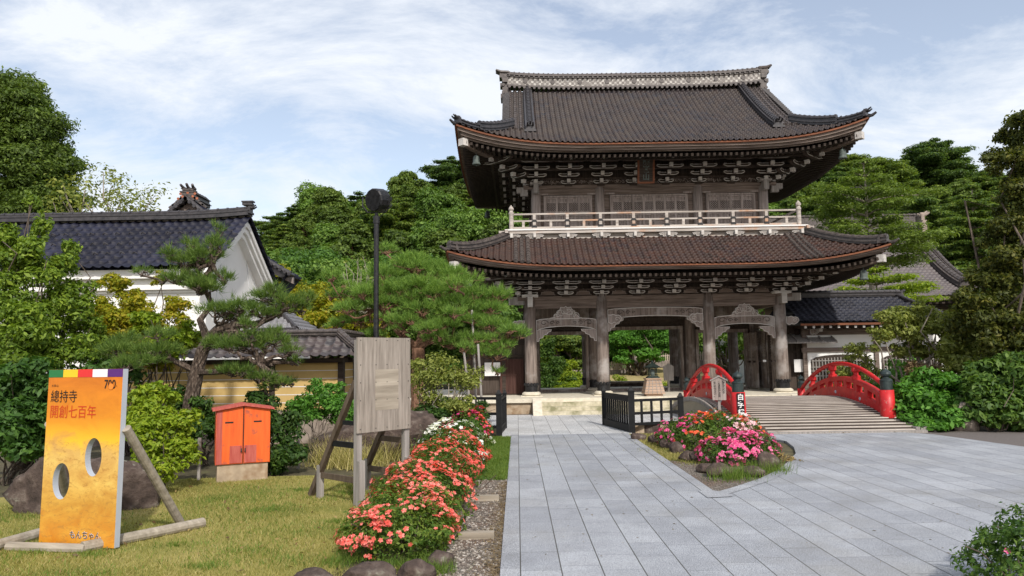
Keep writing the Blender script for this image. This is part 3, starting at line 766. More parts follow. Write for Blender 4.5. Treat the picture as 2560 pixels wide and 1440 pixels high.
# lower tiled roof
lr = tiled('lower_roof', (-7.83, 7.83), (0, 2.2), HL.front(), lambda s: (-(7.83 - s), 7.83 - s), gate, 'tile_lower', tile=.215, course=.20)
for sg in (-1, 1):
    tiled('lower_roof_side', (-6.25, 6.25), (0, 2.2), HL.side(sg), lambda s: (-(6.25 - s), 6.25 - s), gate, 'tile_lower', tile=.215, course=.20)
tiled('lower_roof_back', (-7.83, 7.83), (0, 2.2), HL.front(1), lambda s: (-(7.83 - s), 7.83 - s), gate, 'tile_lower', tile=.43, course=.4, seg=4)
under_eave(gate, HL, (4.83, 3.2), 5.2, drop=.26)
# upper tiled roof
limU = lambda s: (-np.where(s < 2.05, 7.5 - s, 5.5), np.where(s < 2.05, 7.5 - s, 5.5))
tiled('upper_roof', (-7.5, 7.5), (0, 5.85), HU.front(), limU, gate, 'tile_upper', tile=.205, course=.20)
tiled('upper_roof_back', (-7.5, 7.5), (0, 5.85), HU.front(1), limU, gate, 'tile_upper', tile=.41, course=.4, seg=4)
for sg in (-1, 1):
    tiled('upper_roof_side', (-5.9, 5.9), (0, 2.6), HU.side(sg), lambda s: (-(5.9 - s), 5.9 - s), gate, 'tile_upper', tile=.205, course=.20)
under_eave(gate, HU, (4.5, 2.9), 9.67, drop=.36, slope=.235)

# gable ends and barge boards
for sg in (-1, 1):
    mb = MB(); x = sg * 4.95
    P = [(x, y, float(HU.zs(0, 5.9 - abs(y), 0)) - .12) for y in np.linspace(-3.6, 3.6, 15)] ; B_ = [(x, y, 10.9) for y in np.linspace(-3.6, 3.6, 15)]
    mb.add(P + B_, [(i, i + 1, i + 16, i + 15) for i in range(14)]); mb.build('gable_wall', 'wood_dark', gate)
    mb = MB()
    mb.sweep([(sg * 5.42, y, float(HU.zs(5, 5.9 - abs(y), 0)) - .42) for y in np.linspace(-3.9, 3.9, 25)], .09, .36); mb.build('bargeboard', 'wood_z', gate)
    mb = MB()
    for xx in (5.5, 5.28, 5.06):
        for sy in (-1, 1):
            ribs = [(sg * xx, sy * (5.9 - q), float(HU.zs(5, q, 0)) + .06) for q in np.linspace(1.75, 5.8, 20)]; mb.tube(ribs, .07, 7)
            for q in np.linspace(1.8, 5.7, 20): mb.tube([(sg * xx, sy * (5.9 - q), float(HU.zs(5, q, 0)) + .06), (sg * xx, sy * (5.9 - q - .05), float(HU.zs(5, q + .05, 0)) + .06)], .085, 7)
    mb.build('verge_tiles', 'ridge_brown', gate)
    # stepped verge tiles seen edge-on beside the gable
    mb = MB()
    for k in range(22):
        z = 11.15 + k * .115; y0 = -3.75 + k * .16
        mb.box((sg * 5.66, y0 * .97, z), (.30, .22, .05), ry=sg * .25)
    mb.build('verge_side_tiles', 'ridge_dark', gate)
    # descending ridges
    for sy in (-1, 1):
        mb = MB(); pts = [(sg * 4.72, sy * (5.9 - q), float(HU.zs(4.7, q, 0)) + .02) for q in np.linspace(5.75, 1.55, 22)]
        ribbed_ridge(mb, pts, .30, .26, pitch=.2); horn_end(mb, (pts[-1][0], pts[-1][1] + sy * .04, pts[-1][2]), (0, sy), .8)
        mb.build('descending_ridge', 'ridge_dark', gate)
        mb = MB(); pts = [(sg * (7.5 - q), sy * (5.9 - q), float(HU.z(7.5 - q, 5.9 - q)) + .02) for q in np.linspace(2.1, .12, 12)]
        ribbed_ridge(mb, pts[:8], .26, .30, pitch=.2); ribbed_ridge(mb, pts[6:], .22, .20, pitch=.2)
        horn_end(mb, pts[7], (sg, sy), .62); horn_end(mb, pts[-1], (sg, sy), .72)
        c = Vector(pts[-1]); mb.tube([c, c + Vector((sg * .16, sy * .16, .02)), c + Vector((sg * .26, sy * .26, .10))], [.06, .06, .04], 7)
        mb.build('hip_ridge', 'ridge_dark', gate)
        mb = MB(); pts = [(sg * (7.83 - q), sy * (6.25 - q), float(HL.z(7.83 - q, 6.25 - q)) + .02) for q in np.linspace(2.15, .12, 12)]
        ribbed_ridge(mb, pts, .26, .24, pitch=.2); horn_end(mb, pts[-2], (sg, sy), .72)
        c = Vector(pts[-1]); mb.tube([c, c + Vector((sg * .16, sy * .16, .02)), c + Vector((sg * .26, sy * .26, .10))], [.06, .06, .04], 7)
        mb.build('hip_ridge', 'ridge_brown', gate)
for sg in (-1, 1):
    mb = MB()
    for xx in (5.35, 5.13, 4.9):
        mb.tube([(sg * xx, -(6.25 - q), float(HL.zs(xx, q, 0)) + .05) for q in np.linspace(.02, 2.15, 10)], .075, 7, mi=0)
        for q in np.linspace(.05, 2.1, 10): mb.tube([(sg * xx, -(6.25 - q), float(HL.zs(xx, q, 0)) + .05), (sg * xx, -(6.25 - q - .05), float(HL.zs(xx, q + .05, 0)) + .05)], .092, 7)
    mb.build('round_tile_rows', 'ridge_brown', gate)

# main ridge
def rz_(x): return .02 + .16 * (abs(x) / 5.6) ** 4
rp = lambda dz: [(x, 0, 13.78 + dz + rz_(x)) for x in np.linspace(-5.6, 5.6, 29)]
mb = MB(); mb.sweep(rp(.05), .62, .07)
mb.sweep(rp(.48), .56, .05); mb.sweep(rp(.55), .66, .05); mb.tube([Vector(p) + Vector((0, 0, .66)) for p in rp(0)], .13, 9)
for k in range(52):
    x = -5.5 + k * 11 / 51; z = 13.78 + rz_(x)
    mb.tube([(x, -.42, z - .02), (x, .42, z - .02)], .062, 7)
    mb.tube([(x - .03, 0, z + .66), (x + .03, 0, z + .66)], .155, 9)
    mb.tube([(x, -.36, z + .50), (x, .36, z + .50)], .04, 6)
mb.build('main_ridge', 'ridge_brown', gate)
mb = MB(); mb.sweep(rp(.12), .48, .36); mb.build('ridge_band', 'ridge_band', gate)
for k in range(9):
    mb = MB(); x = -4.8 + k * 1.2; z = 13.78 + rz_(x) + .32; mb.tube([(x, -.235, z), (x, -.265, z)], .10, 12); mb.build('ridge_crest', 'ridge_brown', gate)
for sg in (-1, 1):
    mb = MB(); x = sg * 5.68; z = 13.72
    mb.box((x, 0, z + .1), (.28, .5, .42)); mb.box((x + sg * .06, 0, z + .36), (.36, .42, .16)); mb.box((x + sg * .02, 0, z + .55), (.24, .62, .20)); mb.box((x + sg * .06, 0, z + .74), (.42, .5, .12))
    mb.box((x + sg * .0, 0, z + .86), (.5, .34, .12)); mb.box((x + sg * .05, 0, z - .2), (.34, .7, .2)); mb.box((x, 0, z - .4), (.22, .6, .24))
    for yy in (-.16, 0, .16): mb.tube([(x - sg * .15, yy, z + .95), (x + sg * .2, yy, z + .97), (x + sg * .42, yy, z + 1.06)], [.07, .07, .05], 7)
    for zz_ in (.0, .34, .62): mb.tube([(x + sg * .1, -.3, z + zz_), (x + sg * .1, .3, z + zz_)], .07, 8)
    mb.build('ridge_end', 'ridge_brown', gate)

# columns with stone bases and black metal shoes
for yr in (-3.2, 0, 3.2):
    for cx in CXs:
        c = MB(); r = .235 if yr != 0 else .225
        c.lathe((cx, yr, 0), [(r, .72), (r, 1.4), (r * .98, 3.2), (r * .93, 4.5)], 18)
        col_ = c.build('column', 'wood_z', gate, smooth=True)
        c = MB(); c.lathe((cx, yr, 0), [(r + .012, .74), (r + .012, 1.02)], 24)
        for k in range(12):
            t = 2 * PI * k / 12; c.lathe((cx + (r + .0) * math.cos(t), yr + r * math.sin(t), 1.0), [(.06, -.02), (.06, .05), (.03, .08)], 7)
        c.build('metal_shoe', 'black_metal', col_)
        c = MB(); c.box((cx, yr, .575), (.82, .82, .05)); c.lathe((cx, yr, .60), [(.30, 0), (.36, .03), (.36, .09), (.28, .14)], 20)
        c.build('column_base', 'stone_white', col_)

# lower framework
f = MB()
for yr in (-3.2, 3.2):
    f.b2(-5.3, 5.3, yr - .14, yr + .14, 4.24, 4.40); f.b2(-4.9, 4.9, yr - .10, yr + .10, 3.93, 4.237)
for cx in (-4.83, 4.83):
    f.b2(cx - .14, cx + .14, -3.7, 3.7, 4.243, 4.397); f.b2(cx - .10, cx + .10, -3.1, 3.1, 3.93, 4.24)
    f.b2(cx - .08, cx + .08, -3.1, 3.1, 3.1, 3.35)
f.build('tie_beam', 'wood_x', gate)
for cx in (-4.83, 4.83):
    sx = 1 if cx > 0 else -1; f = MB()
    f.box((sx * 5.32, -3.2, 4.24), (.62, .20, .30)); f.box((sx * 5.635, -3.2, 4.24), (.03, .21, .30), mi=1); f.box((cx, -3.55, 4.16), (.20, .50, .38)); f.box((cx, -3.81, 4.16), (.20, .03, .38), mi=1); f.box((cx, -3.46, 4.40), (.62, .5, .09), mi=1)
    f.build('beam_nose', ['wood_silver', 'wood_end'], gate)
f = MB(); f.b2(-4.8, 4.8, -3.15, 3.15, 4.42, 4.46); f.build('gate_ceiling', 'wood_dark', gate)
f = MB()
swirl_beam(f, -4.6, -2.28, -3.2, 3.06, 3.56, .20); f.build('rainbow_beam', ['wood_z', 'wood_end', 'wood_dark'], gate)
f = MB(); swirl_beam(f, 2.28, 4.6, -3.2, 3.06, 3.56, .20); f.build('rainbow_beam', ['wood_z', 'wood_end', 'wood_dark'], gate)
f = MB(); swirl_beam(f, -1.84, 1.84, -3.2, 3.42, 3.92, .22); f.build('rainbow_beam', ['wood_z', 'wood_end', 'wood_dark'], gate)
f = MB()
for cx, sx, z in ((-4.60, 1, 3.12), (-2.28, -1, 3.12), (2.28, 1, 3.12), (4.60, -1, 3.12), (-1.84, 1, 3.50), (1.84, -1, 3.50)):
    f = MB(); scroll_bracket(f, cx, -3.2, z, sx, .95 if abs(z - 3.5) > .1 else 1.0); f.build('scroll_bracket', ['wood_wall', 'wood_end'], gate)
for cx, sx, yy, zz_, q in ((-5.05, -1, -3.2, 3.34, 1), (5.05, 1, -3.2, 3.34, 1), (-1.84, 1, -3.25, 3.5, 1.1), (1.84, -1, -3.25, 3.5, 1.1)):
    f = MB(); nose_scroll(f, cx, yy, zz_, sx, q); f.build('scroll_nose', ['wood_wall', 'wood_end'], gate)
for cx in (-3.45, 3.45):
    f = MB(); S = [(-.62, 0), (-.50, .02), (-.44, .12), (-.34, .14), (-.36, .26), (-.24, .32), (-.20, .42), (-.06, .40), (0, .46), (.06, .40), (.20, .42), (.24, .32), (.36, .26), (.34, .14), (.44, .12), (.50, .02), (.62, 0), (.5, -.05), (-.5, -.05)]
    f.plate(S[::-1], (cx, -3.25, 3.56), (1, 0, 0), (0, 0, 1), .12, 0, .022, 1)
    for k in range(9):
        a0 = k * .7; q = .07 + .02 * (k % 3); px_, pz = cx - .40 + k * .1, 3.64 + .16 * math.sin(PI * k / 8)
        f.tube([(px_ + q * math.cos(a), -3.33, pz + q * math.sin(a)) for a in np.linspace(a0, a0 + 4.6, 9)], .012, 4, 1)
    f.build('carved_crest', ['wood_wall', 'wood_end'], gate)

# middle row: door frames, carved lintels and jambs
f = MB()
ops = ((-4.40, -2.42, 3.00), (-1.42, 1.62, 3.17), (2.42, 4.40, 3.00))
for x0, x1, zt in ops:
    f.b2(x0 - .13, x0, -.12, .12, .66, zt); f.b2(x1, x1 + .13, -.12, .12, .66, zt); f.b2(x0 - .13, x1 + .13, -.121, .121, zt, zt + .14)
f.b2(-4.8, 4.8, -.11, .11, .57, .68)
f.b2(-4.8, 4.8, -.09, .09, 3.72, 4.42)
f.build('door_frame', 'wood_z', gate)
f = MB()
for (x0, x1, zt), (c0, c1) in zip(ops, ((-4.62, -2.28), (-1.84, 1.84), (2.28, 4.62))):
    carved(f, c0, c1, -.02, zt + .14, zt + .42, int(zt * 10 + x0), n=46); f.b2(c0, c1, -.10, .10, zt + .42, zt + .52, 1)
    f.b2(c0, c1, -.03, .03, zt + .52, 3.72)
f.build('carved_lintel', ['wood_dark', 'wood_dark_z'], gate)
for x0, x1, s_ in ((-4.66, -4.53, 1), (-2.29, -2.20, 2), (-1.84, -1.55, 3), (1.75, 1.84, 4), (2.20, 2.29, 5), (4.53, 4.66, 6)):
    f = MB(); carved(f, x0, x1, -.05, .68, 3.6 if abs(x0) < 2 else 3.14, s_, n=44, r=.024)
    f.build('carved_jamb', ['wood_dark', 'wood_dark_z'], gate)
def lattice_leaf(mb, L, h, n=9):
    """door leaf in its own xz plane: solid foot boards, tight diamond lattice above"""
    for x in (0, L / 2, L): mb.b2(x - .045, x + .045, -.035, .035, 0, h, 0)
    for z in (.03, h * .42, h * .50, h * .96): mb.b2(0, L, -.030, .030, z - .05, z + .05, 0)
    mb.b2(.02, L - .02, -.012, .012, .05, h * .42, 0)
    for x0, x1 in ((.045, L / 2 - .045), (L / 2 + .045, L - .045)):
        z0, z1 = h * .50 + .05, h * .96 - .05; w, hh = x1 - x0, z1 - z0; st = .11
        for sg in (1, -1):
            k = -hh
            while k < w:
                a = max(0, k); b_ = min(w, k + hh)
                if b_ - a > .03:
                    p = (x0 + a, .0, z0 + (a - k)) ; q = (x0 + b_, 0, z0 + (b_ - k))
                    if sg < 0: p = (x1 - a, .012, p[2]); q = (x1 - b_, .012, q[2])
                    mb.bar(p, q, .02, .022, 0, up=(0, 1, 0))
                k += st
for hx, rz in ((4.42, -PI / 2 + .12), (-4.42, -PI / 2 - .12), (1.66, PI / 2 - .1)):
    f = MB(); lattice_leaf(f, 1.0, 2.3); o = f.build('door_leaf', 'wood_z', gate, loc=(hx, -.15, .68)); o.rotation_euler = (0, 0, rz)
for sx in (-1, 1):
    f = MB(); lattice_leaf(f, 1.40, 2.36); o = f.build('side_lattice', 'wood_z', gate, loc=(sx * 4.83, -2.96, .68)); o.rotation_euler = (0, 0, PI / 2)
    f = MB(); lattice_leaf(f, 1.40, 2.36); o = f.build('side_lattice', 'wood_z', gate, loc=(sx * 4.83, -1.54, .68)); o.rotation_euler = (0, 0, PI / 2)

# lower brackets: front, back and side rows
bmL = bracket_mesh(.66, 1.55, .74)
for k in range(8): place(bmL, 'bracket_cluster', gate, (-4.83 + 1.38 * k, -3.24, 4.44))
for sg in (-1, 1):
    for k in range(1, 5): place(bmL, 'bracket_cluster', gate, (sg * 4.87, -3.2 + 1.28 * k, 4.44), sg * PI / 2)
    place(bmL, 'bracket_cluster', gate, (sg * 4.87, -3.2, 4.44), sg * PI / 2); place(bmL, 'bracket_cluster', gate, (sg * 4.9, -3.27, 4.44), sg * PI / 4, (1, 1.35, 1))
bmU = bracket_mesh(.76, 1.65, .72)
for k in range(8): place(bmU, 'bracket_cluster', gate, (-4.51 + 1.288 * k, -2.94, 8.86))
for sg in (-1, 1):
    for k in range(0, 5): place(bmU, 'bracket_cluster', gate, (sg * 4.55, -2.9 + 1.24 * k, 8.86), sg * PI / 2)
    place(bmU, 'bracket_cluster', gate, (sg * 4.58, -2.97, 8.86), sg * PI / 4, (1, 1.4, 1))
# boards, purlins and carvings between the clusters
f = MB()
for (bx, by, z0, h, d) in ((4.83, 3.2, 4.42, .66, 1.55), (4.51, 2.9, 8.84, .74, 1.65)):
    for k in range(3):
        o_ = d * (k + .35) / 3; z = z0 + h / 3 * (k + .80)
        for sy in (-1, 1): f.b2(-bx - o_, bx + o_, sy * (by + o_) - .05, sy * (by + o_) + .05, z, z + h * .11)
        for sx in (-1, 1): f.b2(sx * (bx + o_) - .05, sx * (bx + o_) + .05, -by - o_ + .06, by + o_ - .06, z + .003, z + h * .11 - .003)
    f.b2(-bx, bx, -by - .02, -by + .04, z0, z0 + h + .45); f.b2(-bx, bx, by - .04, by + .02, z0, z0 + h + .45)
    for sx in (-1, 1): f.b2(sx * bx - .03, sx * bx + .03, -by + .05, by - .05, z0, z0 + h + .45)
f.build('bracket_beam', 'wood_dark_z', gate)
for k in range(7):
    f = MB(); x = -4.83 + 1.38 * (k + .5)
    S = [(-.34, 0), (-.26, .02), (-.24, .12), (-.14, .13), (-.12, .22), (0, .25), (.12, .22), (.14, .13), (.24, .12), (.26, .02), (.34, 0)]
    f.plate(S[::-1], (x, -3.30, 4.44), (1, 0, 0), (0, 0, 1), .08, 0, .016, 1); f.build('frog_leg_strut', ['wood_x', 'wood_wall'], gate); f = MB()
    x = -4.51 + 1.288 * (k + .5); carved(f, x - .44, x + .44, -2.98, 8.86, 9.10, 50 + k, n=16, r=.022); f.build('carved_panel', ['wood_dark', 'wood_wall'], gate)

# upper storey
f = MB()
for cx in (-4.51, -1.98, 1.91, 4.51):
    for yr in (-2.9, 2.9): f = MB(); f.lathe((cx, yr, 0), [(.19, 6.9), (.19, 8.75)], 16); f.build('upper_column', 'wood_wall', gate, smooth=True)
f = MB(); f.b2(-5.0, 5.0, -3.05, -2.75, 8.70, 8.84); f.b2(-4.5, 4.5, -2.98, -2.82, 8.45, 8.697); f.b2(-5.0, 5.0, 2.75, 3.05, 8.70, 8.84)
for sx in (-1, 1): f.b2(sx * 4.51 - .14, sx * 4.51 + .14, -2.74, 2.74, 8.703, 8.837); f.b2(sx * 4.51 - .06, sx * 4.51 + .06, -2.8, 2.8, 6.9, 8.69)
f.b2(-4.5, 4.5, -2.86, -2.80, 6.9, 8.46); f.b2(-4.5, 4.5, 2.80, 2.86, 6.9, 8.7)
f.build('upper_wall', 'wood_x', gate)
f = MB()
for sx in (-1, 1): f = MB(); f.box((sx * 4.51, -3.14, 8.86), (.46, .46, .08)); f.box((sx * 4.51, -3.22, 8.66), (.2, .34, .36)); f.box((sx * 5.06, -2.9, 8.68), (.44, .2, .22)); f.box((sx * 4.98, -2.9, 8.52), (.30, .18, .14)); f.build('beam_nose', 'wood_silver', gate)
for x0, x1, n in ((-4.14, -2.36, 4), (-1.50, 1.44, 7), (2.30, 4.10, 4)):
    f = MB(); f.b2(x0 - .07, x0, -2.99, -2.87, 6.95, 8.40); f.b2(x1, x1 + .07, -2.99, -2.87, 6.95, 8.40); f.b2(x0 - .07, x1 + .07, -2.992, -2.868, 8.36, 8.43)
    for xx in (x0 - .05, x1 + .05): f.box((xx, -2.99, 8.48), (.32, .05, .06))
    wdt = (x1 - x0) / n
    for k in range(n):
        a, b_ = x0 + k * wdt, x0 + (k + 1) * wdt
        f.b2(a, a + .045, -2.965, -2.90, 6.97, 8.36); f.b2(b_ - .045, b_, -2.965, -2.90, 6.97, 8.36)
        for z in (8.32, 8.16, 7.78, 7.62, 7.40, 7.0): f.b2(a + .045, b_ - .045, -2.96, -2.90, z - .02, z + .03)
        f.b2(a + .05, b_ - .05, -2.92, -2.89, 8.18, 8.32); f.b2(a + .05, b_ - .05, -2.92, -2.89, 6.99, 7.78); f.b2(a + .05, b_ - .05, -2.885, -2.868, 7.78, 8.16, 1)
        f.b2((a + b_) / 2 - .02, (a + b_) / 2 + .02, -2.95, -2.92, 7.42, 7.62)
        z0, z1 = 7.81, 8.14; hh = z1 - z0; w = b_ - a - .09; st = .085
        for sg in (1, -1):
            q = -hh
            while q < w:
                s0_, s1_ = max(0, q), min(w, q + hh)
                if s1_ - s0_ > .02:
                    p0, p1 = (a + .045 + s0_, z0 + s0_ - q), (a + .045 + s1_, z0 + s1_ - q)
                    if sg < 0: p0, p1 = (b_ - .045 - s0_, p0[1]), (b_ - .045 - s1_, p1[1])
                    f.bar((p0[0], -2.925 - (sg > 0) * .008, p0[1]), (p1[0], -2.925 - (sg > 0) * .008, p1[1]), .018, .018, 2, up=(0, 1, 0))
                q += st
    f.build('lattice_window', ['wood_wall', 'wood_dark', 'wood_wall'], gate)
# name plaque hung under the upper eave, tilted forward
pq = MB(); pq.box((0, 0, 0), (.52, .05, .94)); 
pl = pq.build('name_plaque', 'wood_dark', gate, loc=(-.36, -4.35, 9.10)); pl.rotation_euler = (R(14), 0, 0)
fr = MB()
for sx in (-1, 1): fr.box((sx * .29, -.01, 0), (.07, .09, 1.08))
fr.box((0, -.01, .51), (.51, .09, .07)); fr.box((0, -.01, -.51), (.51, .09, .07)); fr.build('plaque_frame', 'wood_edge', pl)
for k, ch in enumerate(('諸', '嶽', '山')): text('plaque_lettering', ch, .27, 'bell_green', pl, (-.13, -.032, .19 - k * .29), (PI / 2, 0, 0), off=.008)

# balcony
f = MB(); f.b2(-5.55, 5.55, -3.95, 3.95, 6.44, 6.60); f.b2(-5.50, 5.50, -3.90, 3.90, 6.60, 6.80); f.build('balcony_base', 'wood_pale', gate)
f = MB(); f.b2(-5.75, 5.75, -4.15, 4.15, 6.86, 6.91); 
f.b2(-5.6, 5.6, -4.0, 4.0, 6.80, 6.859); f.build('balcony_floor', 'white_paint', gate)
f = MB()
for yy in (-4.05, 4.05): f.b2(-5.98, 5.98, yy - .06, yy + .06, 6.74, 6.86)
for xx in (-5.68, 5.68): f.b2(xx - .06, xx + .06, -4.35, 4.35, 6.735, 6.855)
f.build('balcony_edge_beam', 'wood_pale', gate)
bx_ = [-4.62 + 1.27 * k for k in range(8)]
for x in [-5.5] + bx_ + [5.5]:
    f = MB(); S = [(-.36, .06), (-.30, -.02), (-.22, .0), (-.20, -.07), (-.10, -.06), (-.06, -.12), (.06, -.12), (.10, -.06), (.20, -.07), (.22, 0), (.30, -.02), (.36, .06), (.2, .10), (-.2, .10)]
    f.plate(S, (x, -4.02, 6.62), (1, 0, 0), (0, 0, 1), .10, 0, .018, 1); f.box((x, -4.14, 6.66), (.10, .16, .17), mi=1)
    f.build('balcony_bracket', ['wood_silver', 'wood_end'], gate)
f = MB()
for z, w, e in ((6.96, .09, 5.45), (7.24, .07, 5.45), (7.50, .08, 5.45)):
    for yy in (-3.85, 3.85): f.b2(-e, e, yy - w / 2, yy + w / 2, z, z + w * (.8 if z < 7.4 else .75))
    for xx in (-5.45, 5.45): f.b2(xx - w / 2, xx + w / 2, -3.85, 3.85, z + .002, z + w * .8 - .002)
for k in range(8):
    f.b2(bx_[k] - .055, bx_[k] + .055, -3.90, -3.80, 6.91, 7.50)
    if k < 7: xm = bx_[k] + .635; f.b2(xm - .05, xm + .05, -3.89, -3.81, 6.95, 7.25)
for xm in (-5.04, 5.04): f.b2(xm - .05, xm + .05, -3.89, -3.81, 6.95, 7.25)
f.build('balcony_rail', 'wood_pale', gate)
for x in bx_:
    f = MB()
    for z in (7.02, 7.24): f = MB(); f.box((x, -3.85, z + .01), (.20, .12, .05)); f.box((x, -3.85, z + .05), (.14, .115, .045)); f.build('rail_fitting', 'black_metal', gate)
for sx in (-1, 1):
    for sy in (-1, 1):
        f = MB(); f.lathe((sx * 5.5, sy * 3.9, 6.9), [(.085, 0), (.085, .62), (.10, .63), (.10, .70), (.075, .72), (.07, .76), (.10, .80), (.105, .84), (.08, .90), (.03, .96), (.01, .99)], 12)
        f.build('newel_post', 'wood_pale', gate, smooth=False)

# platform and steps
pf = thing('stone_platform', 'pale stone platform with broad weathered steps under the temple gate', 'stone platform', (GX, GY, 0))
f = MB(); f.b2(-9.5, 9.5, -4.85, 4.6, .42, .57, 0); f.b2(-9.4, 9.4, -4.75, 4.5, 0, .42, 1); f.build('platform_slab', ['stone_white', 'concrete'], pf)
f = MB()
for k in range(3): f.b2(-4.65, 4.65, -5.72 + .29 * k, -4.85, .02 + .14 * k + (.0 if k else -.02), .02 + .14 * (k + 1))
f.build('steps', 'stone_step', pf)
for sx in (-1, 1): f = MB(); f.add([(sx * 4.67 - .16, -5.85, .02), (sx * 4.67 + .16, -5.85, .02), (sx * 4.67 + .16, -4.86, .02), (sx * 4.67 - .16, -4.86, .02), (sx * 4.67 - .16, -5.85, .12), (sx * 4.67 + .16, -5.85, .12), (sx * 4.67 + .16, -4.86, .585), (sx * 4.67 - .16, -4.86, .585)], [(0, 1, 5, 4), (1, 2, 6, 5), (2, 3, 7, 6), (3, 0, 4, 7), (4, 5, 6, 7)]); f.build('step_border', 'stone_white', pf)

# side wings of the gate: boarded walls with white notice boards
def wing(sx, label):
    t = thing('wing_wall', label, 'wall', (GX + sx * 6.05, 29.9, .57))
    f = MB(); f.b2(-1.25, 1.25, .02, .08, 0, 2.6); f.build('wall_boards', 'wood_dark_z', t)
    f = MB()
    for x in (-1.25, -.15 * sx, 1.2): f.b2(x - .07, x + .07, -.05, .05, 0, 2.6)
    for z in (0.05, 1.55, 2.05): f.b2(-1.2, 1.2, -.04, .04, z - .05, z + .05)
    f.build('wall_frame', 'wood_dark', t)
    return t
wl_ = wing(-1, 'dark boarded wall with a low double door left of the gate, partly behind the pine')
f = MB(); f.b2(.02, .92, -.035, .019, .06, 1.42)
for x in (.02, .45, .90): f.b2(x - .03, x + .03, -.06, -.036, .06, 1.42)
for z in (.09, .8, 1.4): f.b2(.02, .92, -.057, -.037, z - .03, z + .03)
f.build('door', 'wood_door', wl_)
wr_ = wing(1, 'grey boarded wall with a small pent roof between gate and tiled wing on the right')
f = MB(); f.add([(-.9, -.75, 1.92), (1.15, -.75, 1.92), (1.15, .1, 2.28), (-.9, .1, 2.28), (-.9, -.75, 1.87), (1.15, -.75, 1.87), (1.15, .1, 2.23), (-.9, .1, 2.23)], [(0, 1, 2, 3), (7, 6, 5, 4), (0, 4, 5, 1), (1, 5, 6, 2), (3, 7, 4, 0)])
for k in range(5): f.bar((-.9 + k * .5, -.77, 1.945), (-.9 + k * .5, .1, 2.31), .05, .05)
f.build('pent_roof', 'wood_silver', wr_)
for nm, lab, px, py, w, h in (('notice_board', 'blank white notice board on the dark wall left of the gate', 1231, 923, .62, .53), ('notice_board', 'blank white notice board on the grey wall right of the gate', 2008, 914, .72, .50)):
    p = U(px, py, 29.72); f = MB(); f.box((0, 0, 0), (w, .03, h)); t = f.build(nm, 'white_paint', loc=tuple(p)); tag(t, lab, 'notice board', 'white boards beside the gate')

# ================================================================== FOLIAGE BUILDERS
def unit(v): return v / np.maximum(np.linalg.norm(v, axis=-1, keepdims=True), 1e-6)
def leaves(name, P, N, mat, parent, size, aspect=.5, seed=0, jitter=.45, var=.35, kind=None, fold=.12, droop=0):
    """one leaf-shaped quad per point, facing roughly N"""
    rng = np.random.RandomState(seed); n = len(P)
    N = unit(N + rng.randn(n, 3) * jitter); T = unit(np.cross(N, rng.randn(n, 3))); T[:, 2] -= droop; T = unit(T); B = unit(np.cross(N, T))
    s = size * (1 + var * rng.randn(n)).clip(.4, 2)[:, None]
    v0 = P - T * s * .5; v2 = P + T * s * .5; v1 = P + B * s * aspect * .5 + N * s * fold; v3 = P - B * s * aspect * .5 + N * s * fold
    V = np.stack([v0, v1, v2, v3], 1).reshape(-1, 3); Q = np.arange(4 * n).reshape(-1, 4)
    o = npmesh(name, V, Q, mat, parent)
    if kind: o['kind'] = kind
    return o
def clump_points(clumps, dens, seed=0, inner=.55, bottom=.35, stray=.42):
    """clumps: rows (x, y, z, rx, ry, rz); leaf points over the outer shell of each clump, thinner underneath"""
    rng = np.random.RandomState(seed); PP, NN = [], []
    for c in clumps:
        c = np.asarray(c, float); r = c[3:6]; area = (r[0] * r[1] + r[0] * r[2] + r[1] * r[2]) * 4.2
        n = max(6, int(area * dens)); u = unit(rng.randn(n, 3)); k = rng.rand(n) < np.where(u[:, 2] > -.2, 1, bottom); u = u[k]
        rad = inner + (1 - inner) * rng.rand(len(u)) ** .5
        # break up the outline
        rad *= 1 + .24 * np.sin(u[:, 0] * 5 + c[0] * 3) * np.sin(u[:, 1] * 6 + c[1] * 3) + .12 * np.sin(u[:, 2] * 9 + c[2])
        if stray: rad += (rng.rand(len(u)) < .10) * rng.rand(len(u)) * stray
        PP.append(c[:3] + u * r * rad[:, None]); NN.append(unit(u / r) + np.array([0, 0, .5]))
    return np.concatenate(PP), np.concatenate(NN)
def limb(mb, p, q, r0, r1, rng, n=5, wob=.06, sag=0, mi=0, sides=6):
    p, q = np.array(p, float), np.array(q, float); L = np.linalg.norm(q - p); pts = []
    for i in range(n + 1):
        t = i / n; x = p + (q - p) * t
        if 0 < i < n: x = x + rng.randn(3) * L * wob
        x[2] += sag * math.sin(PI * t) * L; pts.append(x)
    mb.tube(pts, [r0 + (r1 - r0) * i / n for i in range(n + 1)], sides, mi); return pts
def conv(c): return list(c) + [c[3]] * (6 - len(c)) if len(c) < 6 else list(c)

def make_cedar(name, h, r, seed, leaf='leaf_cedar', size=.34, dens=26, n=70, bark='bark_red', low=.18):
    rng = np.random.RandomState(seed); t = thing(name, None, None); mb = MB(); cl = []
    limb(mb, (0, 0, -1.5), (0, 0, h * .93), r * .10, .05, rng, 7, .004)
    for i in range(n):
        f = rng.rand() ** .8; z = h * (low + (1 - low) * f * .97); prof = r * (1 - f ** 2.4) ** .62 * (.72 + .28 * min(1, f * 4))
        a = rng.rand() * 6.28; q = prof * (.55 + .42 * rng.rand()); s = r * (.15 + .12 * rng.rand()) * (.7 + .3 * (1 - f))
        cl.append((q * math.cos(a), q * math.sin(a), z, s * 1.25, s * 1.25, s * .72))
        if i % 3 == 0: limb(mb, (0, 0, z - q * .25), (q * math.cos(a), q * math.sin(a), z), .07, .02, rng, 3, .04)
    cl.append((0, 0, h * .95, r * .22, r * .22, r * .16))
    mb.build('trunk', bark, t); P, N = clump_points(cl, dens, seed); leaves('crown', P, N, leaf, t, size, .55, seed)
    return t
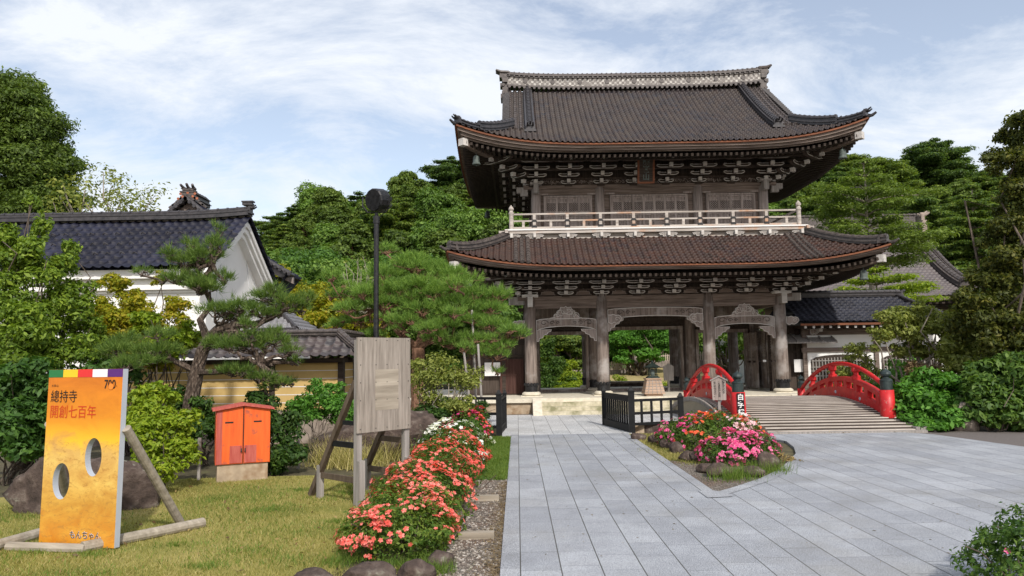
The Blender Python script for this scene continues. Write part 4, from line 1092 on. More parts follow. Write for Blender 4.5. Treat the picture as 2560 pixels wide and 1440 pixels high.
def make_broad(name, h, r, seed, leaf='leaf_broad', size=.30, dens=26, n=55, base=.35, bark='bark', limbs=8, inner=.5):
    rng = np.random.RandomState(seed); t = thing(name, None, None); mb = MB(); cl = []
    cz = h * (1 + base) / 2; hz = h * (1 - base) / 2; fork = np.array([rng.randn() * .1, rng.randn() * .1, h * base * .9])
    limb(mb, (0, 0, -.6), fork, r * .075, r * .055, rng, 4, .02)
    for i in range(n):
        u = unit(rng.randn(3)); u[2] = abs(u[2]) * (1 if rng.rand() < .72 else -.7); q = .45 + .5 * rng.rand(); s = r * (.17 + .16 * rng.rand())
        c = (u[0] * r * q, u[1] * r * q, cz + u[2] * hz * q, s, s, s * .75); cl.append(c)
        if i < limbs * 2: limb(mb, fork, c[:3], r * .035, .012, rng, 5, .05, .03)
    mb.build('trunk', bark, t); P, N = clump_points(cl, dens, seed, inner); leaves('crown', P, N, leaf, t, size, .5, seed); return t
def make_fir(name, h, r, seed, leaf='leaf_fir', size=.30, dens=30, tiers=13, bark='bark_pale', low=.25, top=.95, per=5):
    rng = np.random.RandomState(seed); t = thing(name, None, None); mb = MB(); cl = []
    limb(mb, (0, 0, -1.5), (0, 0, h * .97), .022 * h, .04, rng, 7, .006)
    for k in range(tiers):
        f = k / (tiers - 1); z = h * (low + (top - low) * f); R_ = r * (1 - f ** 2.2) ** .6 * (.62 + .45 * rng.rand()) + .45
        for j in range(per):
            a = 6.28 * j / per + rng.rand() * 1.1; L = R_ * (.6 + .45 * rng.rand()); e = np.array([L * math.cos(a), L * math.sin(a), z + L * .10])
            limb(mb, (0, 0, z - .1), e, .045 + .03 * (1 - f), .012, rng, 4, .03, .06)
            for q in (.5, .8, 1.0):
                s = L * .26 * (1.25 - .3 * q) + .12; c = e * q + np.array([0, 0, z * (1 - q)]); c[2] += L * .03
                cl.append((c[0] + rng.randn() * .1 * L, c[1] + rng.randn() * .1 * L, c[2], s * 1.2, s * 1.2, s * .28))
    cl.append((0, 0, h * .965, .7, .7, .3)); mb.build('trunk', bark, t); P, N = clump_points(cl, dens, seed, .3, .5); leaves('crown', P, N + np.array([0, 0, .8]), leaf, t, size, .4, seed); return t

def needles(name, C, D, mat, parent, length, width, per, seed, spread=.8):
    """tufts of thin needles: C tuft roots, D tuft directions"""
    rng = np.random.RandomState(seed); n = len(C); C = np.repeat(C, per, 0); D = np.repeat(D, per, 0); m = len(C)
    d = unit(D + rng.randn(m, 3) * spread * .6); L = length * (.7 + .5 * rng.rand(m))[:, None]; b_ = C + rng.randn(m, 3) * length * .12
    s = unit(np.cross(d, rng.randn(m, 3))) * width * .5
    V = np.stack([b_ - s, b_ + s, b_ + d * L], 1).reshape(-1, 3); return npmesh(name, V, np.arange(3 * m).reshape(-1, 3), mat, parent)
def pine_pads(t, pads, mb, roots, seed, mat='needle', L=.13, W=.016, dens=75, per=15, bark='bark_pine', candles=.3):
    """pads: (x, y, z, rx, ry, rz, index of the limb point each hangs from)"""
    rng = np.random.RandomState(seed); CC, DD = [], []
    full = []
    for pd in pads:
        full.append(pd)
        for q in range(2):
            u = rng.randn(3) * np.array([.75, .75, 1.3]); k_ = .45 + .25 * rng.rand()
            full.append((pd[0] + u[0] * pd[3], pd[1] + u[1] * pd[4], pd[2] + u[2] * pd[5] * .8, pd[3] * k_, pd[4] * k_, pd[5] * (k_ + .25)) + tuple(pd[6:7]))
    for pd in full:
        c = np.array(pd[:3], float); r = np.array(pd[3:6], float); root = np.array(roots[pd[6]], float) if len(pd) > 6 else None
        n = max(8, int(dens * (r[0] * r[1] * 3.2 + r[2] * (r[0] + r[1]))))
        u = unit(rng.randn(n, 3)); u[:, 2] = np.where(u[:, 2] < -.15, -u[:, 2] * .6, u[:, 2]); rad = (.45 + .6 * rng.rand(n))[:, None]
        rad = rad * (1 + .18 * np.sin(7 * u[:, :1] + c[0] * 5) * np.sin(6 * u[:, 1:2] + c[1]))
        q = c + u * r * rad; CC.append(q); DD.append(unit(u * np.array([.8, .8, .6]) + np.array([0, 0, .75])))
        base = c - np.array([0, 0, r[2] * .5])
        if root is not None: limb(mb, root, base, .045 + r[0] * .02, .022, rng, 6, .05, .02)
        for k in range(9):
            e = q[rng.randint(n)]; limb(mb, base + rng.randn(3) * .03, e - np.array([0, 0, .04]), .018, .005, rng, 3, .09, 0, 0, 4)
    C, D = np.concatenate(CC), np.concatenate(DD)
    needles('foliage', C, D, mat, t, L, W, per, seed)
    mb.build('trunk', bark, t)

DK = 2.7
def make_shrub(name, clumps, leaf, seed, size_=.07, dens=260, loc=(0, 0, 0), stems=10, bark='bark', aspect=.45, inner=.55, label=None, cat='shrub', droop=0, group=None, bottom=.5, stemr=.02, jitter=.6):
    size, dens = size_ * 1.12, dens * DK; rng = np.random.RandomState(seed); t = thing(name, label, cat, loc, group=group); mb = MB(); cl = [conv(c) for c in clumps]
    cl0 = cl; cl = []
    for c in cl0:
        c = np.array(c, float); m_ = 9 if c[3] > .25 else 6
        cl.append(tuple(c[:3]) + tuple(c[3:6] * .62))
        for q in range(m_):
            u = unit(rng.randn(3)); k_ = .28 + .20 * rng.rand(); f_ = .62 + .36 * rng.rand()
            cl.append(tuple(c[:3] + u * c[3:6] * f_) + tuple(c[3:6] * k_ * np.array([1.1, 1.1, .95])))
    for i in range(stems):
        c = cl0[i % len(cl0)]; limb(mb, (rng.randn() * .08, rng.randn() * .08, -.05), (c[0] + rng.randn() * c[3] * .5, c[1] + rng.randn() * c[4] * .5, c[2] + c[5] * .4 * rng.rand()), stemr, stemr * .3, rng, 5, .06, 0, 0, 5)
    mb.build('stems', bark, t); P, N = clump_points(cl, dens, seed, inner, bottom); k = P[:, 2] > .01; leaves('foliage', P[k], N[k], leaf, t, size, aspect, seed, jitter, droop=droop); return t

def flowers(name, P, N, mat, parent, size, seed):
    """five-petalled blossoms, each petal a folded quad"""
    rng = np.random.RandomState(seed); n = len(P); N = unit(N + rng.randn(n, 3) * .45); A = unit(np.cross(N, rng.randn(n, 3))); B = np.cross(N, A)
    s = size * (.75 + .5 * rng.rand(n))[:, None]; VV = []
    for k in range(5):
        a = 2 * PI * k / 5; d = A * math.cos(a) + B * math.sin(a); e = -A * math.sin(a) + B * math.cos(a)
        VV.append(np.stack([P, P + d * s * .40 - e * s * .24 + N * s * .14, P + d * s * .62 + N * s * .10, P + d * s * .40 + e * s * .24 + N * s * .14], 1))
    V = np.stack(VV, 1).reshape(-1, 3); o = npmesh(name, V, np.arange(len(V)).reshape(-1, 4), mat, parent); o['kind'] = 'stuff'; return o
def azalea(label, clumps, petals, seed, loc=(0, 0, 0), size=.045, dens=1500, nf=500, fsize=.055, leaf='leaf_azalea', patch=.5):
    """low flowering bush: dense small leaves over lumpy mounds, blossoms in drifts"""
    rng = np.random.RandomState(seed); t = thing('azalea_bush', label, 'azalea bush', loc, group='clipped azalea bushes in flower'); cl = [conv(c) for c in clumps]; mb = MB()
    for i in range(14):
        c = cl[i % len(cl)]; limb(mb, (c[0] + rng.randn() * .05, c[1] + rng.randn() * .05, -.03), (c[0] + rng.randn() * c[3] * .5, c[1] + rng.randn() * c[4] * .5, c[2] + c[5] * .6), .012, .005, rng, 4, .08, 0, 0, 5)
    mb.build('stems', 'bark', t); P, N = clump_points(cl, dens, seed, .80, .6, .16); k = P[:, 2] > .02; leaves('foliage', P[k], N[k], leaf, t, size, .42, seed, .8)
    P, N = clump_points(cl, dens, seed + 5, .97, .25, 0); k = (P[:, 2] > .05); P, N = P[k], N[k]
    inside = np.zeros(len(P), bool)
    for c in cl: inside |= ((((P - np.array(c[:3])) / np.array(c[3:6])) ** 2).sum(1) < .80)
    P, N = P[~inside], N[~inside]
    drift = np.sin(P[:, 0] * 5.1 + seed) * np.sin(P[:, 1] * 4.3 + 1.3 * seed) + .6 * np.sin(P[:, 0] * 11 + P[:, 1] * 9 + P[:, 2] * 12) + rng.randn(len(P)) * .7
    tot = sum(q[1] for q in petals); at = 0
    order = np.argsort(-drift)[:nf]; P, N = P[order], N[order]
    # colours keep to their own side of the bush
    key = np.argsort(np.sin(P[:, 0] * 2.2 + seed * 2) + .5 * np.sin(P[:, 1] * 3 + seed) + rng.randn(len(P)) * .25); P, N = P[key], N[key]
    for mat, w in petals:
        n = int(len(P) * w / tot); flowers('blossoms', P[at:at + n] + unit(N[at:at + n]) * .012, N[at:at + n], mat, t, fsize, seed + at); at += n
    return t
def blades(name, P, mat, h, w, seed, parent=None, lean=.5, kind='stuff'):
    rng = np.random.RandomState(seed); n = len(P); a = rng.rand(n) * 6.28; s = np.stack([np.cos(a), np.sin(a), 0 * a], 1) * w * .5
    H = h * (.5 + rng.rand(n))[:, None]; tip = P + np.concatenate([rng.randn(n, 2) * lean, np.ones((n, 1))], 1) * H
    V = np.stack([P - s, P + s, tip], 1).reshape(-1, 3); o = npmesh(name, V, np.arange(3 * n).reshape(-1, 3), mat, parent)
    if kind: o['kind'] = kind
    return o

# ================================================================== RED ARCHED BRIDGE
br = thing('arched_bridge', 'arched timber footbridge with red railings, black post caps and weathered plank deck before the gate', 'bridge', (7.87, 23.0, 0))
def lag(y, p):
    (a, A_), (b, B_), (c, C_) = p
    return A_ * (y - b) * (y - c) / ((a - b) * (a - c)) + B_ * (y - a) * (y - c) / ((b - a) * (b - c)) + C_ * (y - a) * (y - b) / ((c - a) * (c - b))
deckz = lambda y: lag(y, ((-4.0, .05), (.1, .72), (3.9, .10)))
railz = lambda y: lag(y, ((-3, 1.08), (.1, 1.70), (3, .80)))
topz = lambda y: lag(y, ((-3, .84), (.1, 1.31), (3, .50)))
botz = lambda y: lag(y, ((-3, .16), (.1, .68), (3, .02)))
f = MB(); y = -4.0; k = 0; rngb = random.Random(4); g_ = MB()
while y < 3.9:
    w = .20; dz = rngb.uniform(-.004, .004); hw = 2.32 if y > -3.1 else 2.32 + (-3.1 - y) * .35
    ya, yb = y + .035, y + w - .035
    f.bar((-2.25, (ya + yb) / 2, deckz((ya + yb) / 2) - .03 + dz), (hw, (ya + yb) / 2 + rngb.uniform(-.01, .01), deckz((ya + yb) / 2) - .03 + dz), yb - ya, .07)
    g_.bar((-2.2, y, deckz(y) - .024), (hw - .05, y, deckz(y) - .024), .085, .06); y += w  # dark strips laid between planks, standing in for the shade in open gaps
dk = f.build('deck', 'wood_deck', br); g_.build('plank_gap_shade', 'wood_dark', dk)
f = MB()
for x in (-2.2, -1.1, 0, 1.1, 2.2): f.sweep([(x, y, deckz(y) - .36) for y in np.linspace(-4.0, 3.9, 20)], .16, .27)
f.build('deck_beam', 'wood_brown', br)
f = MB(); ys = np.linspace(-3.0, 3.6, 24)
f.add([(-2.42, y, deckz(y) - .10) for y in ys] + [(-2.42, y, -.25) for y in ys] + [(-2.30, y, deckz(y) - .10) for y in ys] + [(-2.30, y, -.25) for y in ys],
      [(i, i + 1, i + 25, i + 24) for i in range(23)] + [(i + 49, i + 48, i + 72, i + 73) for i in range(23)] + [(i + 48, i + 49, i + 1, i) for i in range(23)])
for i in range(60):
    y = -3.0 + i * .112; f.box((-2.44, y, deckz(y) - .03), (.06, .085, .12), mi=1)
f.build('side_apron', ['ridge_dark', 'wood_silver'], br)
f = MB(); f.box((0, -4.12, .02), (4.7, .16, .10)); f.box((2.45, -3.55, .06), (.55, .9, .16)); f.build('threshold', 'wood_silver', br)
for sx, nm in ((-1, 'left'), (1, 'right')):
    X = 1.98 * sx
    f = MB(); f.tube([(X, y, railz(y)) for y in np.linspace(-3, 3, 30)], .062, 10); hr = f.build('handrail', 'red_paint', br, smooth=True)
    f = MB()
    ys = np.linspace(-3, 3, 28)
    f.sweep([(X, y, botz(y)) for y in ys], .17, .33); f.sweep([(X, y, topz(y) - .13) for y in ys], .165, .13)
    for k in range(9):
        y = -2.62 + k * .655; f.b2(X - .078, X + .078, y - .11, y + .11, botz(y) + .25, topz(y) - .06)
    f.build('side_truss', 'red_paint', br)
    for y in (-1.25, .35, 1.95):
        f = MB(); f.lathe((X, y, topz(y) - .02), [(.13, 0), (.13, .10), (.075, .13), (.07, .20), (.12, .24), (.12, railz(y) - topz(y) - .01)], 12); f.build('rail_strut', 'red_paint', br)
        f = MB()
        for sd in (-1, 1): f.tube([(X + sd * .08, y - .35, botz(y - .35) + .17), (X + sd * .10, y - .35, botz(y - .35) + .17)], [.055, .045], 12)
        f.build('bolt_cap', 'board_side', br)
    for y, r, zt, zb in ((-3.0, .178, 1.58, -.05), (3.0, .125, 1.28, -.05)):
        hs = .55 if r > .15 else .45
        f = MB(); f.lathe((X, y, zb), [(r * 1.08, 0), (r * 1.06, .5), (r, zt - zb - hs)], 20); po = f.build('bridge_post', 'red_paint', br, smooth=True)
        c = zt - hs; rr = r * .88
        f = MB(); f.lathe((X, y, c), [(rr, -.03), (rr, hs * .42), (rr * 1.05, hs * .43), (rr * 1.05, hs * .46), (rr * .9, hs * .50), (rr * .52, hs * .58), (rr * .50, hs * .62), (rr * .80, hs * .68), (rr * .93, hs * .76), (rr * .85, hs * .86), (rr * .5, hs * .94), (rr * .12, hs), (.005, hs * 1.06)], 20); f.build('post_cap', 'cap_metal', po, smooth=False)
        if sx < 0 and y < 0:
            f = MB(); f.box((X - .0, y - r - .012, .70), (.185, .03, .62)); np_ = f.build('name_plate', 'black_paint', po)
            for k, ch in enumerate(('白', '字', '橋')): text('plate_lettering', ch, .175, 'white_paint', np_, (X - .088, y - r - .030, .845 - k * .20), off=.004)

# small notice by the bridge
p = U(1798, 1010, 17.4)
sg_ = thing('notice_sign', 'small pointed wooden notice on a thin post among the azaleas by the bridge', 'sign', (p[0], 17.4, 0), R(-4))
f = MB(); f.b2(-.028, .028, -.02, .02, 0, 1.55); f.build('post', 'wood_silver', sg_)
f = MB(); S = [(-.155, 0), (.155, 0), (.165, .46), (0, .53), (-.165, .46)]; f.plate(S, (0, -.04, .98), (1, 0, 0), (0, 0, 1), .03); sb = f.build('sign_board', 'wood_wall', sg_)
f = MB(); f.bar((-.20, -.04, 1.43), (.01, -.04, 1.535), .08, .022); f.bar((.20, -.04, 1.43), (-.01, -.04, 1.535), .08, .022); f.build('sign_roof', 'wood_silver', sg_)
for k, col_ in enumerate(('橋を渡られる', '方は足元に注意', 'をして下さい。')):
    text('sign_lettering', '\n'.join(col_), .062, 'ink', sb, (.072 - k * .10, -.058, 1.385 if k == 0 else 1.36), off=.0012, spacing=.80 if k == 0 else .82)

# ================================================================== BLACK FENCES
def fence_panel(mb, p, q, z0, z1, n, rails, post=.05):
    p, q = Vector(p), Vector(q)
    for z in rails: mb.bar((p.x, p.y, z), (q.x, q.y, z), .07, .07)
    for k in range(1, n):
        c = p.lerp(q, k / n); mb.b2(c.x - post / 2, c.x + post / 2, c.y - post / 2, c.y + post / 2, z0, z1)
def fpost(parent, x, y, h, w):
    f = MB(); f.box((x, y, h / 2 - .06), (w, w, h - .12)); f.box((x, y, h - .11), (w * 1.18, w * 1.18, .03)); f.box((x, y, h - .05), (w, w, .1), taper=.35); return f.build('fence_post', 'black_paint', parent)
fr = thing('picket_barrier', 'black fence right of the path, running from a tall post toward the gate', 'fence', (3.0, 19.8, 0))
P0, P1, P2_ = (0, 0), (-.46, 2.35), (1.42, .55)
fpost(fr, 0, 0, 1.22, .15); fpost(fr, P1[0], P1[1], 1.13, .11); fpost(fr, 1.42, .55, 1.02, .13)
f = MB(); fence_panel(f, (*P0, 0), (*P1, 0), .12, .92, 13, (.14, .95)); f.bar((*P0, .12), (*P1, .12), .09, .20); f.bar((*P0, .90), (*P1, .90), .05, .16); f.build('fence_panel', 'black_paint', fr)
f = MB(); fence_panel(f, (*P0, 0), (*P2_, 0), .22, .86, 5, (.24, .52, .86), .06); f.build('fence_panel', 'black_paint', fr)
fl = thing('picket_barrier', 'black lacquered fence on the left of the path beside the pink azalea', 'fence', (-.50, 19.6, 0))
fpost(fl, 0, 0, 1.20, .15); fpost(fl, .12, 2.0, 1.13, .11)
f = MB(); fence_panel(f, (0, 0, 0), (.12, 2.0, 0), .12, .92, 8, (.14, .95)); f.bar((0, 0, .12), (.12, 2.0, .12), .07, .2); f.build('fence_panel', 'black_paint', fl)
f = MB(); fence_panel(f, (0, 0, 0), (-1.5, .5, 0), .22, .98, 4, (.24, .58, .98), .06); f.build('fence_panel', 'black_paint', fl)
fb_ = thing('bank_wall', 'low stone channel edge under the black fence beside the island', 'stone wall', (3.9, 20.2, 0))
for k in range(5):
    f = MB(); f.box((-.72 + k * .40, .0 + k * .02, .06), (.38, .30, .26 + .04 * (k % 2)), rz=.05 * (k % 3 - 1)); f.build('wall_stone', 'rock' if k % 2 else 'concrete', fb_)

# ================================================================== PHOTO BOARD
A0, A1 = Vector((-5.42, 8.53, 0)), Vector((-4.41, 8.24, 0)); ang = math.atan2((A1 - A0).y, (A1 - A0).x)
pb = thing('cutout_board', 'tall orange souvenir photo board with two oval face holes, propped on weathered logs', 'photo board', A0, ang)
W_, H_ = 1.05, 1.96
def holed(mb, y0, y1, mi):
    outer = [(0, 0.02), (W_, .02), (W_, H_), (0, H_)]
    hs = [[(cx + rx * math.cos(t), cz + rz * math.sin(t)) for t in np.linspace(0, 2 * PI, 40)[:-1]] for cx, cz, rx, rz in ((.70, .985, .115, .21), (.265, .71, .12, .20))]
    loops = [outer] + hs; tr = tessellate_polygon([[Vector((a, b_, 0)) for a, b_ in L] for L in loops]); fl_ = [p for L in loops for p in L]
    n = len(fl_); mb.add([(a, y0, b_) for a, b_ in fl_] + [(a, y1, b_) for a, b_ in fl_], [tuple(t) for t in tr], 0)
    o = len(mb.v) - 2 * n
    for t in tr: mb.f.append(tuple(i + n + o for i in t)); mb.m.append(1)
    s = 0
    for L in loops:
        m_ = len(L)
        for i in range(m_): j = (i + 1) % m_; mb.f.append((o + s + i, o + s + j, o + s + j + n, o + s + i + n)); mb.m.append(1)
        s += m_
f = MB(); holed(f, 0, .075, 0); pnl = f.build('painted_panel', ['board_art', 'board_side'], pb)
pnl.rotation_euler = (R(-1.2), 0, 0)
for k, c in enumerate(('green', 'yellow', 'red', 'white', 'purple')):
    f = MB(); f.b2(k * W_ / 5 + .001, (k + 1) * W_ / 5 - .001, -.004, -.001, 1.872, H_ - .001); f.build('colour_band', 'flag_' + c, pnl)
tx = lambda s_, size, m_, x, z, sx=1.0, off=.0: text('board_lettering', s_, size, m_, pnl, (x, -.004, z), off=off, sx=sx)
tx('大本山', .034, 'ink', .05, 1.765)
tx('總持寺', .15, 'ink', .045, 1.600, .86, .0004); tx('開創七百年', .155, 'ink_red', .045, 1.425, .86, .0005)
tx('700', .135, 'ink', .80, 1.745, .80, .0022)
f = MB(); f.tube([(.90, -.0065, 1.765), (.90, -.0075, 1.765)], .034, 20); f.build('round_mark', 'orange_dot', pnl)
tx('th', .02, 'ink', .965, 1.765)
tx('もんちゃん', .092, 'flag_white', .430, .105, .95, .0025)
text('board_lettering', 'もんちゃん', .092, 'ink', pnl, (.430, -.0065, .105), off=.0, sx=.95)
def W2L(o, ang_, P): v = Matrix.Rotation(-ang_, 3, 'Z') @ (Vector(P) - Vector(o)); return tuple(v)
pbL = lambda P: W2L(A0, ang, P)
for a, b_ in ((G(205, 1382), G(508, 1318)), (G(-60, 1392), G(125, 1338))):
    a, b_ = Vector(a), Vector(b_); mb = MB(); mb.tube([pbL(a + Vector((0, 0, .055))), pbL(b_ + Vector((0, 0, .055)))], .062, 12); mb.build('base_log', 'wood_log', pb)
mb = MB(); mb.tube([pbL(Vector(G(20, 1376)) + Vector((0, 0, .04))), pbL(Vector(G(215, 1382)) + Vector((0, 0, .04)))], .055, 10); mb.build('base_log', 'wood_log', pb)
br_e = Vector(G(450, 1318)); mb = MB(); mb.tube([pbL(br_e + Vector((0, 0, .06))), (W_ + .02, .09, 1.30)], .052, 12); mb.build('brace_log', 'wood_log', pb)
mb = MB(); mb.tube([(-.02, .09, 1.34), pbL(Vector(G(105, 1330)) + Vector((0, .6, .06)))], .052, 12); mb.build('brace_log', 'wood_log', pb)

# ================================================================== ORANGE BOX
bp = G(590, 1203); ob = thing('orange_box', 'orange painted wooden box with double doors and pitched roof on a concrete plinth', 'letter box', (bp[0], bp[1] + .25, 0), R(24))
f = MB(); f.b2(-.41, .41, -.24, .26, -.02, .29); f.build('plinth', 'concrete', ob)
f = MB(); f.b2(-.44, .44, -.25, .28, .29, 1.20); f.add([(-.44, -.25, 1.20), (.44, -.25, 1.20), (0, -.25, 1.27), (-.44, .28, 1.20), (.44, .28, 1.20), (0, .28, 1.27)], [(0, 1, 2), (5, 4, 3)]); f.build('box_body', 'orange_paint', ob)
f = MB(); f.add([(-.50, -.33, 1.195), (0, -.33, 1.275), (.50, -.33, 1.195), (-.50, .33, 1.195), (0, .33, 1.275), (.50, .33, 1.195), (-.50, -.33, 1.225), (0, -.33, 1.31), (.50, -.33, 1.225), (-.50, .33, 1.225), (0, .33, 1.31), (.50, .33, 1.225)],
                  [(6, 7, 10, 9), (7, 8, 11, 10), (0, 1, 7, 6), (1, 2, 8, 7), (1, 0, 3, 4), (2, 1, 4, 5), (0, 6, 9, 3), (2, 5, 11, 8), (3, 9, 10, 4), (4, 10, 11, 5)]); f.build('box_roof', 'faded_red', ob)
for s_ in (-1, 1):
    f = MB(); x0, x1 = (.012, .43) if s_ > 0 else (-.43, -.012); f.add([(x0, -.275, .30), (x1, -.275, .30), (x1, -.275, 1.195), (x0, -.275, 1.255 if s_ > 0 else 1.195), (x0, -.25, .30), (x1, -.25, .30), (x1, -.25, 1.195), (x0, -.25, 1.195)] if s_ > 0 else
          [(x0, -.275, .30), (x1, -.275, .30), (x1, -.275, 1.255), (x0, -.275, 1.195), (x0, -.25, .30), (x1, -.25, .30), (x1, -.25, 1.195), (x0, -.25, 1.195)], [(0, 1, 2, 3), (0, 3, 7, 4), (1, 5, 6, 2), (0, 4, 5, 1)])
    dr = f.build('door', 'orange_paint', ob)
    f = MB(); f.b2(s_ * .23 - .065, s_ * .23 + .065, -.279, -.274, .985, 1.01); f.build('letter_slot', 'ink', dr)
    f = MB(); f.b2(min(s_ * .02, s_ * .215), max(s_ * .02, s_ * .215), -.283, -.274, .31, .60); f.build('repair_panel', 'faded_red', dr)
    f = MB(); f.box((s_ * .03, -.288, .53), (.02, .01, .05)); f.lathe((s_ * .03, -.30, .49), [(.012, 0), (.014, .02), (.01, .03)], 8); f.build('latch', 'cap_metal', dr)
f = MB(); f.b2(-.435, -.34, -.280, -.274, .30, 1.19); f.build('faded_stile', 'faded_red', ob)
f = MB(); f.b2(-.007, .007, -.276, -.26, .30, 1.25); f.build('door_gap', 'ink', ob)

# ================================================================== BLANK TIMBER SIGNBOARD
S0 = Vector((-2.27, 10.5, 0)); dirb = Vector((.66, .74, 0)).normalized(); angb = math.atan2(dirb.y, dirb.x)
ws = thing('blank_signboard', 'blank weathered plywood board on two posts with dark slanting braces, on the lawn', 'signboard', S0, angb)
f = MB(); f.b2(-.02, .94, -.05, -.02, 1.00, 2.34); pw = f.build('plywood_panel', 'wood_ply', ws)
f = MB(); f.b2(.29, .71, -.052, -.0495, 1.30, 1.88); f.build('stain', 'wood_log', pw)
f = MB()
for x in (.03, .3, .5, .7, .9):
    for z in (1.05, 1.45, 1.70, 1.95, 2.3): f.box((x, -.052, z), (.012, .004, .012))
f.build('nail', 'ink', pw)
for x, y0 in ((.04, 0), (.90, 0)):
    f = MB(); f.b2(x - .045, x + .045, -.018, .055, -.1, 2.31); f.build('post', 'wood_silver', ws)
    f = MB(); f.b2(x - .05, x + .05, -.085, -.022, -.1, .62 if x < .5 else .58); f.build('post_sleeve', 'wood_silver', ws)
    f = MB(); f.bar((x, .06, 1.72), (x, 1.18, .02), .075, .075); f.build('brace', 'wood_brown', ws)
    f = MB(); f.b2(x - .02, x + .02, .05, .62, .78, .86); f.build('brace_tie', 'black_paint' if x < .5 else 'wood_brown', ws)
    f = MB(); f.b2(x - .04, x + .04, .90, .98, -.1, .48); f.build('stake', 'wood_silver', ws)
    f = MB(); f.b2(x - .02, x + .02, .05, .92, .30, .38); f.build('brace_tie', 'wood_brown', ws)
    f = MB(); f.b2(x - .02, x + .02, .05, .36, 1.10, 1.16); f.build('brace_tie', 'black_paint', ws)

# ================================================================== FLOODLIGHT
p = U(941, 600, 21.0); fp = thing('floodlight_pole', 'tall thin black pole carrying one round floodlight seen from behind', 'floodlight', (p[0], 21.0, 0))
f = MB(); f.tube([(0, 0, 0), (0, 0, 3.2)], .078, 14); f.tube([(0, 0, 3.2), (0, 0, 6.05)], .072, 14); f.tube([(0, 0, 5.95), (0, 0, 6.15)], .095, 14); f.tube([(0, 0, 3.1), (0, 0, 3.2)], .085, 14); f.build('pole', 'black_metal', fp)
f = MB(); f.tube([(0, 0, 6.15), (0, 0, 6.25)], .05, 10)
f.tube([(-.40, .05, 6.72), (-.40, 0, 6.45), (-.25, 0, 6.27), (.25, 0, 6.27), (.42, 0, 6.45), (.42, .05, 6.72)], .022, 8); f.build('yoke', 'black_metal', fp)
f = MB(); c = Vector((.04, 0, 6.63)); ax = Vector((.55, .82, .12)).normalized()
f.tube([c - ax * .20, c - ax * .16, c + ax * .14, c + ax * .22], [.31, .335, .335, .30], 14); f.build('lamp_housing', 'black_metal', fp)
f = MB()
for q in np.linspace(-.12, .12, 6): f.tube([c + ax * q, c + ax * (q + .012)], .335, 14)
sd = ax.cross(Vector((0, 0, 1))).normalized(); up_ = sd.cross(ax)
for k in np.linspace(-.27, .27, 12):
    h = math.sqrt(max(.01, .30 ** 2 - k * k)); b0 = c - ax * .205 + sd * k; f.bar(b0 - up_ * h, b0 + up_ * h, .012, .03, up=tuple(ax))
f.build('cooling_fins', 'black_metal', fp)
f = MB(); f.tube([c + sd * .36, c + sd * .44, c + sd * .42 - up_ * .2, Vector((.2, 0, 6.25)), Vector((.06, .05, 6.1))], .012, 6); f.build('cable', 'black_metal', fp)

# ================================================================== GARDEN WALL (ochre, tiled coping)
gw = thing('garden_wall', 'ochre plastered garden wall with white lines, dark posts and a hipped tile coping', 'garden wall', (-4.50, 19.0, 0))
Lw = 6.2
f = MB(); f.b2(-Lw, 0, -.12, .12, .80, 2.0); f.b2(-.24, 0, .12, 5.5, .80, 2.0); f.build('wall_plaster', 'ochre', gw)
f = MB()
for z in (.98, 1.18, 1.38, 1.58, 1.78): f.b2(-Lw, .004, -.126, -.121, z, z + .018); f.b2(.001, .006, -.12, 5.5, z, z + .018)
f.build('white_lines', 'white_paint', gw)
for x in (-5.8, -3.75, -1.72, .02):
    f = MB(); f.b2(x - .07, x + .07, -.17, -.127 if x < 0 else .03, .5, 2.0); f.build('wall_post', 'wood_dark', gw)
for y in (1.4, 3.0): f = MB(); f.b2(.008, .05, y - .06, y + .06, .5, 2.0); f.build('wall_post', 'wood_dark', gw)
f = MB(); f.b2(-Lw, .10, -.30, .30, 1.98, 2.10); f.b2(-.3, .22, .31, 5.5, 1.98, 2.10); f.build('wall_plate', 'wood_dark', gw)
f = MB(); f.b2(-Lw, 0.05, -.20, .20, -.1, .80); f.b2(-.3, .05, .20, 5.5, -.1, .80); f.build('wall_footing', 'rock_pale', gw)
zc = lambda q: 2.13 + .62 * q + .10 * q * q
tiled('wall_roof', (-Lw, .75), (0, .80), lambda x, q: np.stack([x + 0 * q, -.80 + q, zc(q) + .0 * x], -1), lambda s: (np.full_like(s, -Lw), .75 - s), gw, 'tile_wall', tile=.235, course=.20, amp=.035, step=.035)
tiled('wall_roof', (-Lw, .75), (0, .80), lambda x, q: np.stack([x + 0 * q, .80 - q, zc(q) + .0 * x], -1), lambda s: (np.full_like(s, -Lw), np.full_like(s, -.05)), gw, 'tile_wall', tile=.235, course=.20, amp=.035, step=.035)
tiled('wall_roof', (-.80, 5.5), (0, .80), lambda y, q: np.stack([.75 - q, y + 0 * q, zc(q)], -1), lambda s: (-.80 + s, np.full_like(s, 5.5)), gw, 'tile_wall', tile=.235, course=.20, amp=.035, step=.035)
f = MB(); zr = float(zc(.8)); ribbed_ridge(f, [(x, 0, zr - .03) for x in np.linspace(-Lw, -.02, 12)], .20, .12, pitch=.22); ribbed_ridge(f, [(-.05, y, zr - .03) for y in np.linspace(.1, 5.4, 10)], .2, .12, pitch=.22)
ribbed_ridge(f, [(-.05 + q, -q, float(zc(.8 - q)) + .0) for q in np.linspace(0, .74, 6)], .20, .10, pitch=.2); f.build('coping_ridge', 'ridge_brown', gw)

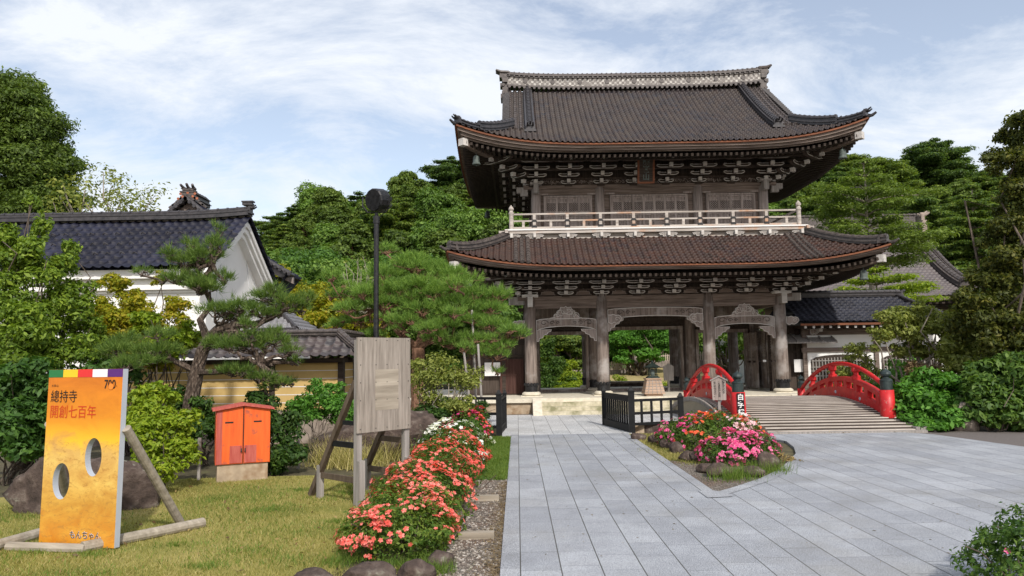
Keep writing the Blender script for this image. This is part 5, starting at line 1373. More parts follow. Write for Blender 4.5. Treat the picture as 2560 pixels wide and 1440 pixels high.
# ================================================================== WHITE STOREHOUSE
ku = thing('storehouse', 'white plastered storehouse with blue-black pantile roof and a bare gable, left of the garden', 'storehouse', (-8.2, 22.5, 0))
KL, KB = 7.7, 2.65; kz = lambda q: 4.62 + .66 * q + .006 * q * q
f = MB(); f.b2(-KL + .1, -.42, -2.05, 2.25, 0, 4.55)
f.add([(-.43, -2.05, 4.5), (-.43, 2.25, 4.5), (-.43, 0.05, 6.25), (-.6, -2.05, 4.5), (-.6, 2.25, 4.5), (-.6, .05, 6.25)], [(0, 1, 2), (0, 2, 5, 3), (1, 4, 5, 2)]); f.build('wall', 'plaster', ku)
f = MB(); f.b2(-KL + .1, -.30, -2.42, -2.05, 4.36, 4.60); f.b2(-KL + .1, -.34, -2.24, -2.052, 4.06, 4.36); f.b2(-KL + .1, -.40, -2.12, -2.053, 3.98, 4.06); f.build('eave_moulding', 'plaster', ku)
f = MB(); f.b2(-KL + .1, -.30, 2.25, 2.6, 4.3, 4.55); f.build('eave_moulding', 'plaster', ku)
f = MB()
for k, (o_, w, h, x) in enumerate(((0, .26, .17, -.05), (-.17, .30, .15, -.12), (-.33, .34, .14, -.22))):
    f.sweep([(x - .10, y, float(kz(KB - abs(y))) - .16 + o_) for y in np.linspace(-KB + .05, KB + .35, 21)], w * .7, h)
f.build('verge_moulding', 'plaster', ku)
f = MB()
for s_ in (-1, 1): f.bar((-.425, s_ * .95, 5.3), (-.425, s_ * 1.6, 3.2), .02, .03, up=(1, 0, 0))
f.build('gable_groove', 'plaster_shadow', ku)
def kurve(sg): return lambda x, q: np.stack([x + 0 * q, sg * (KB - q), kz(q) + .10 * np.clip((x + 2.5) / 2.5, 0, 1) ** 2], -1)
tiled('roof', (-KL, .06), (0, KB), kurve(-1), lambda s: (np.full_like(s, -KL), np.full_like(s, .06)), ku, 'tile_blue', tile=.262, course=.255, amp=.042, step=.045)
tiled('roof_back', (-KL, .06), (-.35, KB), kurve(1), lambda s: (np.full_like(s, -KL), np.full_like(s, .06)), ku, 'tile_blue', tile=.262, course=.255, amp=.042, step=.045)
f = MB(); rr_ = [(x, 0, float(kz(KB)) + .02 + .10 * max(0, (x + 2.5) / 2.5) ** 2) for x in np.linspace(-KL, 0.02, 16)]
f.sweep(rr_, .42, .10); f.sweep(rr_, .30, .10, 0, .10); f.sweep(rr_, .36, .03, 0, .13); f.tube([Vector(p_) + Vector((0, 0, .22)) for p_ in rr_], .085, 8)
for k in range(26): x = -KL + .1 + k * .3; f.tube([(x, 0, float(kz(KB)) + .24 + .10 * max(0, (x + 2.5) / 2.5) ** 2), (x + .04, 0, float(kz(KB)) + .24 + .10 * max(0, (x + 2.5) / 2.5) ** 2)], .105, 8)
f.build('roof_ridge', 'ridge_dark', ku)
f = MB(); e_ = rr_[-1][2]; horn_end(f, (.02, 0, e_ + .05), (1, 0), .62); f.box((-.05, 0, e_ + .36), (.30, .22, .07)); f.box((-.05, 0, e_ + .44), (.36, .2, .04)); f.build('ridge_end', 'ridge_dark', ku)
rng_ = random.Random(3)
for row in (.62, 1.15, 1.75):
    for k in range(20):
        f = MB(); x = -KL + .3 + k * .38 + rng_.uniform(-.03, .03); y = -(KB - row); z = float(kz(row)) + .07; f.tube([(x - .07, y, z), (x, y - .03, z + .05), (x + .07, y, z)], .018, 6); f.build('snow_guard', 'ridge_dark', ku)

# ================================================================== HALL BEHIND THE STOREHOUSE
p = U(475, 480, 28.0); kh = thing('monks_hall', 'temple hall behind the white storehouse, its gable peak and curved eave showing above', 'temple hall', (p[0], 28.0, 0))
zr, hw = float(p[2]) - .35, 4.05; ez = float(U(738, 690, 28.0)[2])
gz_ = lambda q: ez + (zr - ez) * (q / hw) ** 1.18
f = MB()
for sg in (-1, 1): f.sweep([(sg * (hw - q), .0, gz_(q) - .30) for q in np.linspace(0, hw, 18)], .16, .24)
f.build('bargeboard', 'wood_z', kh)
for sg in (-1, 1):
    tiled('roof', (0, 1.9), (0, hw), lambda y, q, sg=sg: np.stack([sg * (hw - q), y - .35 + 0 * q, gz_(q)], -1), lambda s: (np.zeros_like(s), np.full_like(s, 1.9)), kh, 'tile_blue', tile=.3, course=.28, seg=4)
    f = MB(); f.tube([(sg * (hw - q), -.30, gz_(q) + .06) for q in np.linspace(.02, hw, 18)], .09, 7)
    for q in np.linspace(.05, hw, 24): f.tube([(sg * (hw - q), -.42, gz_(q) + .02), (sg * (hw - q), .1, gz_(q) + .02)], .07, 7)
    f.build('verge_tiles', 'ridge_dark', kh)
f = MB(); f.add([(-2.2, .2, gz_(hw - 2.2) - .3), (2.2, .2, gz_(hw - 2.2) - .3), (0, .2, zr - .25)], [(0, 1, 2)]); f.b2(-3.3, 3.0, .3, 1.4, 0, ez - .1); f.build('gable_wall', 'wood_z', kh)
f = MB(); f.add([(-hw + .05, -.2, ez - .04), (hw - .05, -.2, ez - .04), (hw - .05, 1.5, ez - .04), (-hw + .05, 1.5, ez - .04)], [(0, 1, 2, 3)]); f.build('soffit', 'wood_dark', kh)
f = MB(); f.box((0, -.2, 0 + .12), (.9, .16, .26)); f.box((0, -.2, 0 + .34), (.7, .2, .18)); f.box((0, -.2, 0 + .50), (.95, .22, .07)); f.box((0, -.2, 0 + .60), (.66, .26, .08)); f.box((0, -.2, 0 + .68), (.8, .22, .05))
for sg in (-1, 1):
    for k, (dx, dz) in enumerate(((.34, .02), (.55, -.16), (.78, -.36), (.95, -.50))): f.box((sg * dx, -.2, 0 + dz + .14), (.34, .16, .12), ry=sg * .6)
for k in (-1, 0, 1): f.tube([(k * .26, .1, 0 + .70), (k * .30, -.3, 0 + .76), (k * .34, -.5, 0 + .86 + (k == 0) * .05)], [.085, .085, .07], 8)
f.build('gable_ornament', 'ridge_brown', kh, loc=(0, 0, zr)).scale = (.66, .66, .66)
f = MB()
for x, z in ((-.42, .36), (.42, .36), (-.30, .20), (.30, .20), (-.55, .08), (.55, .08), (0, .42)): f.tube([(x, -.27, 0 + z), (x, -.31, 0 + z)], .075, 12)
f.build('clay_medallion', 'gable_orange', kh, loc=(0, 0, zr)).scale = (.66, .66, .66)
f = MB(); ribbed_ridge(f, [(0, y, zr) for y in np.linspace(.1, 1.5, 4)], .34, .34); f.build('roof_ridge', 'ridge_dark', kh)
p = U(722, 800, 24.5); lh = thing('low_shed', 'low building with a pale grey tiled roof showing between the pine and the ochre wall', 'shed', (p[0] - 1.1, 25.5, 0))
zl = float(U(752, 824, 24)[2])
tiled('roof', (-1.8, 1.55), (0, 1.5), lambda x, q: np.stack([x + 0 * q, -1.5 + q, zl + .72 * q], -1), lambda s: (np.full_like(s, -1.8), 1.55 - s * .95), lh, 'tile_pale', tile=.2, course=.2, seg=4)
tiled('roof_side', (-1.5, 1.5), (0, 1.4), lambda y, q: np.stack([1.55 - q * .95, y + 0 * q, zl + .72 * q], -1), lambda s: (-(1.5 - s), (1.5 - s)), lh, 'tile_pale', tile=.2, course=.2, seg=4)
f = MB(); f.b2(-1.6, 1.2, -1.2, 1.2, 0, zl); f.build('wall', 'plaster', lh)
f = MB(); f.tube([(1.5 - q * .95, -1.5 + q, zl + .72 * q + .06) for q in np.linspace(0, 1.4, 5)], .07, 7); f.tube([(-1.8, -1.52, zl + .03), (1.5, -1.52, zl + .03)], .05, 7); f.build('roof_ridge', 'ridge_dark', lh)

# ================================================================== RIGHT WING
rw = thing('tiled_wing', 'long side building with blue-black tiled roof, white walls and lattice windows right of the gate', 'side building', (11.3, 30.6, 0))
e0 = float(U(2100, 806, 28.4)[2]); r0 = float(U(2120, 742, 30.6)[2]); sl = (r0 - e0) / 2.2
wz = lambda q: e0 + sl * .86 * q + sl * .14 * q * q / 2.2
tiled('wing_roof', (-.4, 5.6), (0, 2.2), lambda x, q: np.stack([x + 0 * q, -2.2 + q, wz(q)], -1), lambda s: (np.full_like(s, -.4), 5.6 - .55 * s), rw, 'tile_blue_matte', tile=.25, course=.225, amp=.036)
tiled('wing_roof_back', (-.4, 4.9), (0, 2.2), lambda x, q: np.stack([x + 0 * q, 2.2 - q, wz(q)], -1), lambda s: (np.full_like(s, -.4), 5.6 - .55 * s), rw, 'tile_blue_matte', tile=.5, course=.45, seg=4)
f = MB(); ribbed_ridge(f, [(x, 0, r0 - .02) for x in np.linspace(-.4, 4.55, 10)], .28, .20); horn_end(f, (4.6, 0, r0), (1, 0), .6); ribbed_ridge(f, [(5.55 - .55 * q, -2.2 + q, float(wz(q))) for q in np.linspace(.02, 2.2, 8)], .18, .12); f.build('wing_ridge', 'ridge_dark', rw)
f = MB(); f.b2(-.4, 5.5, -2.16, -2.10, e0 - .10, e0 - .02); f.build('eave_edge_board', 'wood_edge', rw)
f = MB()
for k in range(18): x = -.2 + k * .32; f.b2(x - .04, x + .04, -2.05, -.9, e0 - .20, e0 - .11, 0); f.b2(x - .042, x + .042, -2.08, -2.052, e0 - .202, e0 - .108, 1)
f.b2(-.3, 5.4, -2.0, -.9, e0 - .109, e0 - .09, 0)
f.build('rafters', ['wood_dark', 'wood_end'], rw)
f = MB(); f.b2(.1, 12, -1.0, -.9, .9, e0 - .1); f.build('wall', 'plaster', rw)
f = MB(); zt = e0 - .1; f.b2(.0, 12, -1.06, -1.0, zt - .34, zt - .10)
f.b2(.0, 12, -1.06, -1.0, zt - 1.02, zt - .84)
f.b2(.0, 12, -1.07, -1.0, .2, .95)
for x in (.12, 2.95, 5.8, 8.6): f.b2(x - .08, x + .08, -1.08, -.98, .5, zt)
f.build('wall_frame', 'wood_x', rw)
for x0 in (.35, 3.15, 6.0):
    f = MB(); x1 = x0 + 2.35; f.b2(x0, x1, -1.012, -1.004, .98, zt - 1.30, 1)
    top = [(x0 + (x1 - x0) * t, zt - 1.32 + .20 * abs(math.sin(PI * t)) ** .5) for t in np.linspace(0, 1, 13)]
    f.plate([(x0, .96)] + [(x1, .96)] + top[::-1], (0, -1.02, 0), (1, 0, 0), (0, 0, 1), .01, 1)
    for k in range(19): x = x0 + .06 + k * (x1 - x0 - .12) / 18; f.b2(x - .02, x + .02, -1.06, -1.03, .96, zt - 1.22 - .08 * abs(k - 9) / 9, 0)
    for z in (1.15, 1.35, 1.5, zt - 1.36): f.b2(x0, x1, -1.075, -1.061, z - .02, z + .02, 0)
    f.build('lattice_window', ['wood_silver', 'wood_dark'], rw)
f = MB(); nose_scroll(f, .30, -1.15, zt - .2, 1, .7); f.box((.6, -1.3, zt - .15), (.12, .5, .14), mi=1); f.build('bracket', ['wood_wall', 'wood_end'], rw)

# ================================================================== GREAT HALL FAR RIGHT
HX, HY = 24.0, 59.0; ze = float(U(2340, 742, 51)[2]); zrg = float(U(2200, 580, 59)[2])
gh = thing('main_hall', 'great temple hall with a huge grey tiled hip-and-gable roof behind the gate on the right', 'temple hall', (HX, HY, 0))
HH = Hip(10.2, 8.0, ze, (zrg - ze) / 8 - .04 * 8, .04, .9, 8.0)
hA = HH.A
lm = lambda s: (-np.where(s < 1.7, hA - s, hA - 1.7), np.where(s < 1.7, hA - s, hA - 1.7))
tiled('roof', (-hA, hA), (0, 8.0), HH.front(), lm, gh, 'tile_grey', tile=.34, course=.32, seg=4, amp=.04)
tiled('roof_side', (-8, 8), (0, 2.6), HH.side(1), lambda s: (-(8 - s), 8 - s), gh, 'tile_grey', tile=.34, course=.32, seg=4, amp=.04)
f = MB(); zt_ = float(HH.zs(0, 8.0, 0))
f.sweep([(x, 0, zt_ - .05) for x in np.linspace(-hA + 2.4, hA - 2.2, 6)], .8, 1.3); f.sweep([(x, 0, zt_ + 1.25) for x in np.linspace(-hA + 2.4, hA - 2.2, 6)], 1.0, .1)
for k in range(38): x = -hA + 2.6 + k * .42; f.tube([(x, -.52, zt_ - .05), (x, .2, zt_ - .05)], .10, 6); f.tube([(x, -.52, zt_ + 1.3), (x, .5, zt_ + 1.3)], .09, 6)
f.build('main_ridge', 'tile_pale', gh) if False else f.build('main_ridge', 'ridge_brown', gh)
f = MB(); horn_end(f, (hA - 1.6, 0, zt_ + .6), (1, 0), 2.2); f.box((hA - 1.6, 0, zt_ + .1), (.4, 1.2, 1.2)); f.build('ridge_end', 'rock_pale', gh)
f = MB(); ribbed_ridge(f, [(hA - 2.6, -(8 - q), float(HH.zs(hA - 2.6, q, 0))) for q in np.linspace(8, 1.3, 16)], .6, .5, pitch=.4); horn_end(f, (hA - 2.6, -6.85, float(HH.zs(hA - 2.6, 1.2, 0)) + .1), (0, -1), 1.3)
f.build('descending_ridge', 'ridge_brown', gh)
f = MB(); ribbed_ridge(f, [(hA - 1.8, -(8 - q), float(HH.zs(hA - 1.8, q, 0))) for q in np.linspace(8, 2.0, 14)], .35, .3, pitch=.4)
ribbed_ridge(f, [(hA - q, -(8 - q), float(HH.z(hA - q, 8 - q))) for q in np.linspace(2.2, .1, 8)], .4, .35, pitch=.4); f.build('hip_ridge', 'ridge_brown', gh)
f = MB(); f.sweep(HH.eave(0, -1, -.35, q=.2), .2, .3); f.sweep(HH.eave(1, 1, -.35, q=.2), .2, .3); f.build('eave_fascia', 'wood_x', gh)
f = MB(); f.b2(-hA + 1, hA - .8, -7.2, 7.2, ze - .55, ze - .30)
for k in range(40): x = hA - .6 - k * .45; f.b2(x - .1, x + .1, -7.75, -5.0, ze - .45, ze - .32)
f.build('rafters', 'wood_dark', gh)
f = MB(); f.b2(-hA + 3, hA - 2.6, -5.4, 5, 0, ze - .4); f.build('wall', 'plaster', gh)
f = MB()
for k in range(6): x = hA - 2.7 - k * 3; f.b2(x - .22, x + .22, -5.6, -5.41, 0, ze - .4)
f.b2(-hA + 3, hA - 2.5, -5.58, -5.42, ze - 1.3, ze - .5); f.build('wall_frame', 'wood_x', gh)

# ================================================================== SEEN THROUGH THE GATE
p = U(1635, 985, 27.6)
lt = thing('lantern_stand', 'tapering slatted stand with a small dark metal lantern before the gate opening', 'lantern', (p[0], 27.75, .57))
f = MB(); f.box((0, 0, .04), (.60, .60, .08)); f.box((0, 0, .34), (.76, .76, .52), taper=.68)
for z in (.15, .25, .35, .45, .55): k_ = .76 * (1 - .32 * (z - .08) / .52); f.box((0, 0, z), (k_ + .012, k_ + .012, .016), mi=1)
for x in (-.22, -.08, .08, .22): f.bar((x * 1.1, -.385, .09), (x * .75, -.265, .59), .016, .01, mi=1)
f.box((0, 0, .625), (.60, .60, .05)); f.build('stand', ['wood_slats', 'wood_silver'], lt)
f = MB(); f.box((0, 0, .67), (.44, .44, .05)); f.box((0, 0, .71), (.36, .36, .04))
for x in (-.14, .14):
    for y in (-.14, .14): f.bar((x, y, .72), (x * .85, y * .85, 1.02), .022, .022)
f.box((0, 0, 1.03), (.36, .36, .03)); f.lathe((0, 0, .73), [(.07, 0), (.09, .08), (.085, .2), (.05, .26)], 10, 1)
f.add([(-.27, -.27, 1.05), (.27, -.27, 1.05), (.27, .27, 1.05), (-.27, .27, 1.05), (0, 0, 1.24)], [(0, 1, 4), (1, 2, 4), (2, 3, 4), (3, 0, 4), (3, 2, 1, 0)]); f.lathe((0, 0, 1.2), [(.03, 0), (.05, .04), (.02, .1)], 8); f.build('lantern', ['bronze', 'bell_green'], lt)
p = U(1588, 980, 35.5); st = thing('stone_trough', 'dark stone trough beyond the gate threshold', 'stone trough', (p[0], 38, 0)); f = MB(); f.box((0, 0, .35), (1.9, .8, .7), taper=1.06); f.build('basin', 'rock', st); f = MB(); f.box((0, 0, .745), (2.1, .95, .09)); f.build('rim', 'rock_pale', st)
for px_, Y_, hh in ((1672, 30.6, 1.2), (1682, 36.0, 1.5)):
    p = U(px_, 960, Y_); t = thing('wooden_placard', 'small pale house-shaped board on a post beyond the gate' if Y_ < 33 else 'pale house-shaped board on a post farther beyond the gate', 'sign', (p[0], Y_, .57 if Y_ < 35.6 else 0)); f = MB(); f.b2(-.04, .04, 0, .06, 0, hh * .9); f.build('post', 'wood_silver', t)
    f = MB(); f.plate([(-.2, 0), (.2, 0), (.22, .58), (0, .70), (-.22, .58)], (0, -.03, hh * .38), (1, 0, 0), (0, 0, 1), .04); f.build('placard', 'wood_silver', t)
for (xa, xb, yt, yb, yg, Y_), lab in (((1300, 1578, 904, 929, 950, 58.0), 'pale picket fence on a slatted base, seen through the left half of the gate'), ((1588, 1860, 880, 903, 919, 61.5), 'pale picket fence higher on the bank, seen through the middle of the gate')):
    a, b_ = U(xa, yt, Y_), U(xb, yt, Y_); zt, zb, zg = a[2], U(xa, yb, Y_)[2], U(xa, yg, Y_)[2]
    a[2] = b_[2] = 0; L_ = b_[0] - a[0]; t = thing('picket_fence', lab, 'fence', (a[0], Y_, 0)); f = MB(); n = int(L_ / .16)
    for k in range(n): x = (k + .5) * L_ / n; h_ = zt - .10 * (1 - math.cos(2 * PI * x / 1.9)) ; f.b2(x - .045, x + .045, -.06, -.03, zb, h_)
    f.build('pickets', 'wood_picket', t); t.children[-1]['kind'] = 'stuff'
    f = MB()
    for x in np.arange(0, L_ + .1, 1.9): f.b2(x - .08, x + .08, -.05, .08, 0, zt + .05)
    f.b2(0, L_, -.03, 0, zb - .08, zb + .02); f.b2(0, L_, -.03, 0, (zb + zt) / 2, (zb + zt) / 2 + .08)
    for k in range(5): z = zg + (zb - zg) * k / 5; f.b2(0, L_, -.09 + .004 * k, .02 , z, z + (zb - zg) / 5 - .02)
    f.build('fence_base', 'wood_wall', t)
    f = MB(); f.b2(0, L_, -.02, .3, -.2, zg); f.build('footing', 'concrete', t)
p = U(1588, 935, 58); f = MB(); f.add([(p[0] - 3, 52, .1), (15, 52, .1), (15, 61.3, 1.1), (p[0] - 3, 61.3, 1.1)], [(0, 1, 2, 3)]); tag(f.build('grass_bank', 'bank_grass'), kind='structure')
for xa, xb, y0, y1, yr, lab in ((1528, 1575, 903, 893, 878, 'small white building with dark tiled roof glimpsed through the middle gate opening'), (1405, 1450, 905, 886, 876, 'white outbuilding with a round window glimpsed through the left gate opening')):
    Y_ = 64.; a, b_ = U(xa, y1, Y_), U(xb, y1, Y_); t = thing('white_outbuilding', lab, 'building', (a[0], Y_, 0)); L_ = b_[0] - a[0]; f = MB(); f.b2(0, L_, 0, 3, 0, a[2]); f.build('wall', 'plaster', t)
    rz2 = U(xa, yr, Y_)[2]; f = MB(); ez2 = float(a[2]); tiled('roof', (-.3, L_ + .3), (0, 1.8), lambda x, q: np.stack([x + 0 * q, -.5 + q, ez2 + (rz2 - ez2) * q / 1.8], -1), lambda s: (np.full_like(s, -.3), np.full_like(s, L_ + .3)), t, 'tile_blue_matte', tile=.3, course=.3, seg=4)
    if xa < 1450: f = MB(); f.tube([(L_ * .6, -.01, a[2] - .35), (L_ * .6, -.03, a[2] - .35)], .32, 20); f.build('round_window', 'wood_dark', t)

# ================================================================== STONES
rock('boulder', (-6.1, 10.6, .10), (2.15, 1.2, 1.45), 17, label='big rounded brown boulder behind the photo board', cat='boulder', rz=.1, sub=4)
p = G(925, 1150); rock('boulder', (p[0] + .1, p[1] + .3, .36), (3.3, 1.2, 1.25), 13, label='long low brown boulder behind the blank signboard', cat='boulder', rz=.12, sub=4)
p = G(2432, 1080); rock('boulder', (p[0], p[1] + .3, .26), (.95, .6, 1.0), 14, 'rock_pale', label='pale mossy boulder between the dark bushes right of the bridge', cat='boulder', rz=.5)
for k, (a, b_, w, h, dz) in enumerate(((782, 1478, .50, .20, .05), (915, 1466, .52, .22, .06), (1036, 1462, .40, .22, .06), (1098, 1420, .26, .22, .05), (1128, 1310, .24, .22, .05), (1122, 1345, .22, .22, .05), (1160, 1285, .26, .22, .05))):
    p = G(a, b_); rock('edging_stone', (p[0], p[1] + .12, dz), (w, .34, h * 1.1), 20 + k, label='dark rounded stone edging the coral azalea bed by the gravel strip', cat='stone', group='stones edging the coral azaleas', rz=.2 * (k % 3 - 1) + (1.2 if k in (4, 5, 6) else 0), sub=2)
for k, (a, b_, w, h) in enumerate(((1598, 1100, .45, .26), (1640, 1108, .5, .3), (1672, 1122, .42, .3), (1690, 1132, .34, .34), (1716, 1150, .34, .26), (1737, 1152, .3, .25))):
    p = G(a, b_); rock('edging_stone', (p[0], p[1], .06), (w, .36, h), 40 + k, label='dark squared stone in the low wall on the left rim of the island bed', cat='stone', group='stones on the island rim', rz=.7 - .1 * k, sub=2)
for k, (a, b_, w, h, lab) in enumerate(((1772, 1185, .34, .24, 'dark stone behind the small spotlight at the foot of the pink azaleas'), (1802, 1195, .50, .28, 'wide dark stone left of the grass tuft on the island'), (1889, 1195, .40, .24, 'dark stone right of the grass tuft on the island'), (1928, 1180, .50, .46, 'tall dark stone at the right end of the pink azaleas'), (1908, 1110, .4, .5, 'dark stone half hidden behind the pink azaleas'))):
    p = G(a, b_); rock('edging_stone', (p[0], p[1] + .12, h * .3), (w, .36, h), 50 + k, label=lab, cat='stone', rz=.15 * k, sub=2)
for k, (y0, lab) in enumerate(((8.52, 'mossy timber step across the near gravel strip'), (10.75, 'timber step across the gravel strip farther off'))):
    f = MB(); f.box((-.52, y0, .035), (.46, .10, .09), rz=.02); tag(f.build('edging_plank', 'wood_log'), lab, 'timber step')
p = G(1782, 1190); sp = thing('ground_spotlight', 'small grey spotlight on the ground in front of the pink azaleas', 'spotlight', tuple(p)); f = MB(); f.tube([(0, 0, .03), (.03, -.1, .13)], [.05, .065], 12); f.build('lamp_can', 'board_side', sp); f = MB(); f.tube([(0, 0, -.03), (0, 0, .06)], .02, 6); f.build('spike', 'black_metal', sp)
for px_, py_, h_, lab in ((497, 1200, .72, 'thin grey stake left of the orange box'), (745, 1172, .55, 'thin stake right of the orange box'), (800, 1240, .0, '')):
    if not h_: continue
    p = G(px_, py_); f = MB(); f.b2(-.025, .025, -.02, .02, 0, h_); tag(f.build('wooden_stake', 'wood_silver', loc=tuple(p)), lab, 'stake')

# ================================================================== VEGETATION
rng0 = np.random.RandomState(77)
# wooded hill: eight source trees, each copy a thing of its own
src = []
for s_, fn, lab, grp, w in (
    (1, lambda n, s: make_cedar(n, 9.5, 3.5, s, size=.29, dens=52, n=120), 'lumpy olive-green cedar on the wooded hill behind the temple', 'cedars on the hill', .30),
    (2, lambda n, s: make_cedar(n, 11.0, 3.3, s, size=.29, dens=52, n=130), 'lumpy olive-green cedar on the wooded hill behind the temple', 'cedars on the hill', .16),
    (3, lambda n, s: make_broad(n, 8.5, 3.9, s, size=.30, dens=44, n=95, base=.12), 'round leafy green tree on the wooded hill behind the temple', 'leafy trees on the hill', .22),
    (4, lambda n, s: make_broad(n, 7.5, 3.6, s, 'leaf_deep', size=.30, dens=44, n=90, base=.1), 'deep green round tree on the wooded hill behind the temple', 'deep green trees on the hill', .10),
    (5, lambda n, s: make_fir(n, 11.0, 3.9, s, size=.27, dens=60, tiers=11, per=7, low=.3), 'dark layered pine rising from the wooded hill', 'layered pines on the hill', .14),
    (6, lambda n, s: make_fir(n, 10.5, 4.4, s, size=.27, dens=60, tiers=8, per=7, low=.42, top=.96), 'dark layered pine rising from the wooded hill', 'layered pines on the hill', .08)):
    nm = {'c': 'cedar_tree', 'l': 'leafy_tree', 'd': 'leafy_tree'}[grp[0]] if grp[0] in 'cd' else ('leafy_tree' if grp.startswith('leafy') else 'layered_pine')
    t = fn(nm, s_); tag(t, lab, 'tree', grp); src.append((t, w, nm))
used_src = set(); cnt = 0
wsum = np.cumsum([q[1] for q in src]); wsum /= wsum[-1]
rows = np.concatenate([np.arange(67, 92, 4.4), np.arange(92, 124, 5.0)])
for ri, Y_ in enumerate(rows):
    a = -.46 - rng0.rand() * .03
    while a < .80:
        step = (4.6 + Y_ * .012) / Y_; a += step * (.8 + .4 * rng0.rand())
        x, y = a * Y_, Y_ + rng0.randn() * 1.1
        if -.34 > a and Y_ < 80: pass
        if .03 < a < .33 and (Y_ > 84): continue      # wholly hidden by the gate
        if a < -.38 and Y_ < 75 and rng0.rand() < .5: continue
        z = float(hill_z(x, y)); r_ = rng0.rand()
        if a > .36 and r_ < .55: k = 4 + int(rng0.rand() < .35)
        elif Y_ > 96 and r_ < .35: k = 4 + int(rng0.rand() < .5)
        elif Y_ > 112 and r_ < .45: k = 4 + int(rng0.rand() < .5)
        elif a < 0 and Y_ < 84: k = int(rng0.choice([0, 2, 2, 3, 2]))
        else: k = int(np.searchsorted(wsum, rng0.rand()))
        o = src[k][0] if k not in used_src else copy_tree(src[k][0]); used_src.add(k)
        s_ = .85 + .38 * rng0.rand(); o.location = (float(x), float(y), z - .4); o.rotation_euler = (0, 0, rng0.rand() * 6.28); o.scale = (s_, s_, s_ * (.9 + .2 * rng0.rand())); cnt += 1
for k, q in enumerate(src):
    if k not in used_src: q[0].location = (40 + 8 * k, 90, float(hill_z(40 + 8 * k, 90)))
print('hill trees', cnt)
# undergrowth that closes the hill's foot
P = np.stack([rng0.uniform(-.45, .8, 26000) * 66, rng0.uniform(63, 68, 26000), rng0.rand(26000) * 3.2], 1)
tag(leaves('undergrowth', P, np.tile([0, -1, .6], (26000, 1)), 'leaf_deep', None, .45, .6, 5), 'dense undergrowth along the foot of the wooded hill', 'undergrowth', kind='stuff')

def at(px, py, Y): return U(px, py, Y)
def px_clumps(items, origin):
    """(pixel x, pixel y, distance, radius x, radius z) -> clumps in coordinates of origin"""
    out = []
    for it in items:
        p = U(it[0], it[1], it[2]); rx = it[3] * it[2] / F; rz = it[4] * it[2] / F
        out.append((p[0] - origin[0], p[1] - origin[1], p[2] - origin[2], rx, rx * .85, rz))
    return out

# big cedar far left
O = U(30, 900, 33.); O[2] = 0; t = thing('cedar_tree', 'huge dense cedar rising behind the storehouse at the left edge', 'tree', tuple(O)); mb = MB(); rr = np.random.RandomState(31); cl = []
for k in range(420):
    yy = 185 + 420 * rr.rand() ** .75; half = np.interp(yy, [180, 230, 300, 400, 480, 560], [40, 95, 130, 165, 175, 190]); half *= 1 + .10 * math.sin(yy / 15.) + .05 * math.sin(yy / 6.3); xx = 25 + half * rr.uniform(-1.04, 1.04); dep = math.sqrt(max(0, 1 - ((xx - 25) / half) ** 2))
    q = U(xx - 18, yy + 10, 33. - 2.6 * dep * rr.rand() ** .3); s_ = .28 + .42 * rr.rand(); cl.append((q[0] - O[0], q[1] - O[1], q[2], s_ * 1.2, s_ * 1.2, s_ * .7))
    if k % 12 == 0: limb(mb, (0, 0, max(2, q[2] - 1.5)), cl[-1][:3], .07, .02, rr, 4, .03)
limb(mb, (0, 0, -.5), (0, 0, 13.), .42, .08, rr, 6, .004); mb.build('trunk', 'bark_pale', t); P, N = clump_points(cl, 150, 31, .35); leaves('crown', P, N, 'leaf_cedar', t, .15, .45, 31, .7)
# thin-leaved tree against the sky
p = U(265, 540, 30.); t = make_broad('sparse_tree', 10.2, 2.5, 33, 'leaf_olive', size=.15, dens=20, n=40, base=.55, bark='bark_pale', limbs=17, inner=.3); t.location = (p[0], 30, 0); tag(t, 'thin-leaved pale tree standing against the sky above the storehouse roof', 'tree')
# larch-like tree behind the right wing
p = U(2180, 760, 42.); t = make_fir('layered_pine', 13.4, 3.3, 35, 'leaf_cedar', size=.18, dens=70, tiers=9, per=4, low=.52, top=.97); t.location = (p[0], 42, 0); tag(t, 'tall pale-trunked conifer with open flat tiers rising right of the gate', 'tree')
p = U(2190, 700, 37.); t = make_fir('layered_pine', 6.3, 2.3, 36, 'leaf_lime', size=.15, dens=90, tiers=6, per=6, low=.5, top=.97); t.location = (p[0], 37, 0); tag(t, 'bright green flat-tiered conifer above the tiled wing', 'tree')
p = U(2440, 600, 68.); t = make_fir('layered_pine', 17, 4.0, 37, 'leaf_fir', size=.26, dens=60, tiers=14, per=6, low=.25); t.location = (p[0], 68, 1.0); tag(t, 'tall dark conifer right of the great hall', 'tree')
for k, (px_, Y_, h_) in enumerate(((2420, 69, 12), (2330, 69, 12), (2540, 48, 9))):
    p = U(px_, 880, Y_); t = make_cedar('cedar_tree', h_, 3.4, 60 + k, 'leaf_cedar', size=.3, dens=44, n=80, low=.05); t.location = (p[0], Y_, 0); tag(t, ('rounded cedar just right of the great hall roof', 'rounded cedar behind the ridge end of the great hall', 'rounded cedar near the right edge below the tall conifer')[k], 'tree')
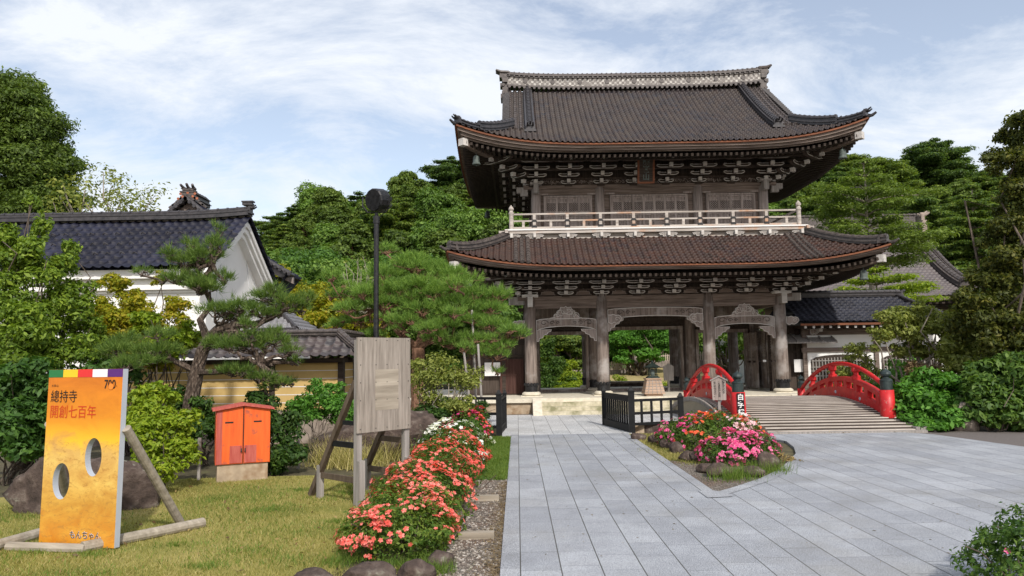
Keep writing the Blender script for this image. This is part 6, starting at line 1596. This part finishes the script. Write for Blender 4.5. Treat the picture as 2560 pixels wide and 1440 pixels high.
# dark tree at the right edge
O = U(2560, 1000, 21.); O[2] = 0
cl = px_clumps([(2545, 320, 21, 62, 40), (2520, 400, 21, 50, 45), (2580, 430, 21, 70, 60), (2535, 500, 21, 60, 55), (2590, 560, 21, 80, 60), (2500, 590, 21.3, 60, 45), (2540, 660, 21, 75, 60), (2470, 700, 21.3, 60, 50), (2440, 760, 21, 55, 45), (2550, 780, 21, 90, 60), (2480, 830, 21, 75, 55), (2570, 880, 20.7, 80, 60), (2420, 830, 21.5, 45, 40)], O)
tag(make_shrub('overhanging_tree', cl, 'leaf_rust', 38, size_=.10, dens=190, loc=tuple(O), stems=9, bark='bark', inner=.35, stemr=.06, droop=.6), 'tall brownish-green tree hanging in from the right edge', 'tree')

# shrubs and bushes right of the bridge
def bush(name, items, leaf, seed, Y0, label, size_=.08, dens=230, cat='shrub', **kw):
    O = U(items[0][0], 1000, Y0); O[2] = 0
    return make_shrub(name, px_clumps(items, O), leaf, seed, size_, dens, tuple(O), label=label, cat=cat, **kw)
bush('spreading_shrub', [(2290, 830, 24, 60, 40), (2230, 800, 24, 48, 34), (2350, 800, 24, 50, 36), (2290, 780, 24, 46, 28), (2200, 850, 23.6, 30, 26), (2390, 850, 24, 44, 34), (2330, 870, 24, 50, 28), (2260, 870, 24, 34, 22)], 'leaf_olive', 41, 24, 'olive-green spreading shrub in front of the tiled wing', .10, 130, stems=16, bark='bark_pale', inner=.35, stemr=.05)
bush('thin_shrub', [(2140, 880, 25, 36, 30), (2110, 930, 25, 34, 26), (2165, 930, 25, 30, 30), (2140, 960, 25, 40, 24), (2095, 975, 25, 28, 18)], 'leaf_olive', 42, 25, 'thin greyish shrub growing against the lattice windows behind the right railing', .085, 120, stems=12, bark='bark', inner=.3, stemr=.025)
bush('withered_shrub', [(2290, 925, 22.5, 34, 22), (2325, 925, 22.5, 26, 18)], 'leaf_dead', 43, 22.5, 'withered brown shrub above the green bushes', .07, 200, stems=8, inner=.3)
bush('leafy_bush', [(2318, 1010, 19.9, 66, 55), (2278, 1052, 19.5, 30, 28), (2370, 1040, 19.6, 60, 40), (2320, 960, 20.4, 60, 32), (2400, 990, 20.2, 50, 40), (2290, 960, 20.9, 30, 24), (2345, 1068, 19.3, 60, 18)], 'leaf_fern', 44, 19.8, 'bright green leafy bush hugging the right post of the bridge', .13, 120, aspect=.5)
bush('leafy_bush', [(2480, 990, 19.2, 70, 60), (2550, 1000, 19, 70, 70), (2450, 1035, 19, 50, 36), (2520, 930, 19.6, 80, 40), (2580, 950, 19, 60, 50), (2560, 1050, 18.7, 60, 45), (2440, 950, 19.8, 40, 34)], 'leaf_dark', 45, 19, 'dark green broad-leaved bush at the right edge beyond the asphalt', .13, 120)
bush('leafy_bush', [(2430, 880, 23, 70, 50), (2500, 860, 23, 70, 60), (2400, 930, 22.5, 50, 40), (2530, 920, 22, 60, 50), (2460, 930, 22, 60, 40), (2400, 815, 24.5, 46, 36), (2450, 790, 24.5, 50, 40)], 'leaf_olive', 46, 23, 'yellow-green loose bush behind the dark ones at the right', .12, 110, stems=14, stemr=.04)
bush('leafy_bush', [(2235, 950, 26, 40, 34), (2200, 975, 26, 34, 24), (2170, 990, 26, 30, 20), (2270, 930, 27, 40, 40)], 'leaf_fern', 47, 26, 'green bush seen through the right bridge railing', .11, 130)
# bushes seen through the gate
bush('leafy_bush', [(1380, 930, 52.0, 40, 40), (1365, 880, 54.0, 30, 36), (1400, 960, 51.0, 40, 26), (1345, 960, 51.0, 30, 36)], 'leaf_dark', 48, 52, 'dark bush through the left gate opening', .14, 70)
bush('leafy_bush', [(1440, 950, 51.0, 40, 34), (1425, 975, 50.5, 44, 20), (1410, 915, 53.0, 30, 22), (1465, 960, 51.0, 24, 34)], 'leaf_lime', 49, 51, 'sunlit green bush through the left gate opening', .13, 80)
bush('leafy_bush', [(1375, 870, 58.0, 36, 26), (1352, 900, 58.0, 30, 30), (1330, 850, 59.0, 36, 40)], 'leaf_lime', 50, 58, 'lime-green maple foliage through the left gate opening', .16, 70)
bush('leafy_bush', [(1548, 965, 51.0, 26, 22), (1530, 975, 51.0, 18, 18)], 'leaf_lime', 51, 51, 'bright low bush through the middle gate opening', .12, 90)
bush('leafy_bush', [(1665, 970, 52.0, 26, 24), (1690, 975, 52.0, 24, 18)], 'leaf_lime', 52, 52, 'bright low bush beside the wooden placards', .12, 90)
bush('broad_tree', [(1600, 850, 57.0, 46, 30), (1550, 860, 57.0, 40, 28), (1650, 855, 57.0, 42, 26), (1625, 885, 56.0, 36, 20), (1575, 835, 57.0, 50, 30), (1680, 845, 57.0, 36, 28), (1560, 895, 56.5, 22, 16), (1640, 820, 57.0, 50, 26)], 'leaf_fern', 53, 57, 'bright green tree with a thin trunk seen through the middle gate opening', .17, 60, cat='tree', stems=12, stemr=.12, bark='bark', inner=.4)
bush('layered_shrub', [(1430, 850, 55.0, 50, 22), (1455, 880, 55.0, 40, 12), (1400, 855, 55.0, 40, 18), (1440, 912, 54.0, 34, 11), (1400, 925, 54.0, 26, 10)], 'leaf_fir', 54, 55, 'dark pine boughs seen through the left gate opening', .15, 110, cat='tree', stems=10, stemr=.10, bark='bark_pale', inner=.3)
bush('maple_tree', [(1830, 885, 51.0, 34, 14), (1860, 880, 51.0, 30, 16), (1815, 915, 51.0, 18, 10), (1850, 850, 53.0, 40, 18)], 'leaf_lime', 55, 51, 'lime-green maple seen through the right gate opening', .13, 80, cat='tree', stems=8, stemr=.05)

for k, (px_, Y_, h_, r_) in enumerate(((1360, 63, 8, 3.4), (1450, 62, 7.5, 3.2), (1540, 64, 8, 3.4), (1630, 64, 7, 3.0), (1290, 62, 8, 3.2), (1830, 50, 6, 2.4))):
    p = U(px_, 880, Y_); t = make_broad('leafy_tree', h_, r_, 130 + k, 'leaf_broad' if k % 2 else 'leaf_deep', size=.24, dens=34, n=60, base=.12); t.location = (p[0], Y_, 0); tag(t, 'green tree in the precinct seen through the gate openings', 'tree', 'trees in the precinct behind the gate')

# left of the garden ------------------------------------------------
bush('bamboo_thicket', [(60, 640, 15, 70, 50), (130, 680, 15, 60, 60), (40, 760, 14.6, 90, 70), (150, 780, 15, 70, 60), (200, 730, 15.5, 46, 50), (100, 560, 15.5, 24, 50), (30, 860, 14, 100, 80), (140, 880, 14.4, 90, 60), (210, 840, 15.5, 50, 50), (20, 600, 15, 40, 40), (80, 500, 16, 20, 26), (180, 640, 15.5, 30, 34)], 'leaf_bamboo', 71, 14.8, 'tall yellow-green leafy thicket filling the left edge', .078, 270, cat='bush', stems=26, inner=.45, stemr=.03, droop=.3)
bush('leafy_bush', [(30, 960, 13, 90, 80), (110, 980, 13.2, 80, 70), (40, 1080, 12.4, 90, 70), (130, 1080, 12.8, 70, 70), (200, 1000, 14, 70, 70), (260, 960, 14.5, 70, 60), (240, 1060, 13.8, 60, 60)], 'leaf_deep', 72, 13, 'deep green broad-leaved bush behind the photo board and boulder', .11, 170, cat='bush', stems=14)
bush('maple_tree', [(330, 760, 17, 50, 40), (290, 720, 17, 40, 30), (380, 810, 16.6, 60, 46), (300, 830, 16.6, 66, 50), (430, 780, 17, 40, 36), (250, 780, 17, 46, 44), (400, 700, 17.4, 24, 20), (440, 850, 16.4, 60, 40), (350, 880, 16, 80, 44)], 'leaf_maple', 73, 16.8, 'yellow-green young maple in front of the white storehouse wall', .075, 260, cat='tree', stems=18, inner=.35, stemr=.03, bark='bark')
bush('leafy_bush', [(400, 860, 15.6, 60, 40), (470, 840, 16, 40, 30), (360, 800, 16, 40, 30)], 'leaf_lime', 74, 15.7, 'fresh green maple foliage below the yellow one', .08, 220, cat='bush', inner=.35)
bush('ragged_bush', [(385, 1110, 11.9, 60, 56), (430, 1060, 12.2, 60, 50), (350, 1050, 12.2, 50, 50), (400, 1170, 11.5, 44, 40), (450, 1130, 12, 40, 40), (380, 1000, 12.6, 60, 34), (345, 1180, 11.3, 26, 34), (470, 1110, 12, 24, 20)], 'leaf_lime', 75, 12, 'ragged yellow-green bush on the lawn edge right of the photo board', .07, 260, stems=14, inner=.35)
bush('dark_shrub', [(690, 1080, 14, 50, 46), (720, 1120, 13.8, 40, 44), (660, 1040, 14.3, 40, 40), (690, 1150, 13.6, 44, 30), (735, 1060, 14.2, 26, 36), (640, 1000, 14.6, 40, 30)], 'leaf_dark', 76, 14, 'dark glossy shrub right beside the orange box', .085, 230, stems=10)
bush('ferny_bush', [(790, 1010, 16.6, 50, 38), (840, 1020, 16.6, 44, 34), (750, 1010, 16.6, 30, 34), (870, 1040, 16.4, 30, 24), (800, 970, 17, 30, 24), (840, 975, 17, 26, 22)], 'leaf_fern', 77, 16.6, 'feathery bright green bush in front of the ochre wall', .075, 260, stems=20, stemr=.008, droop=-.4)
bush('dark_shrub', [(500, 1030, 15, 50, 34), (600, 1035, 15.3, 40, 30), (540, 1060, 14.6, 60, 34), (480, 1090, 14, 40, 40), (450, 1000, 15.3, 36, 36)], 'leaf_dark', 78, 15, 'dark undergrowth around the leaning pine trunk behind the orange box', .085, 190, stems=10)
bush('open_shrub', [(1090, 930, 18.2, 60, 44), (1150, 960, 18.2, 50, 36), (1060, 980, 18, 40, 40), (1120, 1010, 18, 60, 30), (1180, 935, 18.3, 30, 24), (1050, 920, 18.2, 32, 30)], 'leaf_olive', 79, 18.2, 'open twiggy olive-green shrub right of the blank signboard', .07, 120, stems=26, bark='bark_pale', inner=.25, stemr=.03)
bush('leafy_bush', [(1060, 1050, 17.4, 50, 30), (1100, 1040, 18, 46, 36), (1160, 1030, 18.4, 40, 28), (1200, 1030, 18.8, 30, 22)], 'leaf_dark', 80, 17.8, 'dark low bush under the twiggy shrub', .075, 230)
bush('broad_tree', [(700, 700, 34, 60, 40), (760, 740, 34, 60, 50), (820, 780, 33, 60, 44), (700, 770, 33, 50, 40), (860, 820, 32, 60, 30), (760, 800, 32, 50, 30), (930, 820, 32, 50, 30)], 'leaf_maple', 81, 33, 'yellow-green trees behind the ochre wall', .15, 75, cat='tree', stems=14, stemr=.12)
for k, (px_, Y_, h_, r_) in enumerate(((680, 50, 9.5, 3.6), (760, 56, 11, 4.2), (850, 52, 9.8, 4), (930, 48, 8.6, 3.6), (1010, 54, 10.5, 4.0), (1090, 50, 8.6, 3.8), (1170, 46, 6.5, 3.2), (640, 44, 6.5, 3.0), (1230, 52, 8.5, 3.4))):
    p = U(px_, 880, Y_); t = make_broad('leafy_tree', h_, r_, 90 + k, ['leaf_broad', 'leaf_deep', 'leaf_broad'][k % 3], size=.26, dens=50, n=64, base=.08); t.location = (p[0], Y_, 0); tag(t, 'full round leafy tree at the foot of the hill behind the ochre wall', 'tree', 'leafy trees at the foot of the hill')
p = U(905, 700, 41); t = make_broad('bare_tree', 8.2, 1.5, 99, 'leaf_olive', size=.12, dens=3, n=26, base=.5, bark='bark_pale', limbs=13); t.location = (p[0], 41, 0); tag(t, 'nearly bare pale tree in front of the leafy slope', 'tree')
for k, (px_, Y_, h_, r_) in enumerate(((2060, 72, 9, 4), (2140, 70, 9, 4.2), (2010, 64, 8, 3.5))):
    p = U(px_, 880, Y_); t = make_broad('leafy_tree', h_ + 5, r_, 110 + k, 'leaf_broad', size=.28, dens=44, n=64, base=.1); t.location = (p[0], Y_, 0); tag(t, ('round leafy tree above the great hall ridge, left', 'round leafy tree above the great hall ridge, right', 'round leafy tree between gate eave and great hall')[k], 'tree')

# pines ----------------------------------------------------------------
def Pp(px_, py_, Y_, O): q = U(px_, py_, Y_); return (q[0] - O[0], q[1] - O[1], q[2] - O[2])
O = U(455, 1090, 15.0); O[2] = 0; t = thing('garden_pine', 'leaning black pine with twisted trunk and cloud-like pads left of the orange box', 'pine tree', tuple(O)); mb = MB()
tr = [Pp(*q, O) for q in ((455, 1090, 15), (478, 1000, 15), (492, 930, 15.0), (505, 880, 15.0), (520, 850, 14.9), (545, 825, 14.8), (590, 812, 14.7), (640, 810, 14.6), (680, 795, 14.6), (710, 775, 14.6))]
tr[0] = (tr[0][0], 0, -.05); mb.tube(tr, [.16, .15, .14, .13, .12, .105, .085, .065, .045, .02], 9)
up = [Pp(*q, O) for q in ((520, 850, 14.9), (500, 800, 15), (530, 760, 15.1), (505, 710, 15.1), (530, 660, 15))]; mb.tube(up, [.09, .07, .06, .05, .03], 7)
lo = [Pp(*q, O) for q in ((492, 930, 15), (540, 930, 14.6), (600, 925, 14.5), (650, 905, 14.4))]; mb.tube(lo, [.07, .06, .045, .02], 7)
lf = [Pp(*q, O) for q in ((492, 930, 15), (430, 900, 14.8), (350, 900, 14.6), (280, 895, 14.5))]; mb.tube(lf, [.07, .055, .04, .02], 7)
nodes = tr + up + lo + lf
def nr(c): return min(range(len(nodes)), key=lambda i: (Vector(nodes[i]) - Vector(c)).length)
pads = []
for (a, b_, Y_, rx, rz) in ((510, 640, 15, 48, 30), (470, 655, 15.1, 44, 26), (550, 618, 15, 26, 34), (440, 700, 15, 44, 22), (500, 720, 14.8, 50, 26), (560, 700, 15, 34, 22), (670, 745, 14.6, 50, 24), (730, 760, 14.6, 40, 20), (600, 770, 14.6, 50, 22), (540, 780, 14.6, 44, 20), (660, 790, 14.5, 44, 18),
                            (400, 880, 14.6, 60, 22), (300, 880, 14.5, 60, 22), (250, 900, 14.5, 50, 20), (350, 905, 14.3, 60, 18), (560, 860, 14.5, 50, 18), (620, 870, 14.4, 50, 22), (690, 855, 14.4, 44, 20), (720, 880, 14.4, 30, 16), (580, 930, 14.5, 44, 16), (650, 945, 14.4, 40, 18), (690, 960, 14.4, 34, 14)):
    c = Pp(a, b_, Y_, O); pads.append((*c, rx * Y_ / F, rx * Y_ / F * .9, rz * Y_ / F, nr(c)))
pine_pads(t, pads, mb, nodes, 121, 'needle', L=.16, W=.011, dens=105, per=16)
O = U(1045, 930, 22.0); O[2] = 0; t = thing('garden_pine', 'broad spreading green pine between the signboard and the gate, crown like a low dome', 'pine tree', tuple(O)); mb = MB()
tr = [Pp(*q, O) for q in ((1045, 1050, 22), (1045, 930, 22), (1045, 870, 22))]; tr[0] = (tr[0][0], 0, -.05); mb.tube(tr, [.22, .2, .19], 9)
b1 = [Pp(*q, O) for q in ((1045, 870, 22), (1010, 845, 22), (970, 800, 22), (945, 760, 22.2), (900, 740, 22.2))]; b2_ = [Pp(*q, O) for q in ((1045, 870, 22), (1085, 840, 22), (1130, 800, 22), (1170, 770, 22), (1230, 740, 22))]
b3 = [Pp(*q, O) for q in ((1045, 870, 22), (1060, 800, 22.3), (1030, 740, 22.4), (1050, 690, 22.3))]; b4 = [Pp(*q, O) for q in ((1085, 840, 22), (1150, 850, 21.8), (1210, 855, 21.7), (1260, 850, 21.6))]
for b_ in (b1, b2_, b3, b4): mb.tube(b_, [.12, .10, .08, .06, .03][:len(b_)], 7)
nodes = b1 + b2_ + b3 + b4; pads = []
for (a, b_, Y_, rx, rz) in ((1030, 665, 22, 60, 26), (960, 690, 22, 60, 28), (1090, 680, 22, 60, 26), (1150, 705, 22, 60, 26), (1020, 720, 21.6, 70, 28), (1100, 730, 21.6, 70, 28), (920, 730, 22, 56, 26), (960, 760, 21.5, 60, 26), (1190, 740, 21.8, 60, 26), (1060, 775, 21.3, 66, 26), (1140, 770, 21.4, 60, 24), (890, 770, 22, 50, 24), (1000, 805, 21.2, 50, 20), (1100, 815, 21.2, 56, 20),
                            (1240, 740, 21.6, 44, 24), (1225, 775, 21.5, 46, 22), (900, 805, 22, 44, 18), (1180, 800, 21.4, 50, 18), (1230, 815, 21.3, 50, 20), (1280, 830, 21.3, 40, 16), (1180, 850, 21.3, 50, 20), (1240, 870, 21.2, 44, 20), (1120, 860, 21.3, 40, 18), (1200, 885, 21.2, 44, 14), (930, 840, 22, 40, 14), (860, 745, 22.4, 36, 20)):
    c = Pp(a, b_, Y_, O); pads.append((*c, rx * Y_ / F, rx * Y_ / F * .9, rz * Y_ / F, nr(c)))
pine_pads(t, pads, mb, nodes, 122, 'needle_bright', L=.19, W=.014, dens=62, per=16, bark='bark_red')
for k, (x0, y0, x1, y1, Y_) in enumerate(((1180, 775, 1192, 960, 21.2), (1195, 860, 1208, 1000, 20.6), (1160, 880, 1182, 985, 20.8))):
    a, b_ = U(x0, y0, Y_), U(x1, y1, Y_); b_[2] = 0; f = MB(); f.tube([(0, 0, 0), tuple(a - b_)], .035, 8); tag(f.build('prop_pole', 'wood_silver', loc=tuple(b_)), 'pale pole propping the lower boughs of the spreading pine', 'prop pole', 'poles under the spreading pine')

# azaleas ---------------------------------------------------------------
azalea('near coral azalea, widest of the row and nearest the camera', [(-1.26, 8.0, .20, .52, .54, .30), (-1.22, 8.7, .24, .54, .60, .34), (-1.55, 7.95, .16, .34, .42, .26), (-.98, 8.2, .16, .28, .5, .25)], [('petal_coral', 1)], 201, nf=640, fsize=.049, dens=1900)
azalea('middle coral azalea in the long row beside the gravel', [(-1.22, 9.8, .28, .54, .65, .40), (-1.15, 10.6, .30, .52, .65, .42), (-1.6, 9.5, .2, .34, .5, .30)], [('petal_coral', 1)], 202, nf=1150, fsize=.050, dens=1700)
azalea('far coral azalea at the head of the row, in front of the white one', [(-1.18, 11.9, .30, .52, .75, .42), (-1.12, 13.0, .32, .50, .75, .42), (-1.45, 12.6, .24, .4, .6, .34)], [('petal_coral', 1)], 203, nf=1050, fsize=.051, dens=1500, size=.05)
azalea('white-flowered azalea behind the coral row', [(-1.25, 14.8, .34, .60, .6, .44), (-.95, 14.4, .20, .30, .6, .26), (-1.6, 14.9, .26, .35, .4, .36)], [('petal_white', 1)], 204, nf=430, fsize=.066, dens=1300, size=.052)
azalea('small pink azalea at the foot of the left black fence', [(-1.25, 17.6, .32, .52, .6, .38), (-1.6, 17.5, .24, .42, .5, .32), (-1.15, 18.1, .36, .45, .5, .42)], [('petal_pink', 1.4), ('petal_coral', .5)], 205, nf=480, fsize=.066, dens=1100, size=.055)
azalea('large island azalea with mixed pink, pale and orange-red flowers', [(3.85, 16.5, .26, .6, .6, .38), (4.55, 16.6, .30, .62, .6, .40), (4.95, 16.5, .24, .42, .6, .34), (3.45, 16.8, .20, .36, .5, .30), (4.3, 17.2, .34, .7, .4, .36)], [('petal_pink', .8), ('petal_red', 1.2), ('petal_pale', .8)], 206, nf=560, fsize=.066, dens=1000, size=.055)
azalea('deep pink azalea on the tip of the island', [(4.05, 14.0, .20, .48, .45, .36), (4.45, 14.1, .20, .38, .45, .33), (3.65, 14.1, .15, .28, .4, .26)], [('petal_pink', 1)], 207, nf=680, fsize=.060, dens=1400, size=.05)
azalea('green azalea with few pink flowers cut by the lower right corner', [(4.15, 6.3, .20, .42, .45, .34), (4.55, 6.5, .26, .45, .5, .40), (4.7, 5.9, .2, .4, .4, .36)], [('petal_pink', 1)], 208, nf=5, fsize=.05, dens=2300, size=.045, leaf='leaf_azalea')
# butterbur leaf in the island bed
p = G(1715, 1092); t = thing('round_leaf_plant', 'single plant with a big round bright leaf among the island azaleas', 'plant', (p[0], p[1] - .25, 0)); mb = MB()
for k, (dx, dz, r_, ti) in enumerate(((0, .52, .14, .5), (-.16, .44, .10, .9))):
    n = 14; c = Vector((dx, -.35, dz)); vs = [c]; 
    for i in range(n): a = .3 + 5.9 * i / (n - 1); vs.append(c + Vector((r_ * math.cos(a), -r_ * math.sin(a) * math.sin(ti) * -1 * .2 - r_ * .3 * math.sin(a), r_ * math.sin(a) * .75 + .012 * math.sin(a * 5))))
    mb.add(vs, [(0, i, i + 1) for i in range(1, n)]); mb.tube([(0, 0, 0), c], .008, 5)
mb.build('leaf', 'leaf_fern', t)

# grasses ---------------------------------------------------------------
n = 150000; X = rng0.uniform(-7.5, -.72, n); Yy = 6.2 + 7.2 * rng0.rand(n) ** 1.5
k = (X < -1.75) | ((Yy < 7.4) & (X < -.75)); k &= ~((Yy > 13.2) | ((Yy > 11.6) & (X < -5.8)))
k &= (np.sin(X * 2.1) * np.sin(Yy * 1.7) + .7 * rng0.randn(n)) > -.6
P = np.stack([X[k], Yy[k], np.full(k.sum(), .0)], 1); tag(blades('grass', P, 'blade', .032, .008, 301), 'short yellowing grass of the lawn', 'grass')
n = 14000; X = rng0.uniform(-.75, -.2, n); Yy = rng0.uniform(12.5, 19.3, n); P = np.stack([X, Yy, 0 * X], 1)
tag(blades('grass', P, 'blade_green', .05, .012, 302), 'fresh grass between the azaleas and the path', 'grass')
P2 = []
for px_, py_, s_ in ((1830, 1200, .22), (1850, 1195, .2), (1910, 1185, .2), (1930, 1180, .14), (1640, 1130, .25), (1620, 1110, .3), (1680, 1150, .3), (1740, 1160, .2)):
    g_ = G(px_, py_); P2.append(np.stack([g_[0] + rng0.randn(260) * s_, g_[1] + rng0.randn(260) * s_ * .8, np.zeros(260)], 1))
tag(blades('grass', np.concatenate(P2[:4]), 'blade_green', .20, .010, 303, lean=.35), 'long grass tufts at the foot of the pink azaleas', 'grass')
tag(blades('grass', np.concatenate(P2[4:]), 'blade', .05, .012, 304), 'short grass on the left side of the island', 'grass')
X = rng0.uniform(2.84, 3.9, 9000); Yy = rng0.uniform(14.6, 19.5, 9000); k = X < 2.9 + (Yy - 14.0) * .32; tag(blades('grass', np.stack([X[k], Yy[k], 0 * X[k]], 1), 'blade', .045, .014, 305), 'grass strip between path and island stones', 'grass')
P3 = []
for px_, py_, m_ in ((960, 1150, 500), (1000, 1140, 400), (900, 1170, 350), (820, 1165, 260), (860, 1160, 260)):
    g_ = G(px_, py_); P3.append(np.stack([g_[0] + rng0.randn(m_) * .25, g_[1] + rng0.randn(m_) * .2, np.zeros(m_)], 1))
tag(blades('grass', np.concatenate(P3), 'blade', .42, .014, 306, lean=.5), 'dry long grass at the foot of the long boulder', 'grass')
P4 = []
for px_, py_, m_ in ((850, 1410, 300), (980, 1420, 300), (1090, 1430, 500), (1060, 1400, 200), (900, 1395, 200)):
    g_ = G(px_, py_); P4.append(np.stack([g_[0] + rng0.randn(m_) * .10, g_[1] + rng0.randn(m_) * .10, np.zeros(m_)], 1))
tag(blades('grass', np.concatenate(P4), 'blade_green', .09, .007, 307), 'grass tufts between the front edging stones', 'grass')
# fallen leaves along the foot of the bridge and under the island's edge
X = np.concatenate([rng0.uniform(5.7, 9.6, 160), rng0.uniform(4.75, 5.25, 220)]); Yy = np.concatenate([18.80 + rng0.rand(160) * .22, rng0.uniform(13.9, 15.6, 220)])
tag(leaves('fallen_leaves', np.stack([X, Yy, np.full(380, .045)], 1), np.tile([0, 0, 1.], (380, 1)), 'litter', None, .07, .5, 308), 'dry fallen leaves at the foot of the bridge and the island rim', 'fallen leaves', kind='stuff')
# pine needles drifted along the kerb, leaves dropped on the lawn
n = 2600; X = -.20 - np.abs(rng0.randn(n)) * .10; Yy = 6.3 + 6 * rng0.rand(n) ** 1.4; P = np.stack([X, Yy, np.full(n, .014)], 1)
tag(leaves('pine_litter', P, np.tile([0, 0, 1.], (n, 1)), 'leaf_dead', None, .05, .14, 310, .2), 'brown pine needles drifted along the path kerb', 'pine litter', kind='stuff')
n = 260; X = rng0.uniform(-7, -1.9, n); Yy = rng0.uniform(6.5, 13, n); tag(leaves('fallen_leaves', np.stack([X, Yy, np.full(n, .03)], 1), np.tile([0, 0, 1.], (n, 1)), 'litter', None, .045, .5, 311), 'scattered dry leaves on the lawn', 'fallen leaves', kind='stuff')
P = []
for k in range(60): c = (rng0.uniform(-7, -2), 6.5 + 6 * rng0.rand() ** 1.3); m_ = rng0.randint(60, 260); q_ = .05 + .22 * rng0.rand(); P.append(np.stack([c[0] + rng0.randn(m_) * q_ * 1.6, c[1] + rng0.randn(m_) * q_, np.full(m_, .0)], 1))
tag(blades('grass', np.concatenate(P), 'blade_green', .045, .012, 312), 'greener weed patches in the lawn', 'grass')
n = 500; X = rng0.uniform(.1, 10, n); Yy = 7 + 11.5 * rng0.rand(n); tag(leaves('fallen_leaves', np.stack([X, Yy, np.full(n, .036)], 1)[(X > 2.9) & (Yy < 10) | (X < 2.5)], np.tile([0, 0, 1.], (((X > 2.9) & (Yy < 10) | (X < 2.5)).sum(), 1)), 'leaf_dead', None, .035, .3, 313, .15), 'tiny specks of leaf litter on the paving', 'fallen leaves', kind='stuff')
# loose pebbles over the gravel strip
n = 2600; X = rng0.uniform(-.80, -.20, n); Yy = 6.4 + 6.2 * rng0.rand(n) ** 1.6; s_ = .006 + .011 * rng0.rand(n); V = []; Q = []
base = np.array([(0, 0, 1), (1, 0, 0), (.2, 1, 0), (-.9, .4, 0), (-.6, -.8, 0), (.5, -.9, 0)], float); fc = [(0, 1, 2), (0, 2, 3), (0, 3, 4), (0, 4, 5), (0, 5, 1)]
rot = rng0.rand(n) * 6.28; c_, sn = np.cos(rot), np.sin(rot); bx0 = base[None] * s_[:, None, None] * np.array([1.3, .9, .8]); V = np.stack([bx0[..., 0] * c_[:, None] - bx0[..., 1] * sn[:, None] + X[:, None], bx0[..., 0] * sn[:, None] + bx0[..., 1] * c_[:, None] + Yy[:, None], bx0[..., 2] + .006], -1).reshape(-1, 3)
Q = (np.arange(n)[:, None, None] * 6 + np.array(fc)[None]).reshape(-1, 3)
m, nt, b, o = new_mat('pebble'); g = nt.nodes.new("ShaderNodeNewGeometry"); nt.links.new(ramp(nt, g.outputs['Random Per Island'], [(0, (.10, .08, .065)), (.5, (.22, .185, .15)), (1, (.46, .42, .37))]), b.inputs['Base Color']); b.inputs['Roughness'].default_value = .85
tag(npmesh('pebbles', V, Q, 'pebble'), 'loose pale pebbles on the gravel strip', 'pebbles', kind='stuff')
